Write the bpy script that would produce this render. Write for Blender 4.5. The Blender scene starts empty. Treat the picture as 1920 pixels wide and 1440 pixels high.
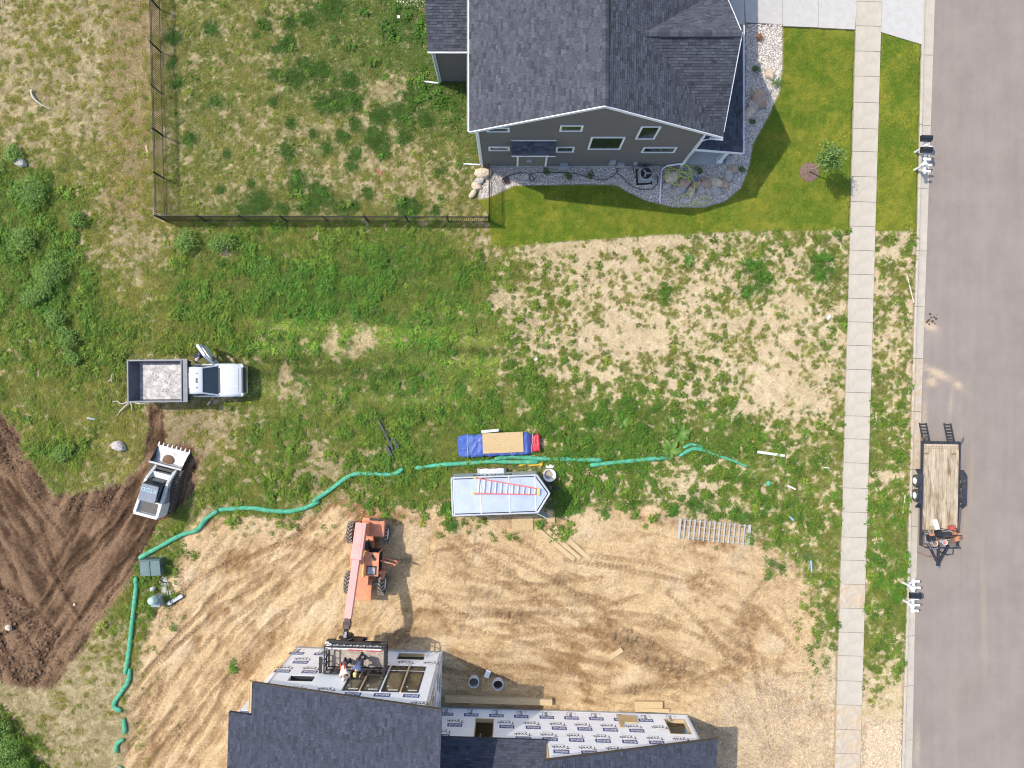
import bpy, math, random
import numpy as np
from mathutils import Vector, Matrix, Euler, geometry as mgeo
PI = math.pi
R = math.radians
rnd = random.Random(7)
scene = bpy.context.scene
COL = scene.collection

# ------------------------------------------------------------------ camera, sky, sun, exposure
S = 0.0325            # metres on the ground per photograph pixel
HC = 45.0             # height of the drone
cam_d = bpy.data.cameras.new("camera"); cam = bpy.data.objects.new("camera", cam_d); COL.objects.link(cam)
cam.location = (0, 0, HC); cam.rotation_euler = (0, 0, 0)
cam_d.sensor_width = 36; cam_d.lens = 18.0 / (960 * S / HC)
cam_d.clip_start = 0.5; cam_d.clip_end = 3000
scene.camera = cam
scene.render.resolution_x = 1024; scene.render.resolution_y = 768

SUN_EL = R(55); sx, sy = -0.92, 0.39          # horizontal direction towards the sun
world = bpy.data.worlds.new("World"); scene.world = world; world.use_nodes = True
wn = world.node_tree.nodes; wl = world.node_tree.links; wn.clear()
wo = wn.new("ShaderNodeOutputWorld"); wb = wn.new("ShaderNodeBackground"); ws = wn.new("ShaderNodeTexSky")
ws.sky_type = 'NISHITA'; ws.sun_disc = False; ws.sun_elevation = SUN_EL; ws.sun_rotation = math.atan2(sx, sy)
ws.air_density = 1.0; ws.dust_density = 2.0; ws.ozone_density = 1.0; ws.altitude = 300
wb.inputs[1].default_value = 0.15
wl.new(ws.outputs[0], wb.inputs[0]); wl.new(wb.outputs[0], wo.inputs[0])
sun_d = bpy.data.lights.new("sun", 'SUN'); sun = bpy.data.objects.new("sun", sun_d); COL.objects.link(sun)
sun_d.energy = 2.4; sun_d.angle = R(0.6); sun_d.color = (1.0, 0.93, 0.81)
sun.location = (-30, 12, 60)
sun.rotation_euler = Vector((-sx * math.cos(SUN_EL), -sy * math.cos(SUN_EL), -math.sin(SUN_EL))).to_track_quat('-Z', 'Y').to_euler()
scene.view_settings.view_transform = 'Standard'; scene.view_settings.look = 'None'
scene.view_settings.exposure = 0.80; scene.view_settings.gamma = 1.0
scene.view_settings.use_curve_mapping = False
scene.cycles.max_bounces = 5; scene.cycles.diffuse_bounces = 2; scene.cycles.glossy_bounces = 2
scene.cycles.transmission_bounces = 3; scene.cycles.transparent_max_bounces = 4
scene.cycles.use_denoising = True
scene.cycles.filter_width = 1.1

def W(px, py, h=0.0):
    """point of the place that stands h metres high and that the photograph shows at pixel px, py"""
    k = (HC - h) / HC
    return Vector(((px - 960) * S * k, (720 - py) * S * k, h))

# ------------------------------------------------------------------ objects
def tag(o, label=None, cat=None, group=None, kind=None):
    if label: o["label"] = label
    if cat: o["category"] = cat
    if group: o["group"] = group
    if kind: o["kind"] = kind
    return o
def empty(name, loc, rz=0.0, label=None, cat=None, group=None):
    o = bpy.data.objects.new(name, None); COL.objects.link(o)
    o.location = loc; o.rotation_euler = (0, 0, rz); o.empty_display_size = 0.3
    return tag(o, label, cat, group)
def link_mesh(name, me, parent=None, loc=(0, 0, 0), rot=(0, 0, 0), scale=(1, 1, 1)):
    o = bpy.data.objects.new(name, me); COL.objects.link(o)
    o.parent = parent; o.location = loc; o.rotation_euler = rot; o.scale = scale
    return o
def kids(o): return [c for c in bpy.data.objects if c.parent == o]
def copy_tree(o, parent=None):
    c = o.copy(); COL.objects.link(c); c.parent = parent
    for ch in kids(o): copy_tree(ch, c)
    return c

class MB:
    """collects boxes, tubes, prisms into ONE mesh"""
    def __init__(s): s.v = []; s.f = []; s.mi = []; s.m = 0; s.att = []; s.a = 0.5
    def add(s, vs, fs):
        b = len(s.v); s.v += [tuple(p) for p in vs]
        for f in fs:
            s.f.append([b + i for i in f]); s.mi.append(s.m); s.att.append(s.a)
        return s
    def box(s, c, d, rz=0.0, rot=None, taper=(1, 1)):
        hx, hy, hz = d[0] / 2, d[1] / 2, d[2] / 2
        M = Euler(rot).to_matrix() if rot else Matrix.Rotation(rz, 3, 'Z')
        c = Vector(c); vs = []
        for z in (-hz, hz):
            tx, ty = taper if z > 0 else (1, 1)
            for x, y in ((-hx, -hy), (hx, -hy), (hx, hy), (-hx, hy)):
                vs.append(c + M @ Vector((x * tx, y * ty, z)))
        return s.add(vs, [(3, 2, 1, 0), (4, 5, 6, 7), (0, 1, 5, 4), (1, 2, 6, 5), (2, 3, 7, 6), (3, 0, 4, 7)])
    def bar(s, p, q, w, h=None, up=(0, 0, 1)):
        p = Vector(p); q = Vector(q); h = h or w
        d = (q - p)
        if d.length < 1e-6: return s
        d.normalize(); u = Vector(up)
        if abs(d.dot(u)) > 0.98: u = Vector((1, 0, 0))
        a = d.cross(u).normalized(); b = a.cross(d).normalized(); vs = []
        for e in (p, q):
            for i, j in ((-1, -1), (1, -1), (1, 1), (-1, 1)): vs.append(e + a * (i * w / 2) + b * (j * h / 2))
        return s.add(vs, [(3, 2, 1, 0), (4, 5, 6, 7), (0, 1, 5, 4), (1, 2, 6, 5), (2, 3, 7, 6), (3, 0, 4, 7)])
    def prism(s, poly, z0, z1):
        n = len(poly); a = sum(poly[i][0] * poly[(i + 1) % n][1] - poly[(i + 1) % n][0] * poly[i][1] for i in range(n))
        if a < 0: poly = poly[::-1]
        vs = [(x, y, z0) for x, y in poly] + [(x, y, z1) for x, y in poly]
        return s.add(vs, [tuple(range(n))[::-1], tuple(range(n, 2 * n))] + [(i, (i + 1) % n, n + (i + 1) % n, n + i) for i in range(n)])
    def extrude(s, pts, vec):
        """solid from a planar polygon of 3-D points swept along vec"""
        n = len(pts); vec = Vector(vec); pts = [Vector(p) for p in pts]
        return s.add(pts + [p + vec for p in pts], [tuple(range(n)), tuple(range(2 * n - 1, n - 1, -1))] + [((i + 1) % n, i, n + i, n + (i + 1) % n) for i in range(n)])
    def quad(s, *pts): return s.add(pts, [tuple(range(len(pts)))])
    def cyl(s, p, q, r0, r1=None, n=12, caps=True):
        r1 = r0 if r1 is None else r1
        p = Vector(p); q = Vector(q); d = (q - p).normalized(); u = Vector((0, 0, 1)) if abs(d.z) < 0.9 else Vector((1, 0, 0))
        a = d.cross(u).normalized(); b = d.cross(a); vs = []
        for e, r in ((p, r0), (q, r1)):
            for i in range(n):
                t = 2 * PI * i / n; vs.append(e + a * (r * math.cos(t)) + b * (r * math.sin(t)))
        fs = [(i, n + i, n + (i + 1) % n, (i + 1) % n) for i in range(n)]
        if caps: fs += [tuple(range(n)), tuple(range(2 * n - 1, n - 1, -1))]
        return s.add(vs, fs)
    def ring(s, p, q, ro, ri, n=20):
        """hollow pipe from p to q"""
        p = Vector(p); q = Vector(q); d = (q - p).normalized(); u = Vector((0, 0, 1)) if abs(d.z) < 0.9 else Vector((1, 0, 0))
        a = d.cross(u).normalized(); b = d.cross(a); vs = []
        for e, r in ((p, ro), (q, ro), (q, ri), (p, ri)):
            for i in range(n):
                t = 2 * PI * i / n; vs.append(e + a * (r * math.cos(t)) + b * (r * math.sin(t)))
        fs = []
        for k in range(4):
            for i in range(n): fs.append((k * n + i, ((k + 1) % 4) * n + i, ((k + 1) % 4) * n + (i + 1) % n, k * n + (i + 1) % n))
        return s.add(vs, fs)
    def lathe(s, c, axis, prof, n=24):
        """prof = [(radius, offset along axis)]"""
        c = Vector(c); d = Vector(axis).normalized(); u = Vector((0, 0, 1)) if abs(d.z) < 0.9 else Vector((1, 0, 0))
        a = d.cross(u).normalized(); b = d.cross(a); vs = []
        for r, t in prof:
            for i in range(n):
                w = 2 * PI * i / n; vs.append(c + d * t + a * (r * math.cos(w)) + b * (r * math.sin(w)))
        fs = [(k * n + i, (k + 1) * n + i, (k + 1) * n + (i + 1) % n, k * n + (i + 1) % n) for k in range(len(prof) - 1) for i in range(n)]
        return s.add(vs, fs)
    def tube(s, pts, r, n=8, caps=True, rr=None, flat=1.0):
        pts = [Vector(p) for p in pts]; m = len(pts); vs = []
        for k, p in enumerate(pts):
            d = (pts[min(k + 1, m - 1)] - pts[max(k - 1, 0)]).normalized()
            u = Vector((0, 0, 1)) if abs(d.z) < 0.95 else Vector((1, 0, 0))
            a = d.cross(u).normalized(); b = a.cross(d); rad = rr[k] if rr else r
            for i in range(n):
                t = 2 * PI * i / n; vs.append(p + a * (rad * math.cos(t)) + b * (rad * flat * math.sin(t)))
        fs = [(k * n + i, k * n + (i + 1) % n, (k + 1) * n + (i + 1) % n, (k + 1) * n + i) for k in range(m - 1) for i in range(n)]
        if caps: fs += [tuple(range(n))[::-1], tuple(range((m - 1) * n, m * n))]
        return s.add(vs, fs)
    def loft(s, rings, caps=True):
        """closed rings of equal point counts joined one after another"""
        n = len(rings[0]); vs = [p for r in rings for p in r]
        fs = [(k * n + i, k * n + (i + 1) % n, (k + 1) * n + (i + 1) % n, (k + 1) * n + i) for k in range(len(rings) - 1) for i in range(n)]
        if caps: fs += [tuple(range(n))[::-1], tuple(range((len(rings) - 1) * n, len(rings) * n))]
        return s.add(vs, fs)
    def mesh(s, name, mats, smooth=False, att=False):
        me = bpy.data.meshes.new(name); me.from_pydata(s.v, [], s.f)
        mats = mats if isinstance(mats, (list, tuple)) else [mats]
        for m in mats: me.materials.append(m)
        if len(mats) > 1: me.polygons.foreach_set("material_index", s.mi)
        if att:
            a = me.attributes.new("tint", 'FLOAT', 'FACE'); a.data.foreach_set("value", s.att)
        me.validate(); me.update()
        if smooth:
            me.polygons.foreach_set("use_smooth", [True] * len(me.polygons))
        return me
    def build(s, name, mats, parent=None, loc=(0, 0, 0), rot=(0, 0, 0), smooth=False, bevel=0.0, att=False, seg=2):
        o = link_mesh(name, s.mesh(name, mats, smooth, att), parent, loc, rot)
        if bevel:
            b = o.modifiers.new("bevel", 'BEVEL'); b.width = bevel; b.segments = seg; b.limit_method = 'ANGLE'; b.angle_limit = R(30)
        return o

def smooth_path(pts, step=0.25):
    """Catmull-Rom through points"""
    P = [Vector(p) for p in pts]; P = [P[0] * 2 - P[1]] + P + [P[-1] * 2 - P[-2]]; out = []
    for i in range(1, len(P) - 2):
        n = max(1, int((P[i + 1] - P[i]).length / step))
        for k in range(n):
            t = k / n
            out.append(0.5 * ((2 * P[i]) + (P[i + 1] - P[i - 1]) * t + (2 * P[i - 1] - 5 * P[i] + 4 * P[i + 1] - P[i + 2]) * t * t + (3 * P[i] - P[i - 1] - 3 * P[i + 1] + P[i + 2]) * t ** 3))
    out.append(P[-2]); return out

# ------------------------------------------------------------------ materials
MATS = {}
def mat(name, col=(0.5, 0.5, 0.5), rough=0.6, metal=0.0, var=0.12, vs=3.0, bump=0.0, bs=30.0, col2=None, cs=2.0, c2t=(0.5, 0.65), coat=0.0,
        tint=None, spec=0.5, stretch=None, trans=None):
    """procedural surface: colour mottled by noise, an optional second colour in patches, grain in relief"""
    if name in MATS: return MATS[name]
    m = bpy.data.materials.new(name); m.use_nodes = True; nt = m.node_tree; N = nt.nodes; L = nt.links
    p = N["Principled BSDF"]; tc = N.new("ShaderNodeTexCoord"); src = tc.outputs["Object"]
    if stretch:
        mp = N.new("ShaderNodeMapping"); mp.inputs["Scale"].default_value = stretch; L.new(src, mp.inputs[0]); src = mp.outputs[0]
    def noise(sc, det=4.0, ro=0.6):
        n = N.new("ShaderNodeTexNoise"); n.inputs["Scale"].default_value = sc; n.inputs["Detail"].default_value = det
        n.inputs["Roughness"].default_value = ro; L.new(src, n.inputs["Vector"]); return n
    def ramp(fac, a, b, ca, cb):
        r = N.new("ShaderNodeValToRGB"); e = r.color_ramp.elements; e[0].position = a; e[1].position = b
        e[0].color = (*ca, 1); e[1].color = (*cb, 1); L.new(fac, r.inputs[0]); return r
    n1 = noise(vs)
    lo = tuple(max(0, c * (1 - var)) for c in col); hi = tuple(min(1, c * (1 + var)) for c in col)
    c = ramp(n1.outputs[0], 0.32, 0.68, lo, hi).outputs[0]
    if col2:
        n2 = noise(cs, 6, 0.65); f = ramp(n2.outputs[0], c2t[0], c2t[1], (0, 0, 0), (1, 1, 1))
        mx = N.new("ShaderNodeMix"); mx.data_type = 'RGBA'; L.new(f.outputs[0], mx.inputs[0]); L.new(c, mx.inputs[6]); mx.inputs[7].default_value = (*col2, 1); c = mx.outputs[2]
    if tint:
        a = N.new("ShaderNodeAttribute"); a.attribute_name = "tint"
        r = ramp(a.outputs["Fac"], 0.0, 1.0, (1 - tint,) * 3, (1 + tint,) * 3)
        r.color_ramp.elements[1].color = (1, 1, 1, 1); r.color_ramp.elements[0].color = (*((1 - tint) / (1 + tint),) * 3, 1)
        mx = N.new("ShaderNodeMix"); mx.data_type = 'RGBA'; mx.blend_type = 'MULTIPLY'; mx.inputs[0].default_value = 1; L.new(c, mx.inputs[6]); L.new(r.outputs[0], mx.inputs[7]); c = mx.outputs[2]
    L.new(c, p.inputs["Base Color"])
    p.inputs["Roughness"].default_value = rough; p.inputs["Metallic"].default_value = metal
    p.inputs["Coat Weight"].default_value = coat; p.inputs["Specular IOR Level"].default_value = spec
    if bump:
        nb = noise(bs, 4); b = N.new("ShaderNodeBump"); b.inputs["Strength"].default_value = bump; b.inputs["Distance"].default_value = 0.02
        L.new(nb.outputs[0], b.inputs["Height"]); L.new(b.outputs[0], p.inputs["Normal"])
    if trans:
        p.inputs["Transmission Weight"].default_value = trans
    MATS[name] = m; return m

# ------------------------------------------------------------------ noise on arrays
def _h(ix, iy, seed):
    n = (ix.astype(np.int64) * 374761393 + iy.astype(np.int64) * 668265263 + seed * 1442695041) & 0xffffffff
    n = ((n ^ (n >> 13)) * 1274126177) & 0xffffffff
    n = ((n ^ (n >> 16)) * 2246822519) & 0xffffffff
    return ((n ^ (n >> 15)) & 0xffffff).astype(np.float64) / float(0xffffff)
def vn(x, y, seed=0):
    ix = np.floor(x); iy = np.floor(y); fx = x - ix; fy = y - iy
    fx = fx * fx * (3 - 2 * fx); fy = fy * fy * (3 - 2 * fy)
    a = _h(ix, iy, seed); b = _h(ix + 1, iy, seed); c = _h(ix, iy + 1, seed); d = _h(ix + 1, iy + 1, seed)
    return (a * (1 - fx) + b * fx) * (1 - fy) + (c * (1 - fx) + d * fx) * fy
def fbm(x, y, o=4, seed=0, g=0.5):
    t = np.zeros_like(x); a = 1.0; s = 0.0; f = 1.0
    for i in range(o):
        t += a * vn(x * f * (1 + 0.03 * i) + 17.3 * i, y * f - 9.1 * i, seed + i * 31); s += a; a *= g; f *= 2
    return t / s
def sst(e0, e1, x):
    t = np.clip((x - e0) / (e1 - e0), 0, 1); return t * t * (3 - 2 * t)
def sdf(poly, x, y):
    """signed distance to a polygon, negative inside"""
    d = np.full(x.shape, 1e18); ins = np.zeros(x.shape, bool); n = len(poly)
    for i in range(n):
        ax, ay = poly[i]; bx, by = poly[(i + 1) % n]
        ex, ey = bx - ax, by - ay; wx = x - ax; wy = y - ay
        t = np.clip((wx * ex + wy * ey) / (ex * ex + ey * ey + 1e-12), 0, 1)
        d = np.minimum(d, (wx - ex * t) ** 2 + (wy - ey * t) ** 2)
        c = ((ay > y) != (by > y)) & (x < (bx - ax) * (y - ay) / ((by - ay) if by != ay else 1e-12) + ax); ins ^= c
    return np.where(ins, -1, 1) * np.sqrt(d)
def along(path, x, y):
    """distance to a polyline, signed side offset and run length"""
    best = np.full(x.shape, 1e18); off = np.zeros(x.shape); run = np.zeros(x.shape); l0 = 0.0
    for (ax, ay), (bx, by) in zip(path[:-1], path[1:]):
        ex, ey = bx - ax, by - ay; L = math.hypot(ex, ey); wx = x - ax; wy = y - ay
        t = np.clip((wx * ex + wy * ey) / (L * L), 0, 1); dd = (wx - ex * t) ** 2 + (wy - ey * t) ** 2; m = dd < best
        best = np.where(m, dd, best); off = np.where(m, (wx * ey - wy * ex) / L, off); run = np.where(m, l0 + t * L, run); l0 += L
    return np.sqrt(best), off, run
# ------------------------------------------------------------------ the ground: one sheet, its soils and its cover
def interp(y, pts):
    return np.interp(y, [p[0] for p in pts], [p[1] for p in pts])
CURB_BACK = [(-2600, 1795), (-300, 1737), (0, 1730), (420, 1720), (760, 1709.5), (1180, 1699), (1440, 1691), (4000, 1613)]
GUT_EDGE = [(-2600, 1820), (-300, 1763), (0, 1755), (420, 1741), (760, 1729.5), (1180, 1717), (1440, 1712), (4000, 1634)]
def walk_w(y): return 1605.5 - 0.0282 * y      # west edge of the sidewalk
WALK = 47.0
LAWN = [(1467, 40), (1612, 45), (1604, 250), (1597, 433), (1400, 434.5), (1240, 441), (1080, 452), (921, 465), (914, 400), (896, 374), (915, 371), (940, 360), (965, 348), (1090, 346), (1155, 347), (1175, 359),
        (1210, 376), (1265, 389), (1320, 389), (1360, 377), (1390, 352), (1405, 310), (1412, 270), (1440, 220), (1462, 170), (1467, 130)]
VERGE_LAWN = [(1643, 50), (1740, 80), (1736, 250), (1730, 436), (1632, 433)]
GRAVEL = [(903, 316), (900, 345), (896, 374), (915, 371), (940, 360), (965, 348), (1090, 346), (1155, 347), (1175, 359), (1210, 376), (1265, 389), (1320, 389), (1360, 377), (1390, 352), (1405, 310), (1412, 270),
          (1440, 220), (1462, 170), (1467, 130), (1467, 44), (1398, 44), (1398, 180), (1360, 200), (1300, 314), (1200, 300), (1000, 305)]
YARD = [(305, -400), (312, 409), (914, 411), (912, 330), (905, 300), (905, -400)]
SANDP = [(375, 965), (520, 968), (600, 952), (640, 925), (760, 955), (830, 940), (850, 970), (1040, 968), (1150, 945), (1265, 948), (1290, 985), (1400, 975), (1430, 1010), (1490, 1050), (1525, 1100), (1540, 1180), (1545, 1300),
         (1562, 1330), (1564, 1800), (150, 1900), (232, 1440), (240, 1340), (262, 1210), (300, 1130), (325, 1060), (335, 1000)]
DARKP = [(-400, 700), (-20, 752), (25, 790), (60, 860), (100, 925), (140, 928), (220, 908), (258, 880), (268, 840), (280, 800), (278, 756), (312, 756), (314, 835), (352, 830), (378, 855), (372, 895), (345, 950), (305, 975),
         (262, 1045), (248, 1085), (200, 1150), (150, 1225), (100, 1290), (40, 1295), (-20, 1270), (-400, 1300)]
PATH = [(285, 420), (200, 420), (195, 300), (205, 150), (215, -300), (275, -300), (290, 200)]
CTRL = [(60, 60, .38, .15), (130, 180, .2, .12), (195, 60, .36, .15), (245, 200, .36, .12), (255, 60, .38, .12), (50, 240, .42, .25), (100, 110, .5, .3), (20, 150, .3, .15), (150, 270, .45, .25), (60, 360, .92, .8), (60, 450, .95, .72), (150, 380, .75, .55),
        (240, 350, .34, .12), (245, 450, .36, .15), (100, 560, .98, .82), (180, 620, .95, .7), (245, 560, .7, .3), (50, 650, .85, .5), (150, 720, .8, .45), (60, 740, .7, .4), (200, 800, .65, .3), (120, 830, .85, .6), (225, 890, .55, .25),
        (380, 60, .6, .28), (500, 80, .52, .25), (640, 40, .7, .55), (740, 80, .97, .9), (620, 150, .72, .5), (380, 200, .7, .35), (480, 240, .5, .22), (600, 280, .42, .2), (725, 150, .45, .3), (800, 180, .95, .85), (860, 250, .9, .75),
        (750, 330, .3, .12), (450, 350, .55, .25), (340, 300, .62, .3), (840, 370, .35, .12), (650, 370, .45, .25), (870, 320, .6, .5), (820, 290, .5, .35),
        (380, 470, .98, .75), (500, 470, .98, .75), (650, 470, 1, .85), (800, 470, .98, .85), (885, 500, .9, .75), (400, 560, .97, .75), (600, 560, 1, .9), (800, 560, .97, .8), (600, 420, .6, .3), (350, 425, .5, .2), (900, 435, .4, .2),
        (520, 650, .85, .75), (650, 670, .75, .7), (750, 650, .92, .75), (880, 620, .85, .7), (600, 740, .75, .65), (800, 740, .85, .75), (500, 760, .75, .6), (420, 640, .85, .5), (420, 800, .42, .3), (340, 790, .4, .3),
        (560, 800, .7, .65), (700, 800, .75, .65), (480, 890, .72, .55), (600, 880, .5, .5), (800, 850, .7, .65), (900, 790, .75, .7),
        (960, 520, .55, .45), (1050, 500, .4, .35), (1150, 475, .3, .3), (1300, 480, .42, .4), (1450, 500, .4, .45), (1550, 500, .48, .5), (1000, 620, .38, .4), (1150, 620, .22, .3), (1300, 600, .27, .33), (1450, 640, .25, .3),
        (1565, 620, .42, .45), (1100, 700, .38, .5), (1300, 720, .3, .45), (1480, 740, .2, .3), (1000, 740, .6, .65), (1150, 790, .66, .75), (1300, 800, .6, .7), (1400, 820, .74, .7), (1500, 850, .52, .5), (1450, 920, .70, .6),
        (1530, 900, .58, .5), (1300, 900, .34, .5), (1150, 880, .6, .65), (1480, 1000, .6, .55), (1545, 970, .52, .5), (1555, 1120, .5, .5), (1555, 1200, .42, .5),
        (1665, 480, .42, .45), (1660, 600, .45, .45), (1670, 720, .46, .45), (1650, 800, .66, .55), (1660, 900, .62, .55), (1650, 1000, .78, .6), (1650, 1100, .84, .65), (1640, 1190, .75, .6), (1640, 1240, .5, .5), (1640, 1295, .25, .4),
        (1640, 1350, .0, .3), (30, 1400, 1, .95), (10, 1440, 1, .95), (100, 1330, .2, .15), (180, 1300, .25, .2), (150, 1420, .2, .12), (110, 1270, .15, .15), (200, 1400, .15, .15), (200, 1260, .3, .3), (208, 1165, .7, .45), (165, 1230, .25, .2), (60, 1330, .15, .15), (130, 1370, .15, .15), (190, 1350, .2, .15), (290, 1130, .72, .6), (290, 1010, .8, .6), (350, 1000, .6, .5)]
TUFTS = [(324, 73, 12), (320, 119, 8), (394, 52, 10), (495, 47, 9), (545, 45, 12), (578, 34, 12), (622, 14, 18), (478, 68, 6), (520, 94, 9), (540, 83, 13), (573, 119, 11), (553, 145, 14), (515, 137, 8), (600, 134, 16), (656, 153, 13),
         (514, 190, 7), (606, 197, 12), (636, 190, 17), (667, 187, 12), (544, 231, 10), (586, 250, 7), (642, 256, 11), (667, 233, 11), (712, 217, 14), (747, 209, 13), (797, 230, 10), (756, 259, 13), (706, 259, 18), (716, 281, 13), (540, 286, 14),
         (612, 278, 11), (666, 289, 11), (659, 311, 10), (427, 290, 7), (406, 190, 9), (356, 259, 10), (555, 328, 11), (559, 347, 14), (589, 353, 11), (603, 369, 16), (584, 384, 14), (473, 344, 6), (411, 359, 6), (487, 378, 17), (456, 394, 10),
         (525, 383, 7), (534, 392, 7), (664, 386, 9), (690, 362, 8), (637, 390, 11), (762, 390, 16), (778, 394, 9), (814, 395, 6), (825, 375, 5), (826, 319, 6), (772, 184, 14), (334, 156, 10), (1250, 550, 14), (1410, 500, 12), (1430, 530, 16),
         (1400, 545, 12), (1540, 500, 18), (1400, 330, 0.1), (1130, 960, 8), (1265, 960, 10), (1310, 945, 14), (1450, 1060, 10), (850, 985, 12), (835, 950, 10), (1395, 975, 12), (1465, 1065, 9), (1512, 1045, 8), (432, 1250, 5)]
BARE = [(626, 642, 16, 30), (684, 634, 24, 26), (665, 660, 22, 18), (570, 645, 10, 8), (530, 700, 14, 26), (540, 735, 22, 16), (940, 560, 26, 20), (420, 470, 14, 10), (262, 520, 10, 16), (590, 850, 14, 34), (610, 880, 26, 16), (690, 850, 18, 10),
        (1180, 640, 60, 24), (1460, 730, 60, 36), (1500, 560, 26, 18), (1240, 455, 60, 10), (1050, 465, 90, 10), (1400, 770, 40, 16), (730, 170, 40, 18), (690, 220, 26, 12), (1668, 630, 20, 14), (1662, 890, 24, 9), (330, 800, 14, 40), (400, 790, 30, 24)]

# tyre and crawler tracks (photograph pixels): points, half width, tread pitch
TRK_SAND = [([(250, 1440), (330, 1320), (400, 1230), (470, 1150), (560, 1060), (640, 1000)], 7), ([(280, 1440), (360, 1330), (440, 1240), (520, 1160), (620, 1100)], 7), ([(330, 1440), (400, 1340), (470, 1240), (560, 1180)], 7),
            ([(232, 1330), (300, 1230), (360, 1160), (430, 1100), (540, 1040)], 6), ([(300, 1150), (380, 1080), (470, 1040), (600, 985)], 6), ([(240, 1310), (330, 1210), (420, 1130), (520, 1080)], 5),
            ([(1060, 1050), (1180, 1070), (1290, 1090), (1390, 1130), (1460, 1190)], 6), ([(1110, 1040), (1230, 1060), (1330, 1090), (1430, 1150), (1500, 1230)], 6), ([(780, 1110), (900, 1130), (1010, 1135), (1120, 1130)], 6),
            ([(790, 1150), (900, 1160), (1000, 1155), (1110, 1150), (1200, 1120)], 6), ([(860, 1010), (940, 1060), (1020, 1120), (1120, 1180), (1200, 1210)], 6), ([(940, 1200), (1040, 1180), (1130, 1215), (1200, 1245)], 8),
            ([(1140, 1300), (1220, 1290), (1300, 1280), (1390, 1250)], 8), ([(1230, 1215), (1320, 1250), (1380, 1300), (1440, 1400)], 8), ([(1400, 1130), (1440, 1080), (1460, 1060)], 6), ([(1390, 1140), (1420, 1260), (1450, 1420)], 7),
            ([(245, 1400), (300, 1310), (350, 1240), (420, 1170), (500, 1110)], 6), ([(300, 1440), (380, 1330), (450, 1250), (540, 1150)], 6), ([(350, 1440), (420, 1350), (480, 1280)], 6), ([(360, 1100), (430, 1060), (520, 1020), (620, 1030)], 6), ([(270, 1270), (340, 1180), (400, 1120)], 5), ([(840, 1080), (930, 1095), (1020, 1100), (1130, 1085)], 6), ([(870, 1180), (960, 1200), (1060, 1230), (1150, 1250)], 6), ([(1150, 1150), (1240, 1160), (1320, 1200)], 6), ([(930, 1250), (1040, 1260), (1140, 1270)], 7),
            ([(1250, 1110), (1340, 1190), (1370, 1250)], 5), ([(800, 1040), (900, 1020), (1000, 1050)], 5), ([(215, 1425), (260, 1380), (330, 1330)], 8), ([(222, 1350), (262, 1310), (300, 1290)], 8)]
TRK_DARK = [([(-20, 905), (60, 1000), (110, 1090), (150, 1160)], 5), ([(10, 900), (80, 980), (105, 1070)], 5), ([(40, 900), (95, 975), (125, 1010)], 4), ([(255, 905), (200, 985), (130, 1060), (70, 1150), (0, 1190)], 6),
            ([(300, 960), (240, 1050), (170, 1130), (110, 1210)], 6), ([(320, 950), (255, 1060), (190, 1140)], 4), ([(278, 900), (215, 990), (150, 1060), (80, 1130)], 6), ([(286, 756), (287, 832)], 6), ([(306, 756), (308, 832)], 5),
            ([(-10, 800), (30, 900), (60, 960)], 5), ([(0, 1100), (60, 1140), (110, 1190)], 6)]

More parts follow.
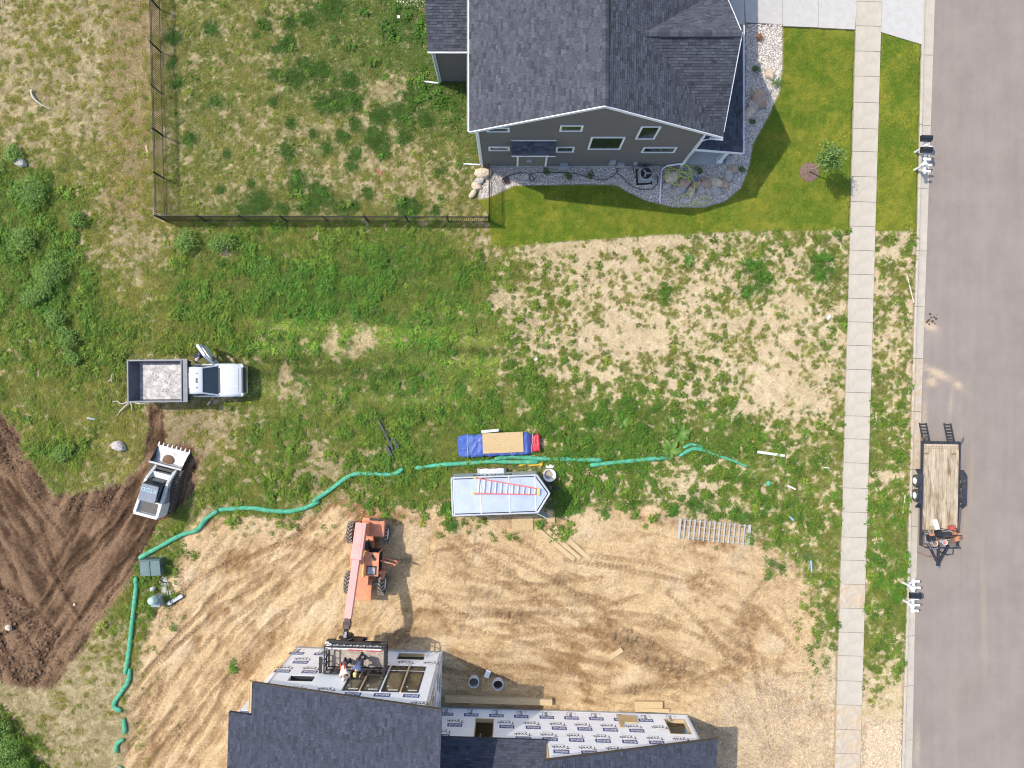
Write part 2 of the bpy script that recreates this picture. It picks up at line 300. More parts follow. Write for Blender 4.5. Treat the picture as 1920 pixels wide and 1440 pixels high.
def fields(px, py, fine=True):
    """soil and cover at photograph-plane positions px, py"""
    F = {}
    X = px * S; Y = py * S
    wx = px + 16 * (fbm(X * 0.9, Y * 0.9, 4, 3) - .5) * 2; wy = py + 16 * (fbm(X * 0.9, Y * 0.9, 4, 4) - .5) * 2
    wx2 = px + 3.0 * (fbm(X * 5, Y * 5, 2, 5) - .5) * 2; wy2 = py + 3.0 * (fbm(X * 5, Y * 5, 2, 6) - .5) * 2
    # cover and lushness blended from place to place
    num = np.zeros_like(px); lus = np.zeros_like(px); den = np.full_like(px, 1e-9)
    for cx, cy, v, l in CTRL:
        w = np.exp(-((wx - cx) ** 2 + (wy - cy) ** 2) / (2 * 48.0 ** 2)) + 1e-7 / (1 + ((wx - cx) ** 2 + (wy - cy) ** 2) * 1e-5)
        num += w * v; lus += w * l; den += w
    veg = num / den; lush = lus / den
    tuft = np.zeros_like(px)
    for cx, cy, r in TUFTS:
        d2 = ((wx2 * .6 + wx * .4 - cx) ** 2 + (wy2 * .6 + wy * .4 - cy) ** 2) / (r * r * 1.5)
        tuft = np.maximum(tuft, np.exp(-d2))
    for cx, cy, a, b in BARE:
        d2 = ((wx - cx) / a) ** 2 + ((wy - cy) / b) ** 2
        veg = veg * (1 - 0.92 * np.exp(-d2 ** 1.3))
    sand = sst(9, -9, sdf(SANDP, wx, wy)); dark = sst(7, -7, sdf(DARKP, wx2 + (wx - px) * .5, wy2 + (wy - py) * .5))
    cw = interp(py, CURB_BACK); ge = interp(py, GUT_EDGE); ww = walk_w(py)
    lawn = sst(1.6, -1.6, sdf(LAWN, wx2 * .4 + px * .6, wy2 * .4 + py * .6)); lawn = np.maximum(lawn, sst(1.6, -1.6, sdf(VERGE_LAWN, px, wy2 * .4 + py * .6)))
    yard = sst(6, -6, sdf(YARD, px, py))
    gravel = sst(1.2, -1.2, sdf(GRAVEL, px, py))
    # verge at the south end and the drive apron of the building site are stone
    stone = sst(1340, 1362, wy2) * sst(0, 4, px - ww - WALK) + sst(1240, 1330, wy + (px - 1400) * .3) * sst(1290, 1390, wx) * sst(1, -1, px - ww)
    stone = np.clip(stone, 0, 1) * (1 - gravel)
    hard = ((px > ww - 1) & (px < ww + WALK + 1)) | (px > cw - 2)
    drive = ((py < 52 + (px - 1467) * .045) & (px > 1395)) | ((py < 60 + (px - 1650) * .3) & (px > 1640))
    hard = hard | drive
    # the sock along the site lets weeds grow beside it
    n_big = fbm(X * 1.1, Y * 1.1, 4, 11); n_mid = fbm(X * 2.6, Y * 2.6, 3, 12); n_fin = fbm(X * 7, Y * 7, 2, 13)
    patch = 0.22 * n_big + 0.33 * n_mid + 0.45 * n_fin
    patch = np.clip((patch - .5) * 2.7 + .5, 0, 1)
    cover = sst(-0.15, 0.15, (veg + .13 * yard + .02 * sst(930, 1000, px)) * 1.06 - 0.03 - patch)
    mown = sst(12, -12, sdf([(470, 600), (700, 570), (935, 570), (935, 720), (800, 770), (470, 780)], wx, wy))
    cover = np.maximum(cover, tuft)
    lush2 = np.clip(lush + 0.7 * tuft + (n_big - .5) * .5 + .08 * sst(930, 1050, px) + .16 * yard, 0, 1)
    k = (1 - sand) * (1 - dark)
    edge = sst(0, 60, -sdf([(x, y) for x, y in SANDP], px, py))
    stray = sst(0.74, 0.8, patch) * (1 - edge) * sand * .8
    cover = np.maximum(cover * np.maximum(k, tuft * (1 - dark)), stray) * (1 - stone * .95)
    cover = np.where(hard, 0, cover) * (1 - gravel)
    F.update(veg=veg, lush=lush2, tuft=tuft, sand=sand, dark=dark, lawn=lawn, yard=yard, gravel=gravel, stone=stone, hard=hard, cover=cover, patch=patch, mown=mown, n_big=n_big, n_mid=n_mid, n_fin=n_fin, drive=drive)
    return F

def axis(lo, hi, step, far):
    c = np.arange(lo, hi + step * .5, step); e = []; d = step * 2; p = hi
    while p < far: p += d; e.append(p); d *= 1.5
    up = np.array(e); e = []; d = step * 2; p = lo
    while p > -far: p -= d; e.append(p); d *= 1.5
    return np.concatenate([np.array(e[::-1]), c, up])
gx = axis(-33.0, 33.0, 0.084, 420.0); gy = axis(-25.0, 25.0, 0.084, 420.0)
GX, GY = np.meshgrid(gx, gy); nxg, nyg = len(gx), len(gy)
gxx = GX.ravel(); gyy = GY.ravel(); PXg = gxx / S + 960; PYg = 720 - gyy / S
F = fields(PXg, PYg)

def mixc(a, b, t):
    return a * (1 - t[:, None]) + np.array(b)[None, :] * t[:, None] if not isinstance(b, np.ndarray) or b.ndim == 1 else a * (1 - t[:, None]) + b * t[:, None]
def lerp3(c0, c1, t): return np.array(c0)[None, :] * (1 - t[:, None]) + np.array(c1)[None, :] * t[:, None]

n1 = fbm(gxx * 0.35, gyy * 0.35, 4, 21); n2 = fbm(gxx * 3.1, gyy * 3.1, 3, 22); n3 = fbm(gxx * 9, gyy * 9, 2, 23)
hgt = 0.05 * (n1 - .5) + 0.03 * (n2 - .5) + 0.015 * (n3 - .5)
# dry litter between the plants: bleached straw to the right, browner thatch to the left and in the yard
left = sst(1160, 780, PXg + 160 * (n1 - .5)) * (1 - F['sand'])
lit = lerp3((.57, .435, .265), (.73, .585, .39), np.clip((n2 - .5) * 2.2 + .5, 0, 1))
thatch = lerp3((.28, .22, .10), (.57, .45, .26), np.clip((n2 - .5) * 2.4 + .5 + (n3 - .5), 0, 1))
colr = lit * (1 - left[:, None]) + thatch * left[:, None]
pathm = sst(14, -14, sdf(PATH, PXg + 20 * (n1 - .5), PYg)) * .85
colr = colr * (1 - pathm[:, None]) + np.array((.275, .18, .08)) * pathm[:, None]
# green of low blades between the plants, darker where lush and under tufts
gr = lerp3((.240, .215, .050), (.060, .115, .020), np.clip(F['lush'] * 1.1, 0, 1)); gr = gr * (1 - .35 * F['tuft'][:, None])
gr = gr * (0.75 + 0.5 * n3[:, None]) * (0.8 + 0.4 * F['n_mid'][:, None])
colr = colr * (1 - (F['cover'] * .9)[:, None]) + gr * (F['cover'] * .9)[:, None]
# sand of the building site, combed by wheels
def aniso(th, lo, la, seed, o=3):
    c, s_ = math.cos(th), math.sin(th); return fbm((gxx * c + gyy * s_) / lo, (-gxx * s_ + gyy * c) / la, o, seed)
bl = sst(700, 880, PXg + 40 * (n1 - .5)); bl2 = sst(1250, 1450, PXg)
gwx = 0.5 * (fbm(gxx * .9, gyy * .9, 3, 38) - .5)
swp = aniso(R(52), 2.2, .42, 31) * (1 - bl) + bl * ((1 - bl2) * aniso(R(-8), 1.6, .42, 32) + bl2 * aniso(R(-38), 1.3, .42, 33))
swf = aniso(R(50), .45, .15, 34) * (1 - bl) + bl * aniso(R(-14), .40, .15, 35)
amt = np.clip((swp - .5) * 2.8 + .5, 0, 1); amf = np.clip((swf - .5) * 2.2 + .5, 0, 1)
browner = np.clip((fbm(gxx * .25, gyy * .25, 3, 36) - .42) * 2.6, 0, 1)
bla = aniso(R(50), 1.7, .55, 45, 5) * (1 - bl) + bl * aniso(R(-16), 1.8, .6, 46, 5); blot = np.clip((.5 * bla + .5 * fbm(gxx * 1.3, gyy * 1.3, 5, 39, .62) - .465) * 5.0, 0, 1)
sc = lerp3((.735, .53, .295), (.31, .18, .080), np.clip(.04 + amt * (.20 + .38 * browner) + .78 * blot * (.5 + .5 * browner) + .55 * (amf - .5) * (.3 + .7 * blot) + .25 * (n3 - .5), 0, 1))
pale = sst(.55, .8, fbm(gxx * .5, gyy * .5, 4, 37)); sc = sc * (1 - .5 * pale[:, None]) + np.array((.78, .61, .40)) * .5 * pale[:, None]
hs = -0.06 * (amt - .5) - .09 * blot + 0.08 * (amf - .5) * (.3 + .7 * blot) + 0.07 * (n3 - .5) + .05 * (n2 - .5)
# the dug-out scar of dark topsoil
dn = aniso(R(58), 1.6, .35, 41); dn2 = aniso(R(-60), 1.8, .4, 42); dl = sst(200, 60, PXg + PYg * .1 - 60)
dm = dn * (1 - dl) + dn2 * dl; dmm = np.clip((dm - .5) * 2.6 + .5, 0, 1)
dc = lerp3((.085, .048, .027), (.290, .180, .105), np.clip(dmm + .6 * (n3 - .5) + .3 * (n2 - .5), 0, 1))
lump = sst(.5, .75, fbm(gxx * 1.4, gyy * 1.4, 4, 43)); hd = .10 * (dmm - .5) + .10 * lump * (n3 - .3) + .10 * (n2 - .5) + .05 * (n3 - .5)
edged = np.exp(-(sdf(DARKP, PXg, PYg) / 14.0) ** 2)
for paths, tm, tint, depth, pitch in ((TRK_SAND, F['sand'], (.35, .22, .11), .055, 8.0), (TRK_DARK, F['dark'], (.115, .068, .040), .085, 7.0)):
    for pts, hw in paths:
        bx0 = min(p[0] for p in pts) - 30; bx1 = max(p[0] for p in pts) + 30; by0 = min(p[1] for p in pts) - 30; by1 = max(p[1] for p in pts) + 30
        ii = np.where((PXg > bx0) & (PXg < bx1) & (PYg > by0) & (PYg < by1) & (tm > .2))[0]
        if not len(ii): continue
        wob = 14 * (fbm(gxx[ii] * .5, gyy[ii] * .5, 3, 51) - .5)
        d, off, run = along(pts, PXg[ii] + wob, PYg[ii] + wob)
        m = sst(hw, hw * .6, d) * sst(.3, .55, fbm(gxx[ii] * .6, gyy[ii] * .6, 3, 52) + .2)
        tread = (np.sin((run + np.abs(off) * 1.1) * 2 * PI / pitch) > 0.1).astype(float)
        berm = np.exp(-((d - hw * 1.25) / (hw * .35)) ** 2)
        z = m * (-depth + depth * .75 * tread) + berm * depth * .45 * sst(.3, .55, fbm(gxx[ii] * .6, gyy[ii] * .6, 3, 52) + .12)
        if depth < .08: hs[ii] += z
        else: hd[ii] += z
        a = (m * (.68 - .48 * tread))[:, None] * tm[ii][:, None]
        if depth < .08: sc[ii] = sc[ii] * (1 - a) + np.array(tint) * a
        else: dc[ii] = dc[ii] * (1 - a) + np.array(tint) * a
_r = random.Random(12)
for i in range(46):
    if i < 20: cx, cy = _r.uniform(260, 640), _r.uniform(990, 1420); th = R(-52 + _r.uniform(-14, 14))
    else: cx, cy = _r.uniform(800, 1500), _r.uniform(1000, 1300); th = R((10 if cx < 1250 else 36) + _r.uniform(-22, 22))
    L_ = _r.uniform(60, 150); bend = _r.uniform(-.35, .35); pts = []
    for t in (-1, -.5, 0, .5, 1): a = th + bend * t; pts.append((cx + L_ * t * math.cos(a), cy + L_ * t * math.sin(a)))
    hw = _r.uniform(4.5, 7); d0 = L_ + 20
    ii = np.where((np.abs(PXg - cx) < d0) & (np.abs(PYg - cy) < d0) & (F['sand'] > .3))[0]
    if not len(ii): continue
    d, off, run = along(pts, PXg[ii], PYg[ii]); m = sst(hw, hw * .6, d) * sst(.42, .6, fbm(gxx[ii] * .7, gyy[ii] * .7, 3, 80 + i) + .06) * sst(2 * L_, 2 * L_ - 25, run) * sst(0, 25, run)
    tread = (np.sin((run + np.abs(off) * 1.1) * 2 * PI / 8.0) > 0).astype(float)
    hs[ii] += m * (-.07 + .07 * tread); a_ = (m * (.75 - .55 * tread))[:, None]; sc[ii] = sc[ii] * (1 - a_) + np.array((.35, .225, .12)) * a_
# wet heaps in the sand; the last one paints the work platform's shadow
for cx, cy, a, b, th in ((1185, 1210, 46, 20, .35), (1260, 1250, 48, 16, .25), (1150, 1190, 60, 12, .25), (1210, 1235, 30, 12, .2), (905, 1110, 40, 10, .2), (1045, 1085, 14, 12, 1.0), (1190, 1292, 50, 12, -.1), (960, 1150, 60, 12, .1), (225, 1375, 30, 60, .3), (760, 1190, 60, 16, -.1)):
    dx = PXg - cx; dy = PYg - cy; u = (dx * math.cos(th) + dy * math.sin(th)) / a; v = (-dx * math.sin(th) + dy * math.cos(th)) / b
    g = np.exp(-(u * u + v * v) ** 1.5) * np.clip(.3 + 1.1 * n2, 0, 1); sc = sc * (1 - .75 * g[:, None]) + np.array((.235, .145, .075)) * .75 * g[:, None]; hs += g * .16 * (n3 + n2 - .55)
painted_shade = sst(830, 850, PXg) * sst(1090, 1030, PXg) * sst(1210, 1235, PYg); sc = sc * (1 - .25 * painted_shade[:, None]) + np.array((.36, .25, .13)) * .25 * painted_shade[:, None]  # sand darkened where the tall block's shadow falls: shade painted into the colour
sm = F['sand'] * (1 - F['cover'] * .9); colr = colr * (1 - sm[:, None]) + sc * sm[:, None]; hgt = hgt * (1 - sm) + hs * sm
dkm = F['dark'] * (1 - .3 * F['cover']); colr = colr * (1 - dkm[:, None]) + dc * dkm[:, None]; hgt = hgt * (1 - dkm) + (hd - .06) * dkm + edged * .10 * n2
# trampled earth round the loader, tracks across the mown weeds
tr = np.exp(-(((PXg - 350) / 45) ** 2 + ((PYg - 830) / 70) ** 2) ** 1.5) * np.clip(n2 * 1.6, 0, 1) * (1 - F['dark']); colr = colr * (1 - .8 * tr[:, None]) + np.array((.27, .175, .10)) * .8 * tr[:, None]
td = np.exp(-(((PXg - 240) / 40) ** 2 + ((PYg - 800) / 40) ** 2) ** 2) * (np.sin((PYg + .35 * PXg) * 2 * PI / 6.5) > 0) * .35; colr = colr * (1 - td[:, None]) + np.array((.19, .14, .06)) * td[:, None]
# stone base course and lawns
st = lerp3((.50, .375, .23), (.76, .60, .40), np.clip((n3 - .5) * 2.5 + .5, 0, 1)); stw = (F['stone'] * np.where(PXg < 1570, .55, 1.0))[:, None]; colr = colr * (1 - stw) + st * stw
l1 = fbm(gxx * .8, gyy * .8, 3, 61); l2 = fbm(gxx * 2.8, gyy * 2.8, 3, 62)
lc = lerp3((.125, .190, .015), (.270, .270, .030), np.clip((l1 - .5) * 1.6 + (l2 - .5) * 1.6 + .42, 0, 1)); lc = lc * (.8 + .4 * n3[:, None])
colr = colr * (1 - F['lawn'][:, None]) + lc * F['lawn'][:, None]; hgt = hgt * (1 - F['lawn']) + .02 * F['lawn']
gb = F['gravel']; colr = colr * (1 - gb[:, None]) + np.array((.46, .42, .38)) * gb[:, None]; hgt = hgt * (1 - gb) - .03 * gb
# cut away under slabs and road
hgt = np.where(F['hard'], -0.12, hgt); roadm = PXg > interp(PYg, CURB_BACK) + 2; hgt = np.where(roadm, -0.42, hgt)
far = (np.abs(gxx) > 34) | (np.abs(gyy) > 26); hgt = np.where(far & ~roadm, hgt * .3, hgt)
gv = np.empty((len(gxx), 3)); gv[:, 0] = gxx; gv[:, 1] = gyy; gv[:, 2] = hgt
ix = np.arange(nxg - 1); iy = np.arange(nyg - 1); a = (iy[:, None] * nxg + ix[None, :]).ravel()
quads = np.stack([a, a + 1, a + nxg + 1, a + nxg], 1)
gme = bpy.data.meshes.new("ground"); gme.vertices.add(len(gv)); gme.vertices.foreach_set("co", gv.ravel())
gme.loops.add(quads.size); gme.loops.foreach_set("vertex_index", quads.ravel().astype(np.int32))
gme.polygons.add(len(quads)); gme.polygons.foreach_set("loop_start", np.arange(0, quads.size, 4, dtype=np.int32)); gme.polygons.foreach_set("loop_total", np.full(len(quads), 4, dtype=np.int32))
gme.polygons.foreach_set("use_smooth", np.ones(len(quads), dtype=bool)); gme.update(); gme.validate()
ca = gme.attributes.new("soil", 'FLOAT_COLOR', 'POINT'); rgba = np.ones((len(gv), 4)); rgba[:, :3] = np.clip(colr, 0.01, 1); ca.data.foreach_set("color", rgba.ravel().astype(np.float32))
gra = gme.attributes.new("grain", 'FLOAT', 'POINT'); gra.data.foreach_set("value", np.clip(.5 + .1 * F['sand'] + .4 * F['cover'] + .3 * F['stone'] + .25 * F['dark'] - .25 * F['lawn'], 0, 1).astype(np.float32))
def ground_height(x, y):
    i = np.clip(np.searchsorted(gx, x), 1, nxg - 1); j = np.clip(np.searchsorted(gy, y), 1, nyg - 1)
    return hgt.reshape(nyg, nxg)[j, i]

def ground_material():
    m = bpy.data.materials.new("soil_and_turf"); m.use_nodes = True; nt = m.node_tree; N = nt.nodes; L = nt.links; p = N["Principled BSDF"]
    at = N.new("ShaderNodeAttribute"); at.attribute_name = "soil"; ag = N.new("ShaderNodeAttribute"); ag.attribute_name = "grain"
    tc = N.new("ShaderNodeTexCoord")
    def noise(sc, det, ro=.65):
        n = N.new("ShaderNodeTexNoise"); n.inputs["Scale"].default_value = sc; n.inputs["Detail"].default_value = det; n.inputs["Roughness"].default_value = ro; L.new(tc.outputs["Object"], n.inputs["Vector"]); return n
    a = noise(9, 5, .7); b = noise(38, 3, .6)
    def rng(src, lo, hi, o0, o1):
        r = N.new("ShaderNodeMapRange"); r.inputs[1].default_value = lo; r.inputs[2].default_value = hi; r.inputs[3].default_value = o0; r.inputs[4].default_value = o1; L.new(src, r.inputs[0]); return r.outputs[0]
    ra = rng(a.outputs[0], .3, .7, -.5, .5); rb = rng(b.outputs[0], .28, .72, -.5, .5)
    s = N.new("ShaderNodeMath"); s.operation = 'ADD'; L.new(ra, s.inputs[0]); L.new(rb, s.inputs[1])
    k = N.new("ShaderNodeMath"); k.operation = 'MULTIPLY'; L.new(s.outputs[0], k.inputs[0]); L.new(ag.outputs["Fac"], k.inputs[1])
    k2 = N.new("ShaderNodeMath"); k2.operation = 'ADD'; L.new(k.outputs[0], k2.inputs[0]); k2.inputs[1].default_value = 1.0
    mx = N.new("ShaderNodeVectorMath"); mx.operation = 'SCALE'; L.new(at.outputs["Color"], mx.inputs[0]); L.new(k2.outputs[0], mx.inputs["Scale"])
    L.new(mx.outputs[0], p.inputs["Base Color"]); p.inputs["Roughness"].default_value = .95; p.inputs["Specular IOR Level"].default_value = .15
    bp = N.new("ShaderNodeBump"); bp.inputs["Strength"].default_value = .9; bp.inputs["Distance"].default_value = .035; L.new(s.outputs[0], bp.inputs["Height"]); L.new(bp.outputs[0], p.inputs["Normal"])
    return m
gme.materials.append(ground_material())
tag(link_mesh("ground", gme), kind="structure")
# ------------------------------------------------------------------ grass, weeds, straw: masses of small leaves on the ground
def leaf_material(name, dry, green, translucent=.25):
    m = bpy.data.materials.new(name); m.use_nodes = True; nt = m.node_tree; N = nt.nodes; L = nt.links; p = N["Principled BSDF"]
    a = N.new("ShaderNodeAttribute"); a.attribute_type = 'INSTANCER'; a.attribute_name = "lush"
    r = N.new("ShaderNodeValToRGB"); r.color_ramp.elements[0].color = (*dry, 1); r.color_ramp.elements[1].color = (*green, 1); L.new(a.outputs["Fac"], r.inputs[0])
    b = N.new("ShaderNodeAttribute"); b.attribute_type = 'INSTANCER'; b.attribute_name = "shade"
    v = N.new("ShaderNodeVectorMath"); v.operation = 'SCALE'; L.new(r.outputs[0], v.inputs[0]); L.new(b.outputs["Fac"], v.inputs["Scale"])
    L.new(v.outputs[0], p.inputs["Base Color"]); p.inputs["Roughness"].default_value = .6; p.inputs["Specular IOR Level"].default_value = .25
    tr = N.new("ShaderNodeBsdfTranslucent"); L.new(v.outputs[0], tr.inputs[0]); ms = N.new("ShaderNodeMixShader"); ms.inputs[0].default_value = translucent
    L.new(p.outputs[0], ms.inputs[1]); L.new(tr.outputs[0], ms.inputs[2]); L.new(ms.outputs[0], N["Material Output"].inputs[0])
    return m
def leaf(mb, base, az, tilt, L, w, curl=.5, roll=0.0):
    """a bent leaf of two quads"""
    d = Vector((math.cos(az), math.sin(az), 0)); s_ = Vector((-math.sin(az), math.cos(az), 0)); up = Vector((0, 0, 1))
    s_ = (s_ + up * roll).normalized(); b = Vector(base)
    m = b + (d * math.cos(tilt) + up * math.sin(tilt)) * (L * .5); t2 = tilt - curl; e = m + (d * math.cos(t2) + up * math.sin(t2)) * (L * .5)
    mb.add([b - s_ * w * .25, b + s_ * w * .25, m + s_ * w * .5, m - s_ * w * .5, e + s_ * w * .12, e - s_ * w * .12], [(0, 1, 2, 3), (3, 2, 4, 5)])
def tuft_mesh(name, n, rad, L, w, tilt, material, curl=.6, seed=1):
    r = random.Random(seed); mb = MB()
    for i in range(n):
        a = r.uniform(0, 2 * PI); q = rad * math.sqrt(r.random()) * .6; az = a + r.uniform(-.7, .7)
        leaf(mb, (q * math.cos(a), q * math.sin(a), r.uniform(0, .02)), az, r.uniform(*tilt), L * r.uniform(.6, 1.2), w * r.uniform(.7, 1.3), curl * r.uniform(.5, 1.5), r.uniform(-.4, .4))
    return mb.mesh(name, material)
def weed_mesh(name, material, seed, L=.12, w=.06, h=.3, rad=.16, n=26):
    """a leafy weed: stems with leaves up a rounded mound"""
    r = random.Random(seed); mb = MB()
    for i in range(n):
        a = r.uniform(0, 2 * PI); q = rad * math.sqrt(r.random()); z = h * (1 - (q / rad) ** 2) * r.uniform(.35, 1.0) + .02
        leaf(mb, (q * math.cos(a), q * math.sin(a), z), a + r.uniform(-1.2, 1.2), r.uniform(-.1, .7), L * r.uniform(.6, 1.3), w * r.uniform(.6, 1.3), r.uniform(.2, 1.0), r.uniform(-.5, .5))
    return mb.mesh(name, material)
def scatter_stuff(name, tmpl_meshes, pts, rot, scl, lush, shade, label, cat):
    """one mass of plants: every point carries a copy of one of the small templates"""
    n = len(pts); me = bpy.data.meshes.new(name + "_points"); me.vertices.add(n); me.vertices.foreach_set("co", np.asarray(pts, dtype=np.float32).ravel())
    for an, arr in (("lush", lush), ("shade", shade), ("turn", rot), ("size", scl), ("pick", np.random.RandomState(len(pts)).randint(0, len(tmpl_meshes), n))):
        t = 'INT' if an == "pick" else 'FLOAT'; at = me.attributes.new(an, t, 'POINT'); at.data.foreach_set("value", np.asarray(arr, dtype=np.int32 if t == 'INT' else np.float32))
    o = link_mesh(name, me); ng = bpy.data.node_groups.new(name + "_nodes", 'GeometryNodeTree')
    ng.interface.new_socket("Geometry", in_out='INPUT', socket_type='NodeSocketGeometry'); ng.interface.new_socket("Geometry", in_out='OUTPUT', socket_type='NodeSocketGeometry')
    N = ng.nodes; L = ng.links; gi = N.new("NodeGroupInput"); go = N.new("NodeGroupOutput"); iop = N.new("GeometryNodeInstanceOnPoints"); g2i = N.new("GeometryNodeGeometryToInstance")
    for k, tm in reversed(list(enumerate(tmpl_meshes))):
        t = bpy.data.objects.new(name + "_sprig", tm); oi = N.new("GeometryNodeObjectInfo"); oi.inputs[0].default_value = t; L.new(oi.outputs["Geometry"], g2i.inputs[0])
    def named(an, ty='FLOAT'):
        q = N.new("GeometryNodeInputNamedAttribute"); q.data_type = ty; q.inputs[0].default_value = an; return q.outputs[0]
    iop.inputs["Pick Instance"].default_value = True
    L.new(gi.outputs[0], iop.inputs["Points"]); L.new(g2i.outputs[0], iop.inputs["Instance"]); L.new(named("pick", 'INT'), iop.inputs["Instance Index"])
    cx = N.new("ShaderNodeCombineXYZ"); L.new(named("turn"), cx.inputs[2]); L.new(cx.outputs[0], iop.inputs["Rotation"]); L.new(named("size"), iop.inputs["Scale"])
    L.new(iop.outputs[0], go.inputs[0]); md = o.modifiers.new("plants", 'NODES'); md.node_group = ng
    return tag(o, label, cat, kind="stuff")

M_GRASS = leaf_material("grass_blades", (.40, .36, .075), (.095, .200, .026))
M_WEED = leaf_material("weed_leaves", (.33, .36, .05), (.092, .220, .026), .34)
M_STRAW = leaf_material("dry_straw", (.74, .60, .39), (.50, .42, .20), .1)
GRASS_T = [tuft_mesh("grass_sprig", 16, .10, .16, .018, (.35, 1.15), M_GRASS, .8, s) for s in (1, 2, 3)]
SHORT_T = [tuft_mesh("turf_sprig", 14, .12, .075, .014, (.5, 1.3), M_GRASS, .7, s) for s in (4, 5, 6)]
WEED_T = [weed_mesh("weed_sprig", M_WEED, s, L=.075, w=.036, h=.20, rad=.14, n=34) for s in (7, 8, 9)] + [weed_mesh("weed_sprig", M_WEED, 10, L=.12, w=.055, h=.2, rad=.12, n=18), tuft_mesh("weed_sprig", 20, .12, .22, .03, (.3, 1.1), M_WEED, .9, 11)]
STRAW_T = [tuft_mesh("straw_sprig", 9, .16, .2, .012, (-.02, .18), M_STRAW, .1, s) for s in (12, 13, 14)]

rs = np.random.RandomState(5)
def candidates(step, x0=-32.6, x1=32.6, y0=-24.6, y1=24.6):
    nx = int((x1 - x0) / step); ny = int((y1 - y0) / step); a, b = np.meshgrid(np.arange(nx), np.arange(ny))
    x = x0 + (a.ravel() + rs.rand(nx * ny)) * step; y = y0 + (b.ravel() + rs.rand(nx * ny)) * step; return x, y
OBST = []   # footprints that keep plants out: photograph-plane polygons
def build_cover():
    x, y = candidates(.115); px = x / S + 960; py = 720 - y / S; f = fields(px, py); z = ground_height(x, y)
    free = np.ones(len(x), bool)
    for poly in OBST: free &= sdf(poly, px, py) > 0
    u = rs.rand(len(x)); lawnm = f['lawn'] > .5; ok = free & ~f['hard'] & (f['gravel'] < .3)
    lushn = np.clip(f['lush'] * 1.04 + rs.normal(0, .16, len(x)), 0, 1); shade = np.clip(rs.normal(1.0, .16, len(x)), .6, 1.5) * (.78 + .45 * f['n_mid']) * (1 + f['mown'] * 2.0 * (fbm(x * .08, y * 1.5, 3, 91) - .40))
    yard = f['yard'] > .5
    weedy = np.where(yard, .05, np.clip((f['lush'] - .28) * 1.9, .05, .9)) * np.where(px > 1380, .55, 1.0) * sst(.35, .75, f['n_big'] + .18) * (1 - .85 * f['mown'])
    p_w = f['cover'] * weedy; isw = ok & ~lawnm & (u < p_w * 1.0); isg = ok & ~lawnm & ~isw & (u < f['cover'] * .88) & (f['cover'] > .05)
    def put(name, T, m, s0, s1, label, cat, lu=None, sh=None):
        sc_ = (s0 + (s1 - s0) * rs.rand(m.sum())); scatter_stuff(name, T, np.stack([x[m], y[m], z[m] - .005], 1), rs.rand(m.sum()) * 2 * PI, sc_, (lushn if lu is None else lu)[m], (shade if sh is None else sh)[m], label, cat)
    big = np.where(f['n_big'] > .52, 1.0, .0) * np.clip(f['lush'] * 2.2 - 1.0, 0, 1)
    sel = isw & (rs.rand(len(x)) < big); put("tall_weeds", WEED_T, sel, .9, 1.75, "dense tall green weeds over the empty lots", "weeds"); put("low_weeds", WEED_T, isw & ~sel, .45, 1.0, "low broad-leaved weeds dotted over the empty lots", "weeds")
    dk = np.clip(lushn + .6 * f['tuft'], 0, 1); sh2 = shade * (1 - .45 * f['tuft'])
    put("rough_grass", GRASS_T, isg & ~yard, .55, 1.15, "rough uncut grass of the lots and the verge", "grass")
    put("yard_grass", SHORT_T + GRASS_T[:1], isg & yard & (f['tuft'] < .4), .6, 1.0, "patchy grass of the fenced back yard", "grass", dk, sh2)
    put("grass_clumps", GRASS_T, ok & yard & (f['tuft'] >= .4) & (u < .25 + f['tuft']), .65, 1.15, "dark lush clumps of grass in the fenced back yard", "grass", np.ones(len(x)), shade * .85)
    st = ok & ~lawnm & ~isw & ~isg & (f['sand'] < .5) & (f['dark'] < .4) & (f['stone'] < .4) & (u > .45)
    put("straw_litter", STRAW_T, st, .6, 1.2, "bleached dry straw lying between the plants", "straw", np.clip(rs.rand(len(x)) + .5 * (px < 900), 0, 1), shade * np.where(px < 930, .72, .98))
    put("lawn_grass", SHORT_T, ok & lawnm & (u < .8), .5, .85, "short mown grass of the front lawn", "grass", np.clip(.70 + .9 * (.5 - f['n_big']) + rs.normal(0, .10, len(x)), 0, 1), shade * (1.1 + .07 * np.sign(np.sin(x * 2 * PI / 1.3 + .3 * np.sin(y)))))
# ------------------------------------------------------------------ road, kerb, sidewalk, driveway

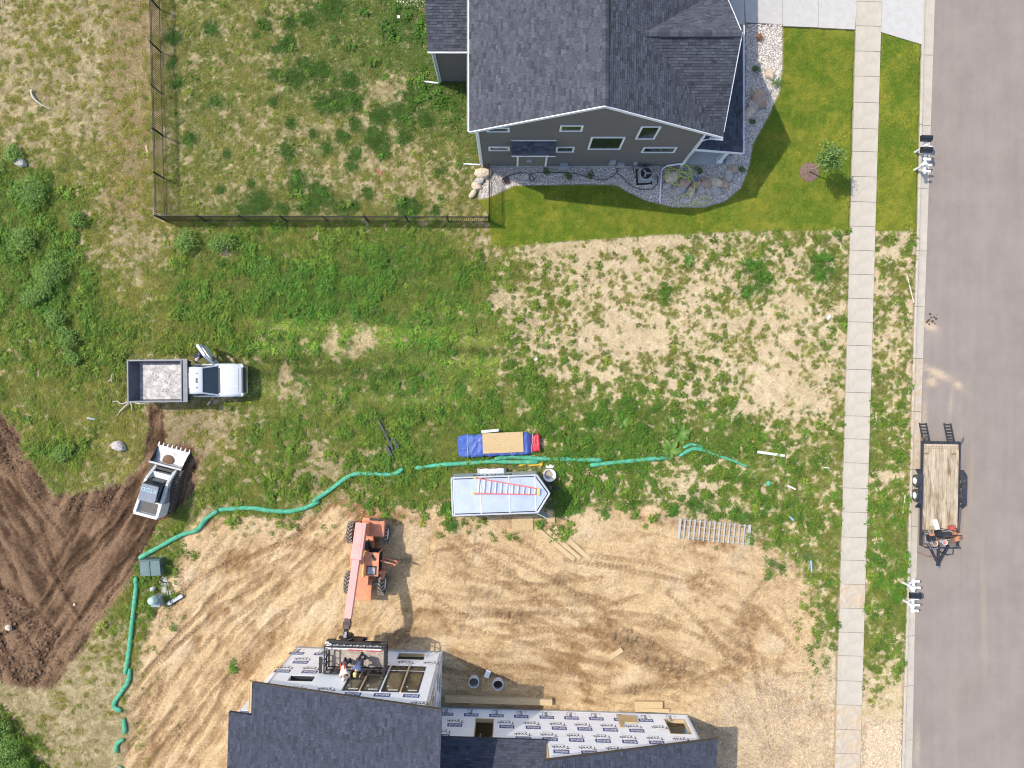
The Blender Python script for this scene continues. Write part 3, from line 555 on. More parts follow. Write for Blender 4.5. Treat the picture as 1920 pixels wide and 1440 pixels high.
M_CONC = mat("sidewalk_concrete", (.455, .405, .330), .85, var=.1, vs=2.2, bump=.25, bs=60, col2=(.37, .325, .265), cs=1.1, c2t=(.56, .78))
M_CONC2 = mat("fresh_driveway_concrete", (.46, .445, .415), .8, var=.07, vs=3, bump=.2, bs=60, col2=(.44, .425, .39), cs=1.6, c2t=(.5, .8))
M_DIRTY = mat("soil_stained_concrete", (.46, .39, .30), .9, var=.15, vs=4, bump=.3, bs=50, col2=(.47, .33, .19), cs=2.5, c2t=(.5, .7))
M_JOINT = mat("joint_filler", (.16, .13, .10), .95)
def PG(px, py): return ((px - 960) * S, (720 - py) * S)
def road_material():
    m = bpy.data.materials.new("worn_asphalt"); m.use_nodes = True; nt = m.node_tree; N = nt.nodes; L = nt.links; p = N["Principled BSDF"]; tc = N.new("ShaderNodeTexCoord")
    def noise(sc, det, ro=.6, st=None):
        n = N.new("ShaderNodeTexNoise"); n.inputs["Scale"].default_value = sc; n.inputs["Detail"].default_value = det; n.inputs["Roughness"].default_value = ro
        if st: mp = N.new("ShaderNodeMapping"); mp.inputs["Scale"].default_value = st; L.new(tc.outputs["Object"], mp.inputs[0]); L.new(mp.outputs[0], n.inputs["Vector"])
        else: L.new(tc.outputs["Object"], n.inputs["Vector"])
        return n.outputs[0]
    def ramp(f, a, b, ca, cb): r = N.new("ShaderNodeValToRGB"); e = r.color_ramp.elements; e[0].position = a; e[1].position = b; e[0].color = (*ca, 1); e[1].color = (*cb, 1); L.new(f, r.inputs[0]); return r.outputs[0]
    def mix(f, a, b, mode='MIX'):
        x = N.new("ShaderNodeMix"); x.data_type = 'RGBA'; x.blend_type = mode
        if isinstance(f, float): x.inputs[0].default_value = f
        else: L.new(f, x.inputs[0])
        L.new(a, x.inputs[6])
        if isinstance(b, tuple): x.inputs[7].default_value = (*b, 1)
        else: L.new(b, x.inputs[7])
        return x.outputs[2]
    c = ramp(noise(.5, 7, .68), .3, .7, (.280, .236, .204), (.345, .293, .255)); c = mix(1.0, c, ramp(noise(30, 4, .75), .3, .7, (.66, .66, .66), (1, 1, 1)), 'MULTIPLY'); c = mix(1.0, c, ramp(noise(1.0, 4, .6, (2.2, .12, 1)), .35, .65, (.93, .93, .93), (1, 1, 1)), 'MULTIPLY')
    at = N.new("ShaderNodeAttribute"); at.attribute_name = "soil"; sp = ramp(noise(14, 5, .75), .3, .75, (0, 0, 0), (1, 1, 1))
    ad = N.new("ShaderNodeMath"); ad.operation = 'ADD'; L.new(at.outputs["Fac"], ad.inputs[0]); L.new(sp, ad.inputs[1]); sb = N.new("ShaderNodeMapRange"); sb.inputs[1].default_value = .75; sb.inputs[2].default_value = 1.35; L.new(ad.outputs[0], sb.inputs[0]); ml = N.new("ShaderNodeMath"); ml.operation = 'MULTIPLY'; L.new(sb.outputs[0], ml.inputs[0]); L.new(at.outputs["Fac"], ml.inputs[1])
    c = mix(ml.outputs[0], c, (.50, .385, .26)); L.new(c, p.inputs["Base Color"]); p.inputs["Roughness"].default_value = .9; p.inputs["Specular IOR Level"].default_value = .3
    bp = N.new("ShaderNodeBump"); bp.inputs["Strength"].default_value = .3; bp.inputs["Distance"].default_value = .01; L.new(noise(70, 3), bp.inputs["Height"]); L.new(bp.outputs[0], p.inputs["Normal"]); return m
ys = np.concatenate([np.linspace(-2600, -100, 30), np.arange(-92, 1530, 7.0), np.linspace(1540, 4000, 30)]); ts = np.concatenate([[0], np.arange(.2, 9.7, .2), [9.9]])
YY, TT = np.meshgrid(ys, ts, indexing='ij'); xe = interp(YY.ravel(), GUT_EDGE).reshape(YY.shape) - .5; VX = (xe - 960) * S + TT; VY = (720 - YY) * S; VZ = -.115 + .05 * (1 - ((TT - 5) / 5) ** 2)
RPX = VX / S + 960; msk = np.zeros(YY.shape)
for cx, cy, a_, b_, th, k_ in ((1745, 612, 26, 11, .35, .8), (1760, 700, 40, 12, .45, .75), (1748, 716, 16, 12, .3, .7), (1798, 722, 14, 10, .6, .75), (1784, 760, 8, 50, .1, .45), (1736, 790, 8, 90, .0, .5), (1812, 735, 40, 14, .7, .35), (1822, 900, 10, 150, .04, .4), (1846, 1150, 12, 240, -.02, .38), (1800, 1300, 60, 160, .1, .22), (1868, 300, 10, 330, .02, .25), (1812, 980, 20, 90, .1, .38), (1780, 830, 30, 30, 0, .25), (1722, 1400, 8, 60, 0, .5), (1830, 800, 60, 60, .6, .22), (1790, 1070, 40, 60, .2, .22)):
    dx = RPX - cx; dy = YY - cy; u = (dx * math.cos(th) + dy * math.sin(th)) / a_; v = (-dx * math.sin(th) + dy * math.cos(th)) / b_; msk = np.maximum(msk, min(1, k_ * 1.4) * np.exp(-(u * u + v * v)))
nr, nc = YY.shape; q = (np.arange(nr - 1)[:, None] * nc + np.arange(nc - 1)[None, :]).ravel(); mb = MB(); me = bpy.data.meshes.new("road"); me.from_pydata(np.stack([VX.ravel(), VY.ravel(), VZ.ravel()], 1).tolist(), [], np.stack([q + nc, q + nc + 1, q + 1, q], 1).tolist()); me.materials.append(road_material())
at_ = me.attributes.new("soil", 'FLOAT', 'POINT'); at_.data.foreach_set("value", msk.ravel().astype(np.float32)); me.polygons.foreach_set("use_smooth", [True] * len(me.polygons)); me.update(); tag(link_mesh("road", me), kind="structure")
_r = random.Random(3); cl = MB()
for i in range(16):
    x, y = PG(1741 + _r.uniform(-2, 20), 588 + _r.uniform(0, 20)); s_ = _r.uniform(.03, .09); cl.lathe((x, y, -.11), (0, 0, 1), [(s_, 0), (s_ * .8, s_ * .5), (.001, s_ * .75)], 6)
tag(cl.build("soil_clods", mat("dark_clod", (.10, .055, .035), .95, bump=.5)), "dark soil clods lying by the gutter", "dirt", kind="stuff")

# kerb and gutter, cast in lengths
kerb = empty("kerb", (0, 0, 0)); tag(kerb, kind="structure")
cuts = [-420, -300, -170, -40, 102, 234, 353, 470, 575, 672, 772, 880, 988, 1090, 1193, 1287, 1389, 1490, 1600, 1720]
for k, (a, b) in enumerate(zip(cuts[:-1], cuts[1:])):
    q = MB(); rings = []
    for yv in (a + .35, b - .35):
        cb = float(interp(np.array([yv]), CURB_BACK)[0]); ge = float(interp(np.array([yv]), GUT_EDGE)[0]); w = (ge - cb) * S
        x0, y0 = PG(cb, yv); pr = [(0, -.3), (0, .02), (.015, .032), (.13, .032), (.155, .02), (.19, -.075), (w, -.108), (w, -.3)]
        rings.append([Vector((x0 + u, y0, z)) for u, z in pr])
    q.loft(rings); q.build("kerb_segment", M_DIRTY if k in (9, 10) else M_CONC, kerb)
# sidewalk slabs
walk = empty("sidewalk", (0, 0, 0)); tag(walk, kind="structure"); wa = math.atan(.0282)
sq = MB().box((0, 0, -.06), (WALK * S - .004, 1.0, .2)).mesh("sidewalk_slab", M_CONC); sq2 = sq.copy(); sq2.materials[0] = M_DIRTY
jy = [-420, -372, -324, -276, -228, -180, -132, -86, -42, 4, 50, 97, 144, 193, 242, 285, 332, 379, 425, 470, 515, 560, 604, 648, 693, 736, 780, 823, 868, 915, 960, 1007, 1050, 1095, 1140, 1185, 1229, 1276, 1321, 1367, 1412, 1458, 1504, 1550, 1596, 1642, 1690, 1740]
for k, (a, b) in enumerate(zip(jy[:-1], jy[1:])):
    c = (a + b) / 2; x, y = PG(walk_w(c) + WALK / 2, c)
    o = link_mesh("sidewalk_slab", sq2 if k in (38, 39, 40, 33) else sq, walk, (x, y, .035 + rnd.uniform(-.006, .006)), (rnd.uniform(-.004, .004), rnd.uniform(-.003, .003), -wa), (1, (b - a) * S - .022, 1))
jb = MB().prism([PG(walk_w(-420) + 1, -420), PG(walk_w(1740) + 1, 1740), PG(walk_w(1740) + WALK - 1, 1740), PG(walk_w(-420) + WALK - 1, -420)], -.2, .018); jb.build("joint_bed", M_JOINT, walk)
# driveway slabs and apron
dw = empty("driveway", (0, 0, 0)); tag(dw, kind="structure")
for poly in ([(1396, -2), (1399, -220), (1467, -220), (1467, 46), (1398, 42)], [(1467.6, 49), (1467.6, -220), (1535, -220), (1534, 51.5)], [(1535.6, -220), (1612, -220), (1606.5, -2), (1534.6, -2)], [(1534.6, -1.4), (1606, -1.4), (1603, 55.5), (1534.6, 52)],
             [(1653.5, -220), (1734, -220), (1730, 84), (1690, 72), (1651, 60)]):
    MB().prism([PG(*p) for p in poly], -.2, .024).build("driveway_slab", M_CONC2, dw)
porch_walk = MB().prism([PG(*p) for p in ((1369, -2), (1395.4, -2), (1397.4, 183), (1369, 183))], -.2, .03).build("entry_walk", M_CONC2, dw)
OBST += [[(1360, -300), (1470, -300), (1470, 60), (1400, 50), (1400, 190), (1360, 190)]]
# ------------------------------------------------------------------ finished grey house
M_SHING = mat("charcoal_shingles", (.094, .101, .122), .92, var=.16, vs=9, tint=.36, bump=.4, bs=90, spec=.2)
M_SHING2 = mat("new_blue_grey_shingles", (.072, .080, .108), .92, var=.16, vs=9, tint=.3, bump=.4, bs=90, spec=.2)
M_SIDE = mat("grey_lap_siding", (.145, .134, .129), .7, var=.06, vs=1.2, stretch=(.3, .3, 3))
M_WHITE = mat("white_trim_paint", (.74, .75, .76), .5, var=.04)
M_GLASS = mat("window_glass", (.018, .026, .024), .06, var=.3, vs=1.5, spec=.8)
M_DARKM = mat("black_metal", (.012, .012, .014), .6, var=.2)
M_GREYM = mat("grey_metal_box", (.36, .37, .38), .5, metal=.2, var=.08)
M_FOUND = mat("foundation_concrete", (.40, .39, .37), .9, bump=.2)

def clip_poly(poly, clip):
    """Sutherland-Hodgman against a convex counter-clockwise polygon"""
    out = poly
    for i in range(len(clip)):
        a = clip[i]; b = clip[(i + 1) % len(clip)]; inp = out; out = []
        if not inp: return []
        def side(p): return (b[0] - a[0]) * (p[1] - a[1]) - (b[1] - a[1]) * (p[0] - a[0])
        for j in range(len(inp)):
            p = inp[j]; q = inp[(j + 1) % len(inp)]; sp = side(p); sq_ = side(q)
            if sp >= 0: out.append(p)
            if (sp >= 0) != (sq_ >= 0):
                t = sp / (sp - sq_); out.append((p[0] + (q[0] - p[0]) * t, p[1] + (q[1] - p[1]) * t))
    return out
def shingle_field(name, O, U, V, clip, material, parent, seed, expo=.145, lift=.022, tabs=(.16, .42)):
    """courses of shingles on the plane O + u U + v V (unit vectors, V up the slope), cut to the polygon clip in u, v"""
    r = random.Random(seed); O = Vector(O); U = Vector(U).normalized(); V = Vector(V).normalized(); Nn = U.cross(V).normalized()
    if Nn.z < 0: Nn = -Nn
    a = sum(clip[i][0] * clip[(i + 1) % len(clip)][1] - clip[(i + 1) % len(clip)][0] * clip[i][1] for i in range(len(clip)))
    if a < 0: clip = clip[::-1]
    us = [p[0] for p in clip]; vs_ = [p[1] for p in clip]; mb = MB(); v = min(vs_)
    while v < max(vs_):
        u = min(us) - r.uniform(0, .3); row = r.uniform(-.05, .05)
        while u < max(us):
            w = r.uniform(*tabs); pc = clip_poly([(u, v), (u + w - .006, v), (u + w - .006, v + expo * 1.02), (u, v + expo * 1.02)], clip)
            if len(pc) >= 3:
                tk = lift * r.choice((.55, 1.0, 1.0, 1.35)); mb.a = min(1, max(0, r.gauss(.5, .23) + row))
                top = [O + U * p[0] + V * p[1] + Nn * (.012 + tk * (1 - (p[1] - v) / (expo * 1.02))) for p in pc]; n = len(top)
                low = [p - Nn * (tk + .006) for p in top]
                if U.cross(V).z < 0: top.reverse(); low.reverse()
                mb.add(top + low, [tuple(range(n))] + [(i, n + i, n + (i + 1) % n, (i + 1) % n) for i in range(n)])
            u += w
        v += expo
    o = mb.build(name, material, parent, att=True); o["kind"] = "stuff"; return o
def slab(name, pts, th, m, parent, bevel=0):
    """roof or deck plate: planar polygon pts (top face) with thickness th downwards"""
    return MB().extrude([Vector(p) for p in pts], (0, 0, -th)).build(name, m, parent, bevel=bevel)
def window(parent, c, w, h, n=(0, -1, 0), bar=None, frame=.11, fm=None, gm=None, name="window", depth=.05, vbar=None):
    """window on a vertical wall: c = centre on the wall face, n = outward normal; window > pane, muntin"""
    fm = fm or M_WHITE; gm = gm or M_GLASS; n = Vector(n); t = Vector((-n.y, n.x, 0)); c = Vector(c); up = Vector((0, 0, 1)); f = MB()
    def B(a, b, z0, z1, d0, d1, mb):
        p = [c + t * a + up * z0, c + t * b + up * z0, c + t * b + up * z1, c + t * a + up * z1]
        mb.extrude([q + n * d1 for q in p], n * (d0 - d1))
    B(-w / 2, w / 2, h / 2 - frame, h / 2, 0, depth, f); B(-w / 2, w / 2, -h / 2, -h / 2 + frame * .8, 0, depth + .015, f)
    B(-w / 2, -w / 2 + frame, -h / 2 + frame * .8, h / 2 - frame, 0, depth, f); B(w / 2 - frame, w / 2, -h / 2 + frame * .8, h / 2 - frame, 0, depth, f)
    o = f.build(name, fm, parent); g = MB(); B(-w / 2 + frame, w / 2 - frame, -h / 2 + frame * .8, h / 2 - frame, 0, depth * .45, g); g.build("pane", gm, o)
    if bar is not None:
        g = MB(); B(-w / 2 + frame, w / 2 - frame, bar * h - .025, bar * h + .025, 0, depth * .7, g); g.build("muntin", M_DARKM if fm == M_WHITE else fm, o)
    if vbar is not None:
        g = MB(); B(vbar * w - .025, vbar * w + .025, -h / 2 + frame * .8, h / 2 - frame, 0, depth * .72, g); g.build("muntin", M_DARKM if fm == M_WHITE else fm, o)
    return o
def siding(name, x0, x1, y, prof, parent, m=M_SIDE, n=-1, z0=.25, lap=.17, axis='x'):
    """lapped boards on a wall between x0 and x1; prof(z) gives the left and right end at that height"""
    mb = MB(); z = z0
    while True:
        z2 = z + lap; l0, r0 = prof(z); l1, r1 = prof(z2)
        if r1 - l1 < .1: break
        d0, d1 = .018 * n, .004 * n
        def V3(a, d, zz): return (a, y + d, zz) if axis == 'x' else (y + d, a, zz)
        q = [V3(l0, d0, z), V3(r0, d0, z), V3(r1, d1, z2 + .004), V3(l1, d1, z2 + .004), V3(l0, 0, z), V3(r0, 0, z)]
        mb.add(q, [(0, 1, 2, 3), (4, 5, 1, 0)] if (n < 0) == (axis == 'x') else [(3, 2, 1, 0), (0, 1, 5, 4)])
        z = z2
    o = mb.build(name, m, parent); o["kind"] = "stuff"; return o

house = empty("grey_house", (0, 0, 0)); tag(house, "grey two-storey house with dark shingled gable roof and white trim", "house")
YS = 13.23; XW, XE = -1.79, 10.2; YN = 34.0; AX, AH = 4.385, 10.3; LX, LH = -2.21, 6.71; RX, RH = 11.2, 5.85; OV = .13
ml = (AH - LH) / (AX - LX); mr = (AH - RH) / (RX - AX)
def roof_h(x): return AH - (ml * (AX - x) if x < AX else mr * (x - AX))
wall = MB(); pent = [(XW, 0), (XE, 0), (XE, roof_h(XE) - .16), (AX, AH - .16), (XW, roof_h(XW) - .16)]
wall.extrude([Vector((x, YS, z)) for x, z in pent], (0, YN - YS, 0)); wallo = wall.build("wall", M_SIDE, house)
def prof(z):
    l = XW if z < roof_h(XW) - .16 else AX - (AH - .16 - z) / ml; r_ = XE if z < roof_h(XE) - .16 else AX + (AH - .16 - z) / mr
    return (max(l, XW), min(r_, XE))
siding("siding", XW, XE, YS, prof, wallo); MB().box(((XW + XE) / 2, YS - .012, .12), (XE - XW + .02, .05, .24)).build("foundation", M_FOUND, house)
# roof plates and shingles
WR = (6.47, 17.14, 8.94); NE_ = 20.93
def RP(x, y): return Vector((x, y, roof_h(x)))
ysr = YS - OV
roof = slab("roof", [RP(LX, ysr), RP(AX, ysr), RP(AX, YN), RP(LX, YN)], .14, M_SHING, house)
slab("roof_plate", [RP(AX, ysr), RP(RX, ysr), RP(RX, 13.35), Vector(WR), Vector((AX, WR[1], AH))], .14, M_SHING, roof)
slab("roof_plate", [Vector((AX, WR[1], AH)), Vector(WR), RP(RX, NE_), RP(RX, YN), RP(AX, YN)], .14, M_SHING, roof)
ridge_e = Vector((RX + .02, WR[1], WR[2]))
slab("roof_plate", [Vector(WR), Vector((RX, 13.35, RH)), ridge_e], .14, M_SHING, roof); slab("roof_plate", [Vector(WR), ridge_e, Vector((RX, NE_, RH))], .14, M_SHING, roof)
lw = math.hypot(AX - LX, AH - LH); Vw = (AX - LX, 0, AH - LH)
shingle_field("shingles", RP(LX, ysr), (0, 1, 0), Vw, [(0, 0), (YN - ysr, 0), (YN - ysr, lw), (0, lw)], M_SHING, roof, 1)
ke = math.hypot(RX - AX, AH - RH) / (RX - AX); Ve = (AX - RX, 0, AH - RH)
def EU(x, y): return (y - ysr, (RX - x) * ke)
shingle_field("shingles", RP(RX, ysr), (0, 1, 0), Ve, [EU(RX, ysr), EU(RX, 13.35), EU(WR[0], WR[1]), EU(AX, WR[1]), EU(AX, ysr)], M_SHING, roof, 2)
shingle_field("shingles", RP(RX, ysr), (0, 1, 0), Ve, [EU(RX, NE_), EU(RX, YN), EU(AX, YN), EU(AX, WR[1]), EU(WR[0], WR[1])], M_SHING, roof, 3)
Vs = Vector((0, WR[1] - 13.35, WR[2] - RH)); ls = Vs.length
shingle_field("shingles", (WR[0], 13.35, RH), (1, 0, 0), Vs, [(RX - WR[0], 0), (RX - WR[0], ls), (0, ls)], M_SHING, roof, 4)
Vn_ = Vector((0, WR[1] - NE_, WR[2] - RH))
shingle_field("shingles", (WR[0], NE_, RH), (1, 0, 0), Vn_, [(RX - WR[0], 0), (RX - WR[0], ls), (0, ls)], M_SHING, roof, 5)
# ridge caps, ridge vent, rakes, gutters
def caps(p, q, n, w=.16, m=M_SHING, parent=None, h=.03):
    p = Vector(p); q = Vector(q); d = (q - p).normalized(); s_ = d.cross(Vector((0, 0, 1))).normalized(); mb = MB(); L_ = (q - p).length / n
    for i in range(n):
        a = p + d * (i * L_); b = p + d * ((i + 1) * L_ + .02); mb.a = rnd.uniform(.1, .8); z = Vector((0, 0, h + .012)); z2 = Vector((0, 0, h)); dn = Vector((0, 0, -w * .5))
        mb.add([a - s_ * w + dn + z, a + z, a + s_ * w + dn + z, b - s_ * w + dn + z2, b + z2, b + s_ * w + dn + z2], [(0, 1, 4, 3), (1, 2, 5, 4), (0, 3, 4, 1), (1, 4, 5, 2)])
    return mb.build("ridge_cap", m, parent, att=True)
caps((AX, ysr, AH + .03), (AX, YN, AH + .03), 70, .16, M_SHING, roof)
MB().box((AX + .13, 22.5, AH - .02), (.10, 13.0, .05)).build("ridge_vent", M_DARKM, roof)
caps((WR[0] - .2, WR[1], WR[2] + .03), (RX, WR[1], WR[2] + .03), 24, .16, M_SHING, roof); MB().box((9.0, WR[1] - .15, WR[2] - .04), (3.6, .1, .05)).build("ridge_vent", M_DARKM, roof)
f = MB(); f.bar((LX, ysr - .03, LH - .08), (AX, ysr - .03, AH - .08), .05, .22, (0, -1, 0)); f.bar((AX, ysr - .03, AH - .08), (RX - .75, ysr - .03, roof_h(RX - .75) - .08), .05, .22, (0, -1, 0))
fo = MB()
for a, b in (((LX, LH), (AX, AH)), ((AX, AH), (RX, RH))):
    fo.extrude([Vector((a[0], ysr - .005, a[1] + .005)), Vector((b[0], ysr - .005, b[1] + .005)), Vector((b[0], ysr - .005, b[1] - .22)), Vector((a[0], ysr - .005, a[1] - .22))], (0, -.05, 0))
fo.build("rake_board", M_WHITE, roof)
fo = MB(); fo.extrude([ridge_e + Vector((.005, 0, 0)), Vector((RX + .005, 13.35, RH)), Vector((RX + .005, 13.35, RH - .2)), ridge_e + Vector((.005, 0, -.22))], (.05, 0, 0)); fo.extrude([ridge_e + Vector((.005, 0, 0)), Vector((RX + .005, NE_, RH)), Vector((RX + .005, NE_, RH - .2)), ridge_e + Vector((.005, 0, -.22))], (.05, 0, 0)); fo.build("rake_board", M_WHITE, roof)
MB().extrude([Vector((XE, 13.5, RH)), Vector((XE, 20.8, RH)), Vector((XE, WR[1], WR[2] - .2))], (-.3, 0, 0)).build("gable_wall", M_SIDE, house)
def gutter(name, p, q, parent, side):
    p = Vector(p); q = Vector(q); s_ = Vector(side); mb = MB(); pr = [(0, 0), (0, -.1), (.09, -.1), (.12, 0), (.105, 0), (.08, -.085), (.015, -.085), (.015, 0)]
    mb.loft([[e + s_ * a + Vector((0, 0, b)) for a, b in pr] for e in (p, q)]); return mb.build(name, M_WHITE, parent)
gutter("gutter", (LX - .005, ysr, LH - .01), (LX - .005, YN, LH - .01), roof, (-1, 0, 0))
gutter("gutter", (RX - .75, ysr - .06, RH + .12), (RX, ysr - .06, RH - .01), roof, (0, -1, 0))
# windows (centre x, sill, head, width)
for x, z0, z1, w, bar, vb in ((-.72, 6.42, 7.0, 1.2, None, None), (-.72, 3.3, 3.95, 1.2, None, None), (3.06, 6.5, 7.35, 1.2, None, None), (5.15, 3.55, 5.55, 1.85, None, .0), (7.14, 5.28, 7.2, 1.05, -.05, None), (8.28, 2.95, 3.85, 1.9, None, None), (2.98, 3.05, 3.9, 1.05, None, None)):
    window(house, (x, YS - .018, (z0 + z1) / 2), w, z1 - z0, bar=bar, vbar=vb)
# fireplace chase with its own little roof
ch = MB().box((1.13, YS - .26, 3.2), (1.62, .52, 2.3)).build("chase", M_SIDE, house)
siding("siding", .32, 1.94, YS - .52, lambda z: (.32, 1.94) if z < 4.36 else (0, 0), ch, z0=2.05)
for x in (.32, 1.94): MB().box((x, YS - .54, 3.2), (.10, .07, 2.31)).build("corner_board", M_WHITE, ch)
cr = slab("chase_roof", [Vector((-.02, YS - .66, 4.33)), Vector((2.40, YS - .66, 4.33)), Vector((2.40, YS - .02, 4.92)), Vector((-.02, YS - .02, 4.92))], .07, M_SHING, house)
shingle_field("shingles", (-.02, YS - .66, 4.33), (1, 0, 0), (0, .64, .59), [(0, 0), (2.42, 0), (2.42, .87), (0, .87)], M_SHING, cr, 6)
MB().box((1.19, YS - .68, 4.30), (2.44, .03, .13)).build("fascia", M_WHITE, cr); MB().box((1.19, YS - .035, 4.96), (2.44, .03, .08)).build("flashing", M_WHITE, cr)
MB().box((.98, YS - .58, 3.2), (.3, .1, .3)).ring((.98, YS - .63, 3.2), (.98, YS - .68, 3.2), .12, .08).build("flue_vent", M_GREYM, ch)
# corner boards and downspouts
for x in (XW - .02, XE + .02): MB().box((x, YS - .02, 3.1 if x > 0 else 3.45), (.13, .09, 6.0 if x > 0 else 6.6)).build("corner_board", M_WHITE, house)
d = MB().tube([(LX - .03, YS + .1, LH - .1), (XW - .11, YS + .12, LH - .75), (XW - .11, YS + .12, .12), (XW - .2, YS + .11, .07), (XW - 1.15, YS + .17, .06)], .05, 6); d.build("downspout", M_WHITE, house)
d = MB().tube([(RX - .5, YS - .2, RH), (XE + .06, YS - .08, RH - .75), (XE + .06, YS - .08, 3.3), (XE + .06, YS - .1, 1.1), (XE - .85, YS - .1, .62), (XE - 1.05, YS - .14, .18), (XE - 1.1, YS - .3, .07), (9.0 - .0, YS - 2.2, .05)], .055, 6); d.build("downspout", M_WHITE, house)
# porch on the street side
po = slab("porch_roof", [Vector((10.3, 13.15, 3.75)), Vector((13.1, 13.15, 3.05)), Vector((13.1, 20.4, 3.05)), Vector((10.3, 20.4, 3.75))], .12, M_SHING, house)
shingle_field("shingles", (13.1, 13.15, 3.05), (0, 1, 0), (-2.8, 0, .70), [(0, 0), (7.25, 0), (7.25, 2.88), (0, 2.88)], M_SHING, po, 7)
gutter("gutter", (13.1, 13.1, 3.04), (13.1, 20.4, 3.04), po, (1, 0, 0))
MB().extrude([Vector((10.25, 13.14, 3.76)), Vector((13.12, 13.14, 3.05)), Vector((13.12, 13.14, 2.85)), Vector((10.25, 13.14, 3.5))], (0, -.05, 0)).build("fascia", M_WHITE, po)
MB().prism([(10.22, 13.35), (12.75, 13.35), (12.75, 20.3), (10.22, 20.3)], .0, .18).build("porch_floor", M_CONC2, house)
for y in (13.55, 17.0, 20.1): MB().box((12.55, y, 1.6), (.24, .24, 2.85)).box((12.55, y, .3), (.34, .34, .25)).build("porch_column", M_WHITE, house)
MB().box((12.6, 16.8, 2.88), (.2, 7.0, .2)).build("porch_beam", M_WHITE, house)
window(house, (XE + .01, 16.5, 1.9), 1.2, 1.5, (1, 0, 0)); MB().box((XE + .03, 18.6, 1.2), (.06, 1.0, 2.1)).build("front_door", mat("dark_door", (.05, .05, .06), .5), house)
# wing at the back
WX0, WX1, WY = -4.32, XW, 18.43
wg = MB().box(((WX0 + WX1) / 2, WY + 6, 2.3), (WX1 - WX0, 12, 4.6)).build("wing_wall", M_SIDE, house)
siding("siding", WX0, WX1, WY, lambda z: (WX0, WX1) if z < 4.6 else (0, 0), wg)
wr = slab("wing_roof", [Vector((-4.62, WY - .25, 4.72)), Vector((XW, WY - .25, 4.72)), Vector((XW, WY + 8, 8.0)), Vector((-4.62, WY + 8, 8.0))], .13, M_SHING, house)
shingle_field("shingles", (-4.62, WY - .25, 4.72), (1, 0, 0), (0, 8.25, 3.28), [(0, 0), (2.8, 0), (2.8, 8.85), (0, 8.85)], M_SHING, wr, 8)
gutter("gutter", (-4.62, WY - .26, 4.71), (XW, WY - .26, 4.71), wr, (0, -1, 0)); MB().box((WX0 - .02, WY - .02, 2.4), (.13, .1, 4.5)).build("corner_board", M_WHITE, house)
MB().tube([(WX0 - .1, WY - .3, 4.6), (WX0 - .1, WY - .12, 4.2), (WX0 - .1, WY - .12, .12), (WX0 - .2, WY - .12, .06), (WX0 - 1.3, WY + .02, .06)], .055, 6).build("downspout", M_WHITE, house)
# meters, vents and outlets low on the wall
for nm, x, z, w, h, d_ in (("meter_box", 5.95, 1.2, .38, .55, .18), ("meter_box", 6.5, .75, .42, .5, .2), ("outlet_box", 7.35, 1.0, .22, .3, .15), ("hose_reel", 3.1, .62, .5, .4, .28)):
    MB().box((x, YS - d_ / 2 - .01, z), (w, d_, h)).build(nm, M_GREYM, house, bevel=.015)
MB().tube([(7.35, YS - .12, .9), (7.3, YS - .15, .4), (7.4, YS - .5, .3)], .025, 6).build("conduit", M_DARKM, house)
OBST += [[(905, 316), (905, -400), (1400, -400), (1365, 313)], [(824, 156), (824, -400), (910, -400), (910, 156)]]
# ------------------------------------------------------------------ house under construction, wrapped in white sheeting
M_WRAP = mat("white_house_wrap", (.86, .87, .90), .5, var=.05, vs=2.5, bump=.55, bs=3.5)
M_OSB = mat("oriented_strand_board", (.47, .335, .17), .85, var=.3, vs=26, bump=.3, bs=40, col2=(.58, .44, .25), cs=30, c2t=(.5, .6))
M_PINE = mat("pine_lumber", (.50, .37, .205), .8, var=.14, vs=3, stretch=(1, 8, 8), bump=.15, bs=30)
M_INK = mat("black_print", (.07, .07, .085), .6); M_BLUE = mat("blue_print", (.045, .075, .24), .6, var=.06); M_RED = mat("red_print", (.55, .04, .05), .6)
M_VOID = mat("dark_interior", (.03, .025, .02), .9); M_WFRAME = mat("dark_window_frame", (.03, .032, .035), .4)
M_IGLASS = mat("new_window_glass", (.085, .072, .045), .08, var=.35, vs=1.6, spec=.7)
AXY = Vector((-4.22, -16.30, 0)); site = empty("house_under_construction", AXY, R(-1.8)); tag(site, "unfinished house in white printed wrap with blue-grey shingled roofs", "house")
def holed_wall(name, outline, holes, P, n, th, m, parent):
    """outline and holes are in wall coordinates (a, z); P(a, z) gives the outer face point, n the outward normal"""
    loops = [outline] + [[(x0, z0), (x0, z1), (x1, z1), (x1, z0)] for x0, x1, z0, z1 in holes]
    fl = [p for l in loops for p in l]; tri = mgeo.tessellate_polygon([[Vector((a, z, 0)) for a, z in l] for l in loops]); mb = MB(); n = Vector(n); N_ = len(fl)
    front = [P(a, z) for a, z in fl]; back = [p - n * th for p in front]; fs = []
    for t in tri:
        nn = (front[t[1]] - front[t[0]]).cross(front[t[2]] - front[t[0]]); t = tuple(t) if nn.dot(n) > 0 else tuple(t)[::-1]
        fs.append(t); fs.append(tuple(N_ + i for i in t[::-1]))
    b = 0
    for l in loops:
        k = len(l)
        for i in range(k): fs.append((b + i, b + (i + 1) % k, N_ + b + (i + 1) % k, N_ + b + i))
        b += k
    mb.add(front + back, fs); return mb.build(name, m, parent)
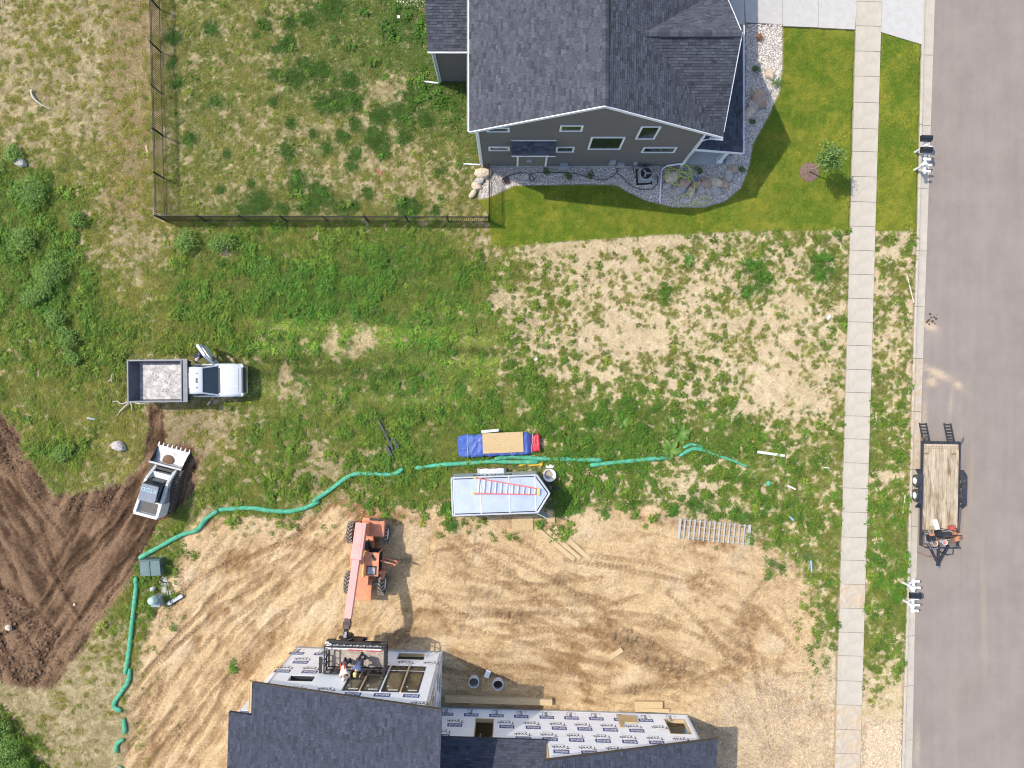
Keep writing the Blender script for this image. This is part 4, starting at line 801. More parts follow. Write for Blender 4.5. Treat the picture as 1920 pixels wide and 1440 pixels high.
def text_mesh(body, size, mats, name, bold=0.0):
    cu = bpy.data.curves.new(name, 'FONT'); cu.body = body; cu.size = size; cu.align_x = 'CENTER'; cu.align_y = 'CENTER'; cu.resolution_u = 2; cu.offset = bold
    t = bpy.data.objects.new(name, cu); COL.objects.link(t); bpy.context.view_layer.update(); me = bpy.data.meshes.new_from_object(t.evaluated_get(bpy.context.evaluated_depsgraph_get())); bpy.data.objects.remove(t); bpy.data.curves.remove(cu)
    me.name = name; me.materials.clear(); me.materials.append(mats); return me
def join_meshes(name, items, mats):
    """items = [(mesh, offset, material index)]"""
    mb = MB()
    for me, off, mi in items:
        mb.m = mi; mb.add([Vector(v.co) + Vector(off) for v in me.vertices], [tuple(p.vertices) for p in me.polygons])
    return mb.mesh(name, mats)
T1 = text_mesh("Tyvek", .42, M_INK, "t1", .006); T2 = text_mesh("HomeWrap", .11, M_INK, "t2"); T3 = text_mesh("DuPont", .22, M_WHITE, "t3", .006); T4 = text_mesh("www.Tyvek.com", .085, M_RED, "t4")
PRINT_A = join_meshes("wrap_lettering", [(T1, (0, 0, 0), 0), (T2, (.08, -.24, 0), 0), (T4, (-.12, .27, 0), 1)], [M_INK, M_RED])
_plate = MB().box((0, 0, -.002), (.86, .40, .004)).mesh("p", M_BLUE); _oval = MB().lathe((0, 0, 0), (0, 0, 1), [(.135, .001), (.15, .003)], 20).mesh("o", M_WHITE)
PRINT_B = join_meshes("wrap_emblem", [(_plate, (0, 0, 0), 0), (T3, (-.02, .0, .003), 1)] + [(MB().ring((.0, 0, .001), (0, 0, .003), .33, .31, 28).mesh("r", M_WHITE), (0, 0, 0), 1)], [M_BLUE, M_WHITE])
for v in PRINT_B.vertices:
    if abs(v.co.y) > .15 and abs(v.co.x) < .36: v.co.y *= .38
def prints(parent, P, n, a0, a1, z0, z1, top, holes, seed, rows=None, rot90=False):
    """repeating lettering of the wrap, on the outer face"""
    r = random.Random(seed); n = Vector(n); t = Vector((-n.y, n.x, 0)); M = Matrix((t, Vector((0, 0, 1)), n)).transposed(); z = z0; k = 0
    while z < z1:
        a = a0 + .3 + .62 * ((k // 2) % 2)
        while a < a1 - .3:
            if z < top(a) - .3 and z < min(top(a - .42), top(a + .42)) - .12 and not any(x0 - .43 < a < x1 + .43 and y0 - .16 < z < y1 + .16 for x0, x1, y0, y1 in holes):
                me = (PRINT_A, PRINT_B)[k % 2]; o = link_mesh(me.name, me, parent, P(a, z) + n * .006); e = M.to_euler()
                if z < z0 + .5 and rot90: e = (M @ Matrix.Rotation(R(90), 3, 'Z')).to_euler()
                o.rotation_euler = e
            a += 1.5 + r.uniform(-.03, .03)
        z += .50 if k % 2 == 0 else .86; k += 1
# tall block: shed roof rising to the east
TL = 8.9; sl = .247; TH = 8.22
def ttop(a): return TH - sl * (-a) - .12
TN = [(-.70 - .02, 0), ]
wins = [(-1.62, -.72), (-2.70, -1.72), (-3.78, -2.78), (-4.78, -3.86)]
hol = [(a, b, 2.5, 6.1) for a, b in wins] + [(-2.6, -1.0, .4, 1.45), (-6.6, -5.2, .4, 1.35), (-7.95, -6.6, 4.3, 5.05)]
PN = lambda a, z: Vector((a, 0, z))
tall = holed_wall("wall", [(-TL, 0), (0, 0), (0, ttop(0)), (-TL, ttop(-TL))], hol, PN, (0, 1, 0), .18, M_WRAP, site)
prints(tall, PN, (0, 1, 0), -TL, 0, .55, 8, ttop, hol, 3, rot90=True)
MB().box((-TL / 2, .012, .14), (TL + .02, .05, .28)).build("foundation", M_FOUND, site)
# side walls
PE = lambda a, z: Vector((0, a, z)); east = holed_wall("wall", [(0, 0), (-12, 0), (-12, ttop(0)), (0, ttop(0))], [(-2.6, -.8, 3.6, 5.2)], PE, (1, 0, 0), .18, M_WRAP, site)
prints(east, lambda a, z: Vector((.0, a, z)), (1, 0, 0), -3.2, -.2, 1.0, 7.6, lambda a: 8, [(-2.6, -.8, 3.6, 5.2)], 4)
for y in (-.12, -.62): MB().box((.03, y, 6.6), (.06, .14, 2.9)).build("corner_stud", M_PINE, east)
holed_wall("wall", [(-1.6, 0), (0, 0), (0, ttop(-TL)), (-1.6, ttop(-TL))], [], lambda a, z: Vector((-TL, a, z)), (-1, 0, 0), .18, M_WRAP, site)
MB().box((-TL - .75, -6.9, 2.6), (1.5, 10.6, 5.2)).build("wall", M_WRAP, site)
# window units: frames with small lower and tall upper pane
for a, b in wins:
    cx = (a + b) / 2; w = b - a - .05; q = MB()
    for z0, z1 in ((2.52, 3.2), (3.26, 6.06)):
        for (c, d_) in (((cx, -.03, z0 + .03), (w, .1, .07)), ((cx, -.03, z1 - .03), (w, .1, .07)), ((cx - w / 2 + .035, -.03, (z0 + z1) / 2), (.07, .1, z1 - z0 - .14)), ((cx + w / 2 - .035, -.03, (z0 + z1) / 2), (.07, .1, z1 - z0 - .14))): q.box(c, d_)
    wo_ = q.build("window", M_WFRAME, site)
    for z0, z1 in ((2.56, 3.16), (3.3, 6.02)): MB().box((cx, -.04, (z0 + z1) / 2), (w - .12, .03, z1 - z0)).build("pane", M_IGLASS, wo_)
    for sb in (((cx + .1, -.022, 5.75), (.5, .004, .16)), ((cx - .25, -.022, 5.3), (.12, .004, .12))): MB().box(*sb).build("sticker", mat("paper_sticker", (.6, .6, .57), .6), wo_)
    MB().box((cx, .012, 3.23), (w + .1, .03, .035)).build("mull_strip", M_WHITE, wo_)
for k, (x, m_) in enumerate(((-1.67, M_PINE), (-2.74, M_WHITE), (-3.82, M_PINE))): MB().box((x, -.01, 4.3), (.085, .12, 3.6)).build("mull_stud", m_, site)
for x0, x1, z0, z1 in hol[4:]:
    cx = (x0 + x1) / 2
    for zz in (z0 + .03, z1 - .03): MB().box((cx, -.12, zz), (x1 - x0, .2, .05)).build("sill_plate", M_PINE if z0 < 1 else M_WFRAME, site)
    MB().box((cx, -.25, (z0 + z1) / 2), (x1 - x0 + .2, .02, z1 - z0 + .2)).build("opening_back", M_VOID if z0 < 1 else M_IGLASS, site)
# tall roof
def TR(a, y): return Vector((a, y, TH + sl * a))
x0, x1 = -TL - .6, .74; slr = slab("roof", [TR(x0, .15), TR(x1, .15), TR(x1, -13), TR(x0, -13)], .16, M_SHING2, site)
slab("roof_plate", [TR(-TL - 1.95, -1.55), TR(x0, -1.55), TR(x0, -13), TR(-TL - 1.95, -13)], .16, M_SHING2, slr)
kk = math.hypot(1, sl)
shingle_field("shingles", TR(-TL - 1.95, .15), (0, -1, 0), (1, 0, sl), [(0, 1.35 * kk), (13.15, 1.35 * kk), (13.15, (x1 + TL + 1.95) * kk), (0, (x1 + TL + 1.95) * kk)], M_SHING2, slr, 11)
shingle_field("shingles", TR(-TL - 1.95, .15), (0, -1, 0), (1, 0, sl), [(1.7, 0), (13.15, 0), (13.15, 1.35 * kk), (1.7, 1.35 * kk)], M_SHING2, slr, 12)
e = MB(); e.extrude([TR(x0, .155) + Vector((0, 0, .02)), TR(x1, .155) + Vector((0, 0, .02)), TR(x1, .155) - Vector((0, 0, .2)), TR(x0, .155) - Vector((0, 0, .2))], (0, .03, 0)); e.build("drip_edge", mat("dark_drip_edge", (.05, .045, .045), .5), slr)
MB().box((-TL - .72, -.62, 5.72), (.10, 1.65, .26)).box((-TL - .86, -.6, 5.62), (.05, 1.6, .2)).build("subfascia", M_PINE, slr)
# low block to the east, gable end falling to the east
LB = -3.36
def P2(a, z): return Vector((a, LB, z))
GA0, GA1 = 6.32, 15.0
def gtop(a): return 3.6 + .304 * (GA1 - a) if a > GA0 else 4.06
hol2 = [(2.2, 3.25, 1.45, 3.85), (13.45, 14.65, .75, 2.6)]
low = holed_wall("wall", [(0.0, 0), (GA1, 0), (GA1, 3.6), (GA0, gtop(GA0 + .01)), (GA0, 4.06), (0.0, 4.06)], hol2, P2, (0, 1, 0), .18, M_WRAP, site)
prints(low, P2, (0, 1, 0), .1, GA1, .5, 6.4, gtop, hol2, 8, rot90=True)
MB().box((GA1 / 2, LB + .012, .1), (GA1 + .02, .05, .2)).build("foundation", M_FOUND, site)
holed_wall("wall", [(LB, 0), (-14, 0), (-14, 3.6), (LB, 3.6)], [(LB - 1.6, LB - .35, .75, 2.6)], lambda a, z: Vector((GA1, a, z)), (1, 0, 0), .18, M_WRAP, site)
MB().box((GA0 - .04, LB - 1, 5.2), (.06, 2.0, 2.2)).build("corner_stud", M_PINE, low)
for x0_, x1_, z0, z1 in hol2:
    cx = (x0_ + x1_) / 2; q = MB(); q.box((cx, LB - .1, z0 - .0), (x1_ - x0_ + .1, .22, .05)).box((cx, LB - .1, z1), (x1_ - x0_ + .1, .22, .05)).box((x0_, LB - .1, (z0 + z1) / 2), (.05, .22, z1 - z0)).box((x1_, LB - .1, (z0 + z1) / 2), (.05, .22, z1 - z0)); q.build("rough_frame", M_PINE, low)
MB().box((7.5, LB - 6, .12), (14.6, 10.6, .1)).build("subfloor", M_OSB, site); MB().bar((2.3, LB - .5, 3.6), (3.2, LB - .7, 2.2), .05, .1).bar((2.5, LB - .9, 1.4), (2.5, LB - .9, 4.0), .05, .1).build("brace", M_PINE, low)
MB().quad(Vector((0, LB - 4, 0)), Vector((6.2, LB - 4, 0)), Vector((6.2, LB - 4, 4.4)), Vector((0, LB - 4, 4.4))).build("inner_partition", M_OSB, site)
lr = slab("low_roof", [Vector((.02, LB + .14, 4.12)), Vector((GA0 - .02, LB + .14, 4.12)), Vector((GA0 - .02, LB - 10, 6.6)), Vector((.02, LB - 10, 6.6))], .14, M_SHING2, site)
shingle_field("shingles", (.02, LB + .14, 4.12), (1, 0, 0), (0, -10.14, 2.48), [(0, 0), (GA0 - .04, 0), (GA0 - .04, 10.4), (0, 10.4)], M_SHING2, lr, 13)
def GR(a, y): return Vector((a, y, 3.72 + .304 * (GA1 - a)))
g0, g1 = GA0 - .35, GA1 + .85; gr_ = slab("gable_roof", [GR(g0, LB + .16), GR(g1, LB + .16), GR(g1, -14), GR(g0, -14)], .15, M_SHING2, site); kg = math.hypot(1, .304)
shingle_field("shingles", GR(g1, LB + .16), (0, -1, 0), (-1, 0, .304), [(0, 0), (10.6, 0), (10.6, (g1 - g0) * kg), (0, (g1 - g0) * kg)], M_SHING2, gr_, 14)
e = MB(); e.extrude([GR(g0, LB + .165) + Vector((0, 0, .02)), GR(g1, LB + .165) + Vector((0, 0, .02)), GR(g1, LB + .165) - Vector((0, 0, .19)), GR(g0, LB + .165) - Vector((0, 0, .19))], (0, .03, 0)); e.build("drip_edge", MATS["dark_drip_edge"], gr_)
# boards leaning against the low wall
MB().box((11.2, LB + .05, 1.0), (1.15, .05, .9)).box((10.75, LB + .05, 1.75), (.22, .05, .7)).build("wall_patch", M_OSB, low)
OBST += [[(540, 1200), (840, 1205), (840, 1310), (1310, 1325), (1330, 1800), (380, 1800), (430, 1330)]]
# ------------------------------------------------------------------ machines, trucks and trailers
M_RUB = mat("tyre_rubber", (.055, .048, .042), .9, var=.3, vs=14, col2=(.22, .17, .12), cs=6, c2t=(.5, .7))
M_TREAD = mat("dusty_tread", (.30, .25, .20), .95, var=.25, vs=12)
M_ORANGE = mat("faded_orange_paint", (.64, .245, .125), .5, var=.14, vs=3, col2=(.44, .20, .12), cs=4, c2t=(.55, .75))
M_PINK = mat("sun_bleached_red_paint", (.68, .325, .285), .5, var=.1, vs=2.0, col2=(.55, .27, .22), cs=3, c2t=(.55, .8))
M_STEEL = mat("worn_steel", (.34, .34, .36), .45, metal=.4, var=.2, vs=6)
M_RIM = mat("white_wheel_rim", (.62, .64, .66), .5, var=.1)
M_PAINTW = mat("white_vehicle_paint", (.56, .58, .61), .25, var=.04, vs=1.5, coat=.5)
M_AGLASS = mat("vehicle_glass", (.02, .03, .035), .05, var=.3, vs=2, spec=.9)
M_BLACK = mat("black_plastic", (.022, .022, .025), .5, var=.2)
M_RUST = mat("rusty_metal", (.20, .105, .06), .85, var=.35, vs=9, bump=.3, bs=40)
M_CHROME = mat("chrome", (.6, .62, .65), .2, metal=.9)
M_LAMP = mat("headlight_lens", (.7, .72, .75), .15, var=.05); M_RLAMP = mat("red_lens", (.5, .03, .03), .3)
def tyre_mesh(name, Rr, w, lug=0.0, nl=18, rim=.55):
    """wheel around local y: material 0 rubber, 1 rim, 2 tread lugs"""
    mb = MB(); h = w / 2; mb.lathe((0, 0, 0), (0, 1, 0), [(Rr * rim, -h * .8), (Rr * .78, -h), (Rr * .95, -h * .9), (Rr, -h * .6), (Rr, h * .6), (Rr * .95, h * .9), (Rr * .78, h), (Rr * rim, h * .8)], 28)
    mb.m = 1
    for s_ in (-1, 1): mb.lathe((0, 0, 0), (0, 1, 0), [(Rr * rim, s_ * h * .8), (Rr * rim * .92, s_ * h * .62), (Rr * .3, s_ * h * .45), (Rr * .26, s_ * h * .62), (0.001, s_ * h * .64)], 20)
    mb.m = 2
    if lug:
        for i in range(nl):
            for s_ in (-1, 1):
                t = 2 * PI * (i + (.5 if s_ > 0 else 0)) / nl; c = Vector((math.cos(t) * (Rr + lug * .3), s_ * h * .45, math.sin(t) * (Rr + lug * .3)))
                M = Matrix.Rotation(-t, 3, 'Y') @ Matrix.Rotation(s_ * .7, 3, 'X'); vs = []
                for z in (-1, 1):
                    for x, y in ((-1, -1), (1, -1), (1, 1), (-1, 1)): vs.append(c + M @ Vector((x * lug * .7, y * h * .55, z * Rr * .05)))
                mb.add(vs, [(3, 2, 1, 0), (4, 5, 6, 7), (0, 1, 5, 4), (1, 2, 6, 5), (2, 3, 7, 6), (3, 0, 4, 7)])
    return mb.mesh(name, [M_RUB, M_RIM, M_TREAD])
def put_wheels(parent, me, spots, nm="wheel"):
    for x, y, z in spots: link_mesh(nm, me, parent, (x, y, z))

# ---- telehandler, boom over the site; local x forward (towards the house)
tele = empty("telehandler", W(690, 1046) * (1 / 1.0) + Vector((0, 0, 0)), R(-93), "faded orange telehandler with its long boom reaching to the wrapped wall", "telehandler")
tele.location = (-8.72, -10.45, 0)
tw = tyre_mesh("wheel", .62, .40, .05, 18); put_wheels(tele, tw, [(-1.5, 1.02, .62), (-1.5, -1.02, .62), (1.5, 1.02, .62), (1.5, -1.02, .62)])
for k in (-1.5, 1.5): MB().cyl((k, -.85, .62), (k, .85, .62), .11).box((k, 0, .62), (.35, .5, .3)).build("axle", M_STEEL, tele)
MB().prism([(-2.2, -.42), (2.35, -.42), (2.35, .42), (-2.2, .42)], .65, 1.05).build("chassis", M_ORANGE, tele, bevel=.03)
q = MB(); q.box((1.75, .0, 1.12), (1.3, .95, .18)).box((.35, -.18, 1.30), (2.1, 1.0, .5)); q.build("deck", M_ORANGE, tele, bevel=.03)
MB().box((-1.95, .42, 1.15), (.95, 1.35, .62)).box((-2.45, .3, 1.25), (.25, 1.0, .5)).build("rear_hood", M_ORANGE, tele, bevel=.06)
MB().box((-2.5, .55, 1.52), (.14, .7, .02)).build("grille", M_BLACK, tele)
for y in (-.42, .16): MB().extrude([Vector((-2.35, y, 1.0)), Vector((-1.5, y, 1.0)), Vector((-1.75, y, 2.45)), Vector((-2.3, y, 2.45))], (0, .08, 0)).build("boom_mount", M_ORANGE, tele)
cab = empty("cab", (0, 0, 0)); cab.parent = tele
q = MB(); q.extrude([Vector((-.75, .20, 2.28)), Vector((.62, .20, 2.28)), Vector((.62, 1.02, 2.28)), Vector((-.75, 1.02, 2.28))], (0, 0, .07))
for x, y in ((-.7, .25), (.57, .25), (-.7, .97), (.57, .97)): q.box((x, y, 1.65), (.07, .07, 1.26))
q.build("cab_frame", M_ORANGE, cab, bevel=.015)
MB().box((.28, .62, 2.365), (.52, .56, .03)).build("roof_window_frame", M_BLACK, cab); MB().box((.30, .62, 2.385), (.40, .44, .02)).build("roof_window", mat("dusty_roof_glass", (.32, .33, .33), .3, var=.4, vs=6), cab)
MB().box((-.45, .72, 2.36), (.36, .14, .02), rz=R(35)).build("roof_badge", M_BLACK, cab)
MB().box((-.05, .6, 1.15), (1.3, .8, .3)).box((-.2, .6, 1.45), (.45, .5, .5)).build("seat", M_BLACK, cab); MB().box((.1, .21, 1.75), (1.2, .02, 1.0)).build("cab_window", M_AGLASS, cab)
q = MB(); q.bar((-.2, 1.02, 1.2), (-.02, 1.95, 1.2), .07).bar((-.02, 1.95, 1.2), (.25, 1.75, 1.2), .05).bar((.25, 1.75, 1.2), (.3, 1.05, 1.2), .06).bar((-.2, 1.02, 1.9), (0.0, 1.9, 1.85), .06).bar((0.0, 1.9, 1.85), (-.02, 1.95, 1.2), .06).bar((.3, 1.05, 1.2), (.3, 1.05, .8), .06); q.build("open_cab_door", M_ORANGE, cab)
MB().box((.85, 1.02, .85), (.5, .3, .5)).build("step_box", M_ORANGE, tele, bevel=.03); MB().cyl((.9, .85, 1.1), (.9, .85, 1.45), .09).build("exhaust", M_BLACK, tele)
MB().box((.15, -.02, 1.57), (1.5, .07, .03)).build("yellow_stripe", mat("yellow_tape", (.75, .55, .12), .5), tele)
MB().box((-.3, -.74, 1.15), (1.3, .22, .5)).build("engine_cover", M_ORANGE, tele, bevel=.05)
MB().box((-.95, .0, 1.5), (.5, .5, .5)).bar((-1.2, .25, 1.7), (-.4, .35, 1.5), .1).tube([(-1.4, .3, 2.0), (-.9, .4, 1.6), (-.5, .25, 1.4)], .04, 6).build("hydraulics", M_BLACK, tele)
# boom
bp = Vector((-2.15, -.10, 2.35)); bt = Vector((2.55, -.22, 4.15)); bd = (bt - bp).normalized()
q = MB(); q.bar(bp - bd * .25, bp + bd * 1.85, .62, .55); q.build("boom", M_PINK, tele, bevel=.03)
MB().bar(bp - bd * .1, bp + bd * 1.5, .34, .58).build("boom_cover", M_PINK, tele, bevel=.02)
MB().bar(bp + bd * 1.5, bt, .40, .42).build("boom_section", M_PINK, tele, bevel=.02)
MB().bar(bt - bd * .12, bt + bd * .55, .32, .34).box(bt + bd * .3, (.3, .42, .3)).cyl(bt + bd * .2 + Vector((0, -.2, .2)), bt + bd * .2 + Vector((0, .2, .2)), .05).build("boom_head", mat("dirty_head", (.10, .06, .055), .7, var=.5, vs=9), tele)
p0 = bt + bd * .5; p1 = p0 + Vector((.35, -.05, -.1)); p2 = Vector((3.72, -.2, 3.55)); p3 = Vector((3.92, -.1, 3.3))
MB().bar(p0, p1, .22, .3).bar(p1, p2, .24, .3).bar(p2, p3, .3, .4).build("gooseneck", M_BLACK, tele, bevel=.02); MB().box(p1 + Vector((.05, 0, .17)), (.18, .16, .04)).box(p0 + Vector((.2, 0, .19)), (.14, .12, .03)).build("neck_plate", M_STEEL, tele)
MB().bar(bp + bd * 1.0 + Vector((0, .05, -.3)), Vector((.1, -.2, 1.7)), .13).build("lift_ram", M_CHROME, tele)
q = MB(); q.box((4.0, -.10, 3.3), (.12, 1.25, .85)).box((4.0, -.1, 3.75), (.16, 2.4, .12)).box((4.0, -.1, 3.0), (.14, 1.6, .12)); q.build("carriage", M_BLACK, tele)
for y in (-.7, .55): MB().box((4.62, y, 3.02), (1.2, .12, .06)).build("fork", M_BLACK, tele)

# ---- work platform on the forks
FX = .0; plat = empty("work_platform", tele.location + Matrix.Rotation(R(-93), 3, 'Z') @ Vector((4.86, .25, 3.07)), R(-91.8), "steel work platform with railings held up on the telehandler forks", "work platform")
PWid, PD = 3.35, 1.5
MB().box((0, 0, .05), (PD, PWid, .05)).build("deck", mat("platform_planks", (.38, .33, .28), .85, var=.3, vs=6), plat)
MB().box((-.58, -.1, .62), (.26, 3.0, .04)).build("tool_shelf", mat("pale_shelf", (.70, .68, .64), .7, var=.15, vs=5), plat)
for nm, x, y0, y1 in (("front_rail", .74, -1.66, 1.66), ("back_rail", -.74, -1.66, 1.66)):
    q = MB()
    for z in (.1, .58, 1.08): q.bar((x, y0, z), (x, y1, z), .07)
    n_ = 10
    for i in range(n_): y = y0 + (y1 - y0) * i / (n_ - 1); q.bar((x, y, .1), (x, y, 1.08), .045)
    q.build(nm, M_BLACK, plat)
for y in (-1.66, 1.66):
    q = MB()
    for z in (.1, .58, 1.08): q.bar((-.74, y, z), (.74, y, z), .07)
    for x in (-.35, .05, .4): q.bar((x, y, .1), (x, y, 1.08), .045)
    q.build("side_rail", M_BLACK, plat)
MB().box((.35, -1.9, .9), (.9, .18, .08)).build("gate_flap", M_BLACK, plat)
# (local +y of the platform points east)
t_ = empty("generator", plat.location + Vector((-1.45, .72, .12)), 0, "small black and white generator on the left end of the work platform", "generator")
MB().box((0, 0, .25), (.5, .42, .45)).build("body", M_BLACK, t_, bevel=.04); MB().box((-.12, 0, .49), (.3, .36, .04)).build("label_plate", M_WHITE, t_); MB().tube([(-.3, -.25, .0), (-.3, -.25, .55), (.3, -.25, .55), (.3, -.25, .0)], .02, 6).build("frame", M_STEEL, t_)
lv = empty("red_level", plat.location + Vector((.5, .42, .66)), R(-3), "long red spirit level lying across the tool shelf of the work platform", "spirit level")
MB().box((0, 0, .03), (1.9, .05, .05)).build("beam", mat("red_tool", (.45, .06, .07), .4), lv); MB().box((.0, 0, .058), (.16, .05, .006)).build("vial", mat("vial_glass", (.5, .6, .2), .2), lv)

# ---- white pickup with a steel dump bed; local x forward
tk = empty("dump_bed_pickup", (-19.15, .20, 0), R(0.6), "white pickup truck with grey steel dump bed and open driver door", "truck")
pw = tyre_mesh("wheel", .42, .28, .012, 30, .6); put_wheels(tk, pw, [(2.3, .86, .42), (2.3, -.86, .42), (-1.9, .82, .42), (-1.9, -.82, .42), (-1.9, .52, .42), (-1.9, -.52, .42)])
for y in (-.42, .42): MB().box((-.2, y, .72), (6.2, .10, .2)).build("frame_rail", M_BLACK, tk)
def ringsec(x, hw, zb, zt, cr=.16, n=4):
    """cross-section across the vehicle: rounded top corners"""
    pts = [Vector((x, -hw * .96, zb)), Vector((x, -hw, (zb + zt) / 2))]
    for i in range(n + 1): t = PI - (PI / 2) * i / n; pts.append(Vector((x, -hw + cr + cr * math.cos(t), zt - cr + cr * math.sin(t))))
    for i in range(n + 1): t = PI / 2 - (PI / 2) * i / n; pts.append(Vector((x, hw - cr + cr * math.cos(t), zt - cr + cr * math.sin(t))))
    return pts + [Vector((x, hw, (zb + zt) / 2)), Vector((x, hw * .96, zb))]
body = MB().loft([ringsec(.20, .93, .55, 1.22, .1), ringsec(.3, .98, .5, 1.25, .1), ringsec(1.7, 1.0, .5, 1.27, .1), ringsec(1.85, 1.0, .5, 1.30, .14), ringsec(2.5, 1.0, .55, 1.27, .2), ringsec(2.95, .97, .55, 1.2, .24), ringsec(3.12, .90, .6, 1.10, .22)])
bo = body.build("body", M_PAINTW, tk, smooth=True); bo.modifiers.new("edges", 'EDGE_SPLIT').split_angle = R(40)
cabm = MB().loft([ringsec(.24, .80, 1.2, 1.86, .1), ringsec(.34, .80, 1.2, 2.02, .14), ringsec(.7, .80, 1.2, 2.06, .16), ringsec(1.06, .79, 1.2, 2.02, .16), ringsec(1.12, .79, 1.2, 1.98, .16)])
co = cabm.build("cab", M_PAINTW, tk, smooth=True); co.modifiers.new("edges", 'EDGE_SPLIT').split_angle = R(40)
ws_ = MB(); ws_.loft([[Vector((1.10, y, z)) for y, z in ((-.70, 1.96), (.70, 1.96), (.70, 1.2), (-.70, 1.2))], [Vector((1.78, y, z)) for y, z in ((-.84, 1.30), (.84, 1.30), (.84, 1.2), (-.84, 1.2))]]); ws_.build("windshield", M_AGLASS, tk)
for s_ in (-1, 1):
    MB().bar((1.08, s_ * .73, 1.98), (1.82, s_ * .88, 1.28), .09, .06).build("pillar", M_PAINTW, tk); MB().extrude([Vector((.45, s_ * .80, 1.92)), Vector((1.02, s_ * .80, 1.92)), Vector((1.6, s_ * .90, 1.32)), Vector((.42, s_ * .90, 1.28))], (0, s_ * .012, 0)).build("side_window", M_AGLASS, tk)
for y in (-.42, .42): MB().bar((1.95, y * 1.0, 1.305), (2.95, y * .85, 1.215), .05, .03).build("hood_crease", M_PAINTW, tk)
MB().box((1.83, 0, 1.302), (.10, 1.5, .02)).build("cowl", M_BLACK, tk)
M_SEAM = mat("panel_gap", (.12, .12, .13), .8)
for s_ in (-1, 1): MB().bar((1.9, s_ * .80, 1.296), (2.92, s_ * .72, 1.20), .02, .012).build("hood_seam", M_SEAM, tk); MB().box((.36, s_ * .60, 2.035), (.02, .35, .012)).build("roof_seam", M_SEAM, tk)
MB().box((2.93, 0, 1.203), (.02, 1.4, .012)).build("hood_seam", M_SEAM, tk)
MB().box((3.13, 0, .95), (.10, 1.5, .36)).box((3.17, 0, 1.02), (.05, 1.3, .05)).build("grille", M_BLACK, tk)
MB().loft([[Vector((x, y, z)) for x, z in ((2.98, .55), (3.26, .55), (3.30, .68), (3.26, .80), (2.98, .80))] if abs(y) < .8 else [Vector((x - .22, y, z)) for x, z in ((2.98, .55), (3.2, .55), (3.24, .68), (3.2, .80), (2.98, .80))] for y in (-.99, -.75, .75, .99)]).build("front_bumper", M_CHROME, tk)
for s_ in (-1, 1): MB().box((3.08, s_ * .80, 1.0), (.16, .24, .2)).build("headlight", M_LAMP, tk, bevel=.03)
for y, w in ((-.42, .05), (0, .28), (.42, .05)): MB().box((.80, y, 2.075), (.07, w, .03)).build("roof_marker_light", mat("smoked_amber", (.08, .05, .03), .3), tk)
mm = MB().bar((1.45, -1.0, 1.3), (1.35, -1.22, 1.35), .05).box((1.28, -1.34, 1.38), (.12, .30, .26), rz=R(-35)); mm.build("mirror", M_BLACK, tk)
# open driver door
dr = empty("driver_door", (1.5, .98, 0), R(124)); dr.parent = tk
MB().box((.66, 0, .92), (1.3, .10, .74)).build("door_panel", M_PAINTW, dr, bevel=.03)
q = MB(); q.bar((.02, 0, 1.28), (.52, -.06, 2.0), .15, .10).bar((.52, -.06, 2.0), (1.26, -.06, 1.98), .15, .10).bar((1.26, -.06, 1.98), (1.3, 0, 1.28), .15, .10).bar((.02, 0, 1.28), (1.3, 0, 1.28), .08); q.build("window_frame", M_PAINTW, dr); MB().box((.6, .055, .95), (.8, .02, .35)).build("inner_trim", M_BLACK, dr)
MB().bar((.12, 0, 1.3), (.2, -.24, 1.36), .05).box((.24, -.34, 1.38), (.14, .28, .26)).build("mirror", M_BLACK, dr)
# dump bed
bed = empty("dump_bed", (-1.63, 0, 0)); bed.parent = tk; BL, BW = 3.4, 2.46
M_BED = mat("grey_bed_steel", (.13, .135, .155), .5, metal=.3, var=.15, vs=3); M_FLOOR = mat("scraped_steel_floor", (.22, .215, .22), .5, metal=.25, var=.3, vs=5, col2=(.43, .425, .42), cs=3.2, c2t=(.44, .72)); 
fl = MB().box((0, 0, 1.02), (BL - .1, BW - .1, .06)).build("floor", M_FLOOR, bed); mud_ = MB()
for i in range(46):
    x, y = rnd.gauss(.35, .6), rnd.gauss(0, .45)
    if abs(x) > 1.55 or abs(y) > 1.1: continue
    rr_ = rnd.uniform(.02, .07); k = 6; mud_.add([(x + rr_ * rnd.uniform(.5, 1.2) * math.cos(2 * PI * j / k), y + rr_ * rnd.uniform(.5, 1.2) * math.sin(2 * PI * j / k), 1.055) for j in range(k)] + [(x, y, 1.07)], [(j, (j + 1) % k, k) for j in range(k)])
mo = mud_.build("dried_mud", mat("dried_mud", (.33, .26, .20), .95), fl); mo["kind"] = "stuff"
for s_ in (-1, 1): MB().extrude([Vector((-BL / 2, s_ * BW / 2, 1.72)), Vector((BL / 2, s_ * BW / 2, 1.72)), Vector((BL / 2, s_ * (BW / 2 - .10), 1.03)), Vector((-BL / 2, s_ * (BW / 2 - .10), 1.03))], (0, -s_ * .05, 0)).bar((-BL / 2, s_ * (BW / 2 - .02), 1.75), (BL / 2, s_ * (BW / 2 - .02), 1.75), .09, .08).build("side_panel", M_BED, bed)
MB().extrude([Vector((-BL / 2, -BW / 2, 1.76)), Vector((-BL / 2, BW / 2, 1.76)), Vector((-BL / 2 + .28, BW / 2 - .12, 1.03)), Vector((-BL / 2 + .28, -BW / 2 + .12, 1.03))], (.05, 0, 0)).bar((-BL / 2, -BW / 2, 1.77), (-BL / 2, BW / 2, 1.77), .08).build("tailgate", M_BED, bed)
MB().box((BL / 2 - .14, 0, 1.55), (.06, BW - .06, 1.1)).box((BL / 2 + .02, 0, 2.0), (.34, BW + .05, .06)).build("headboard", M_BED, bed)
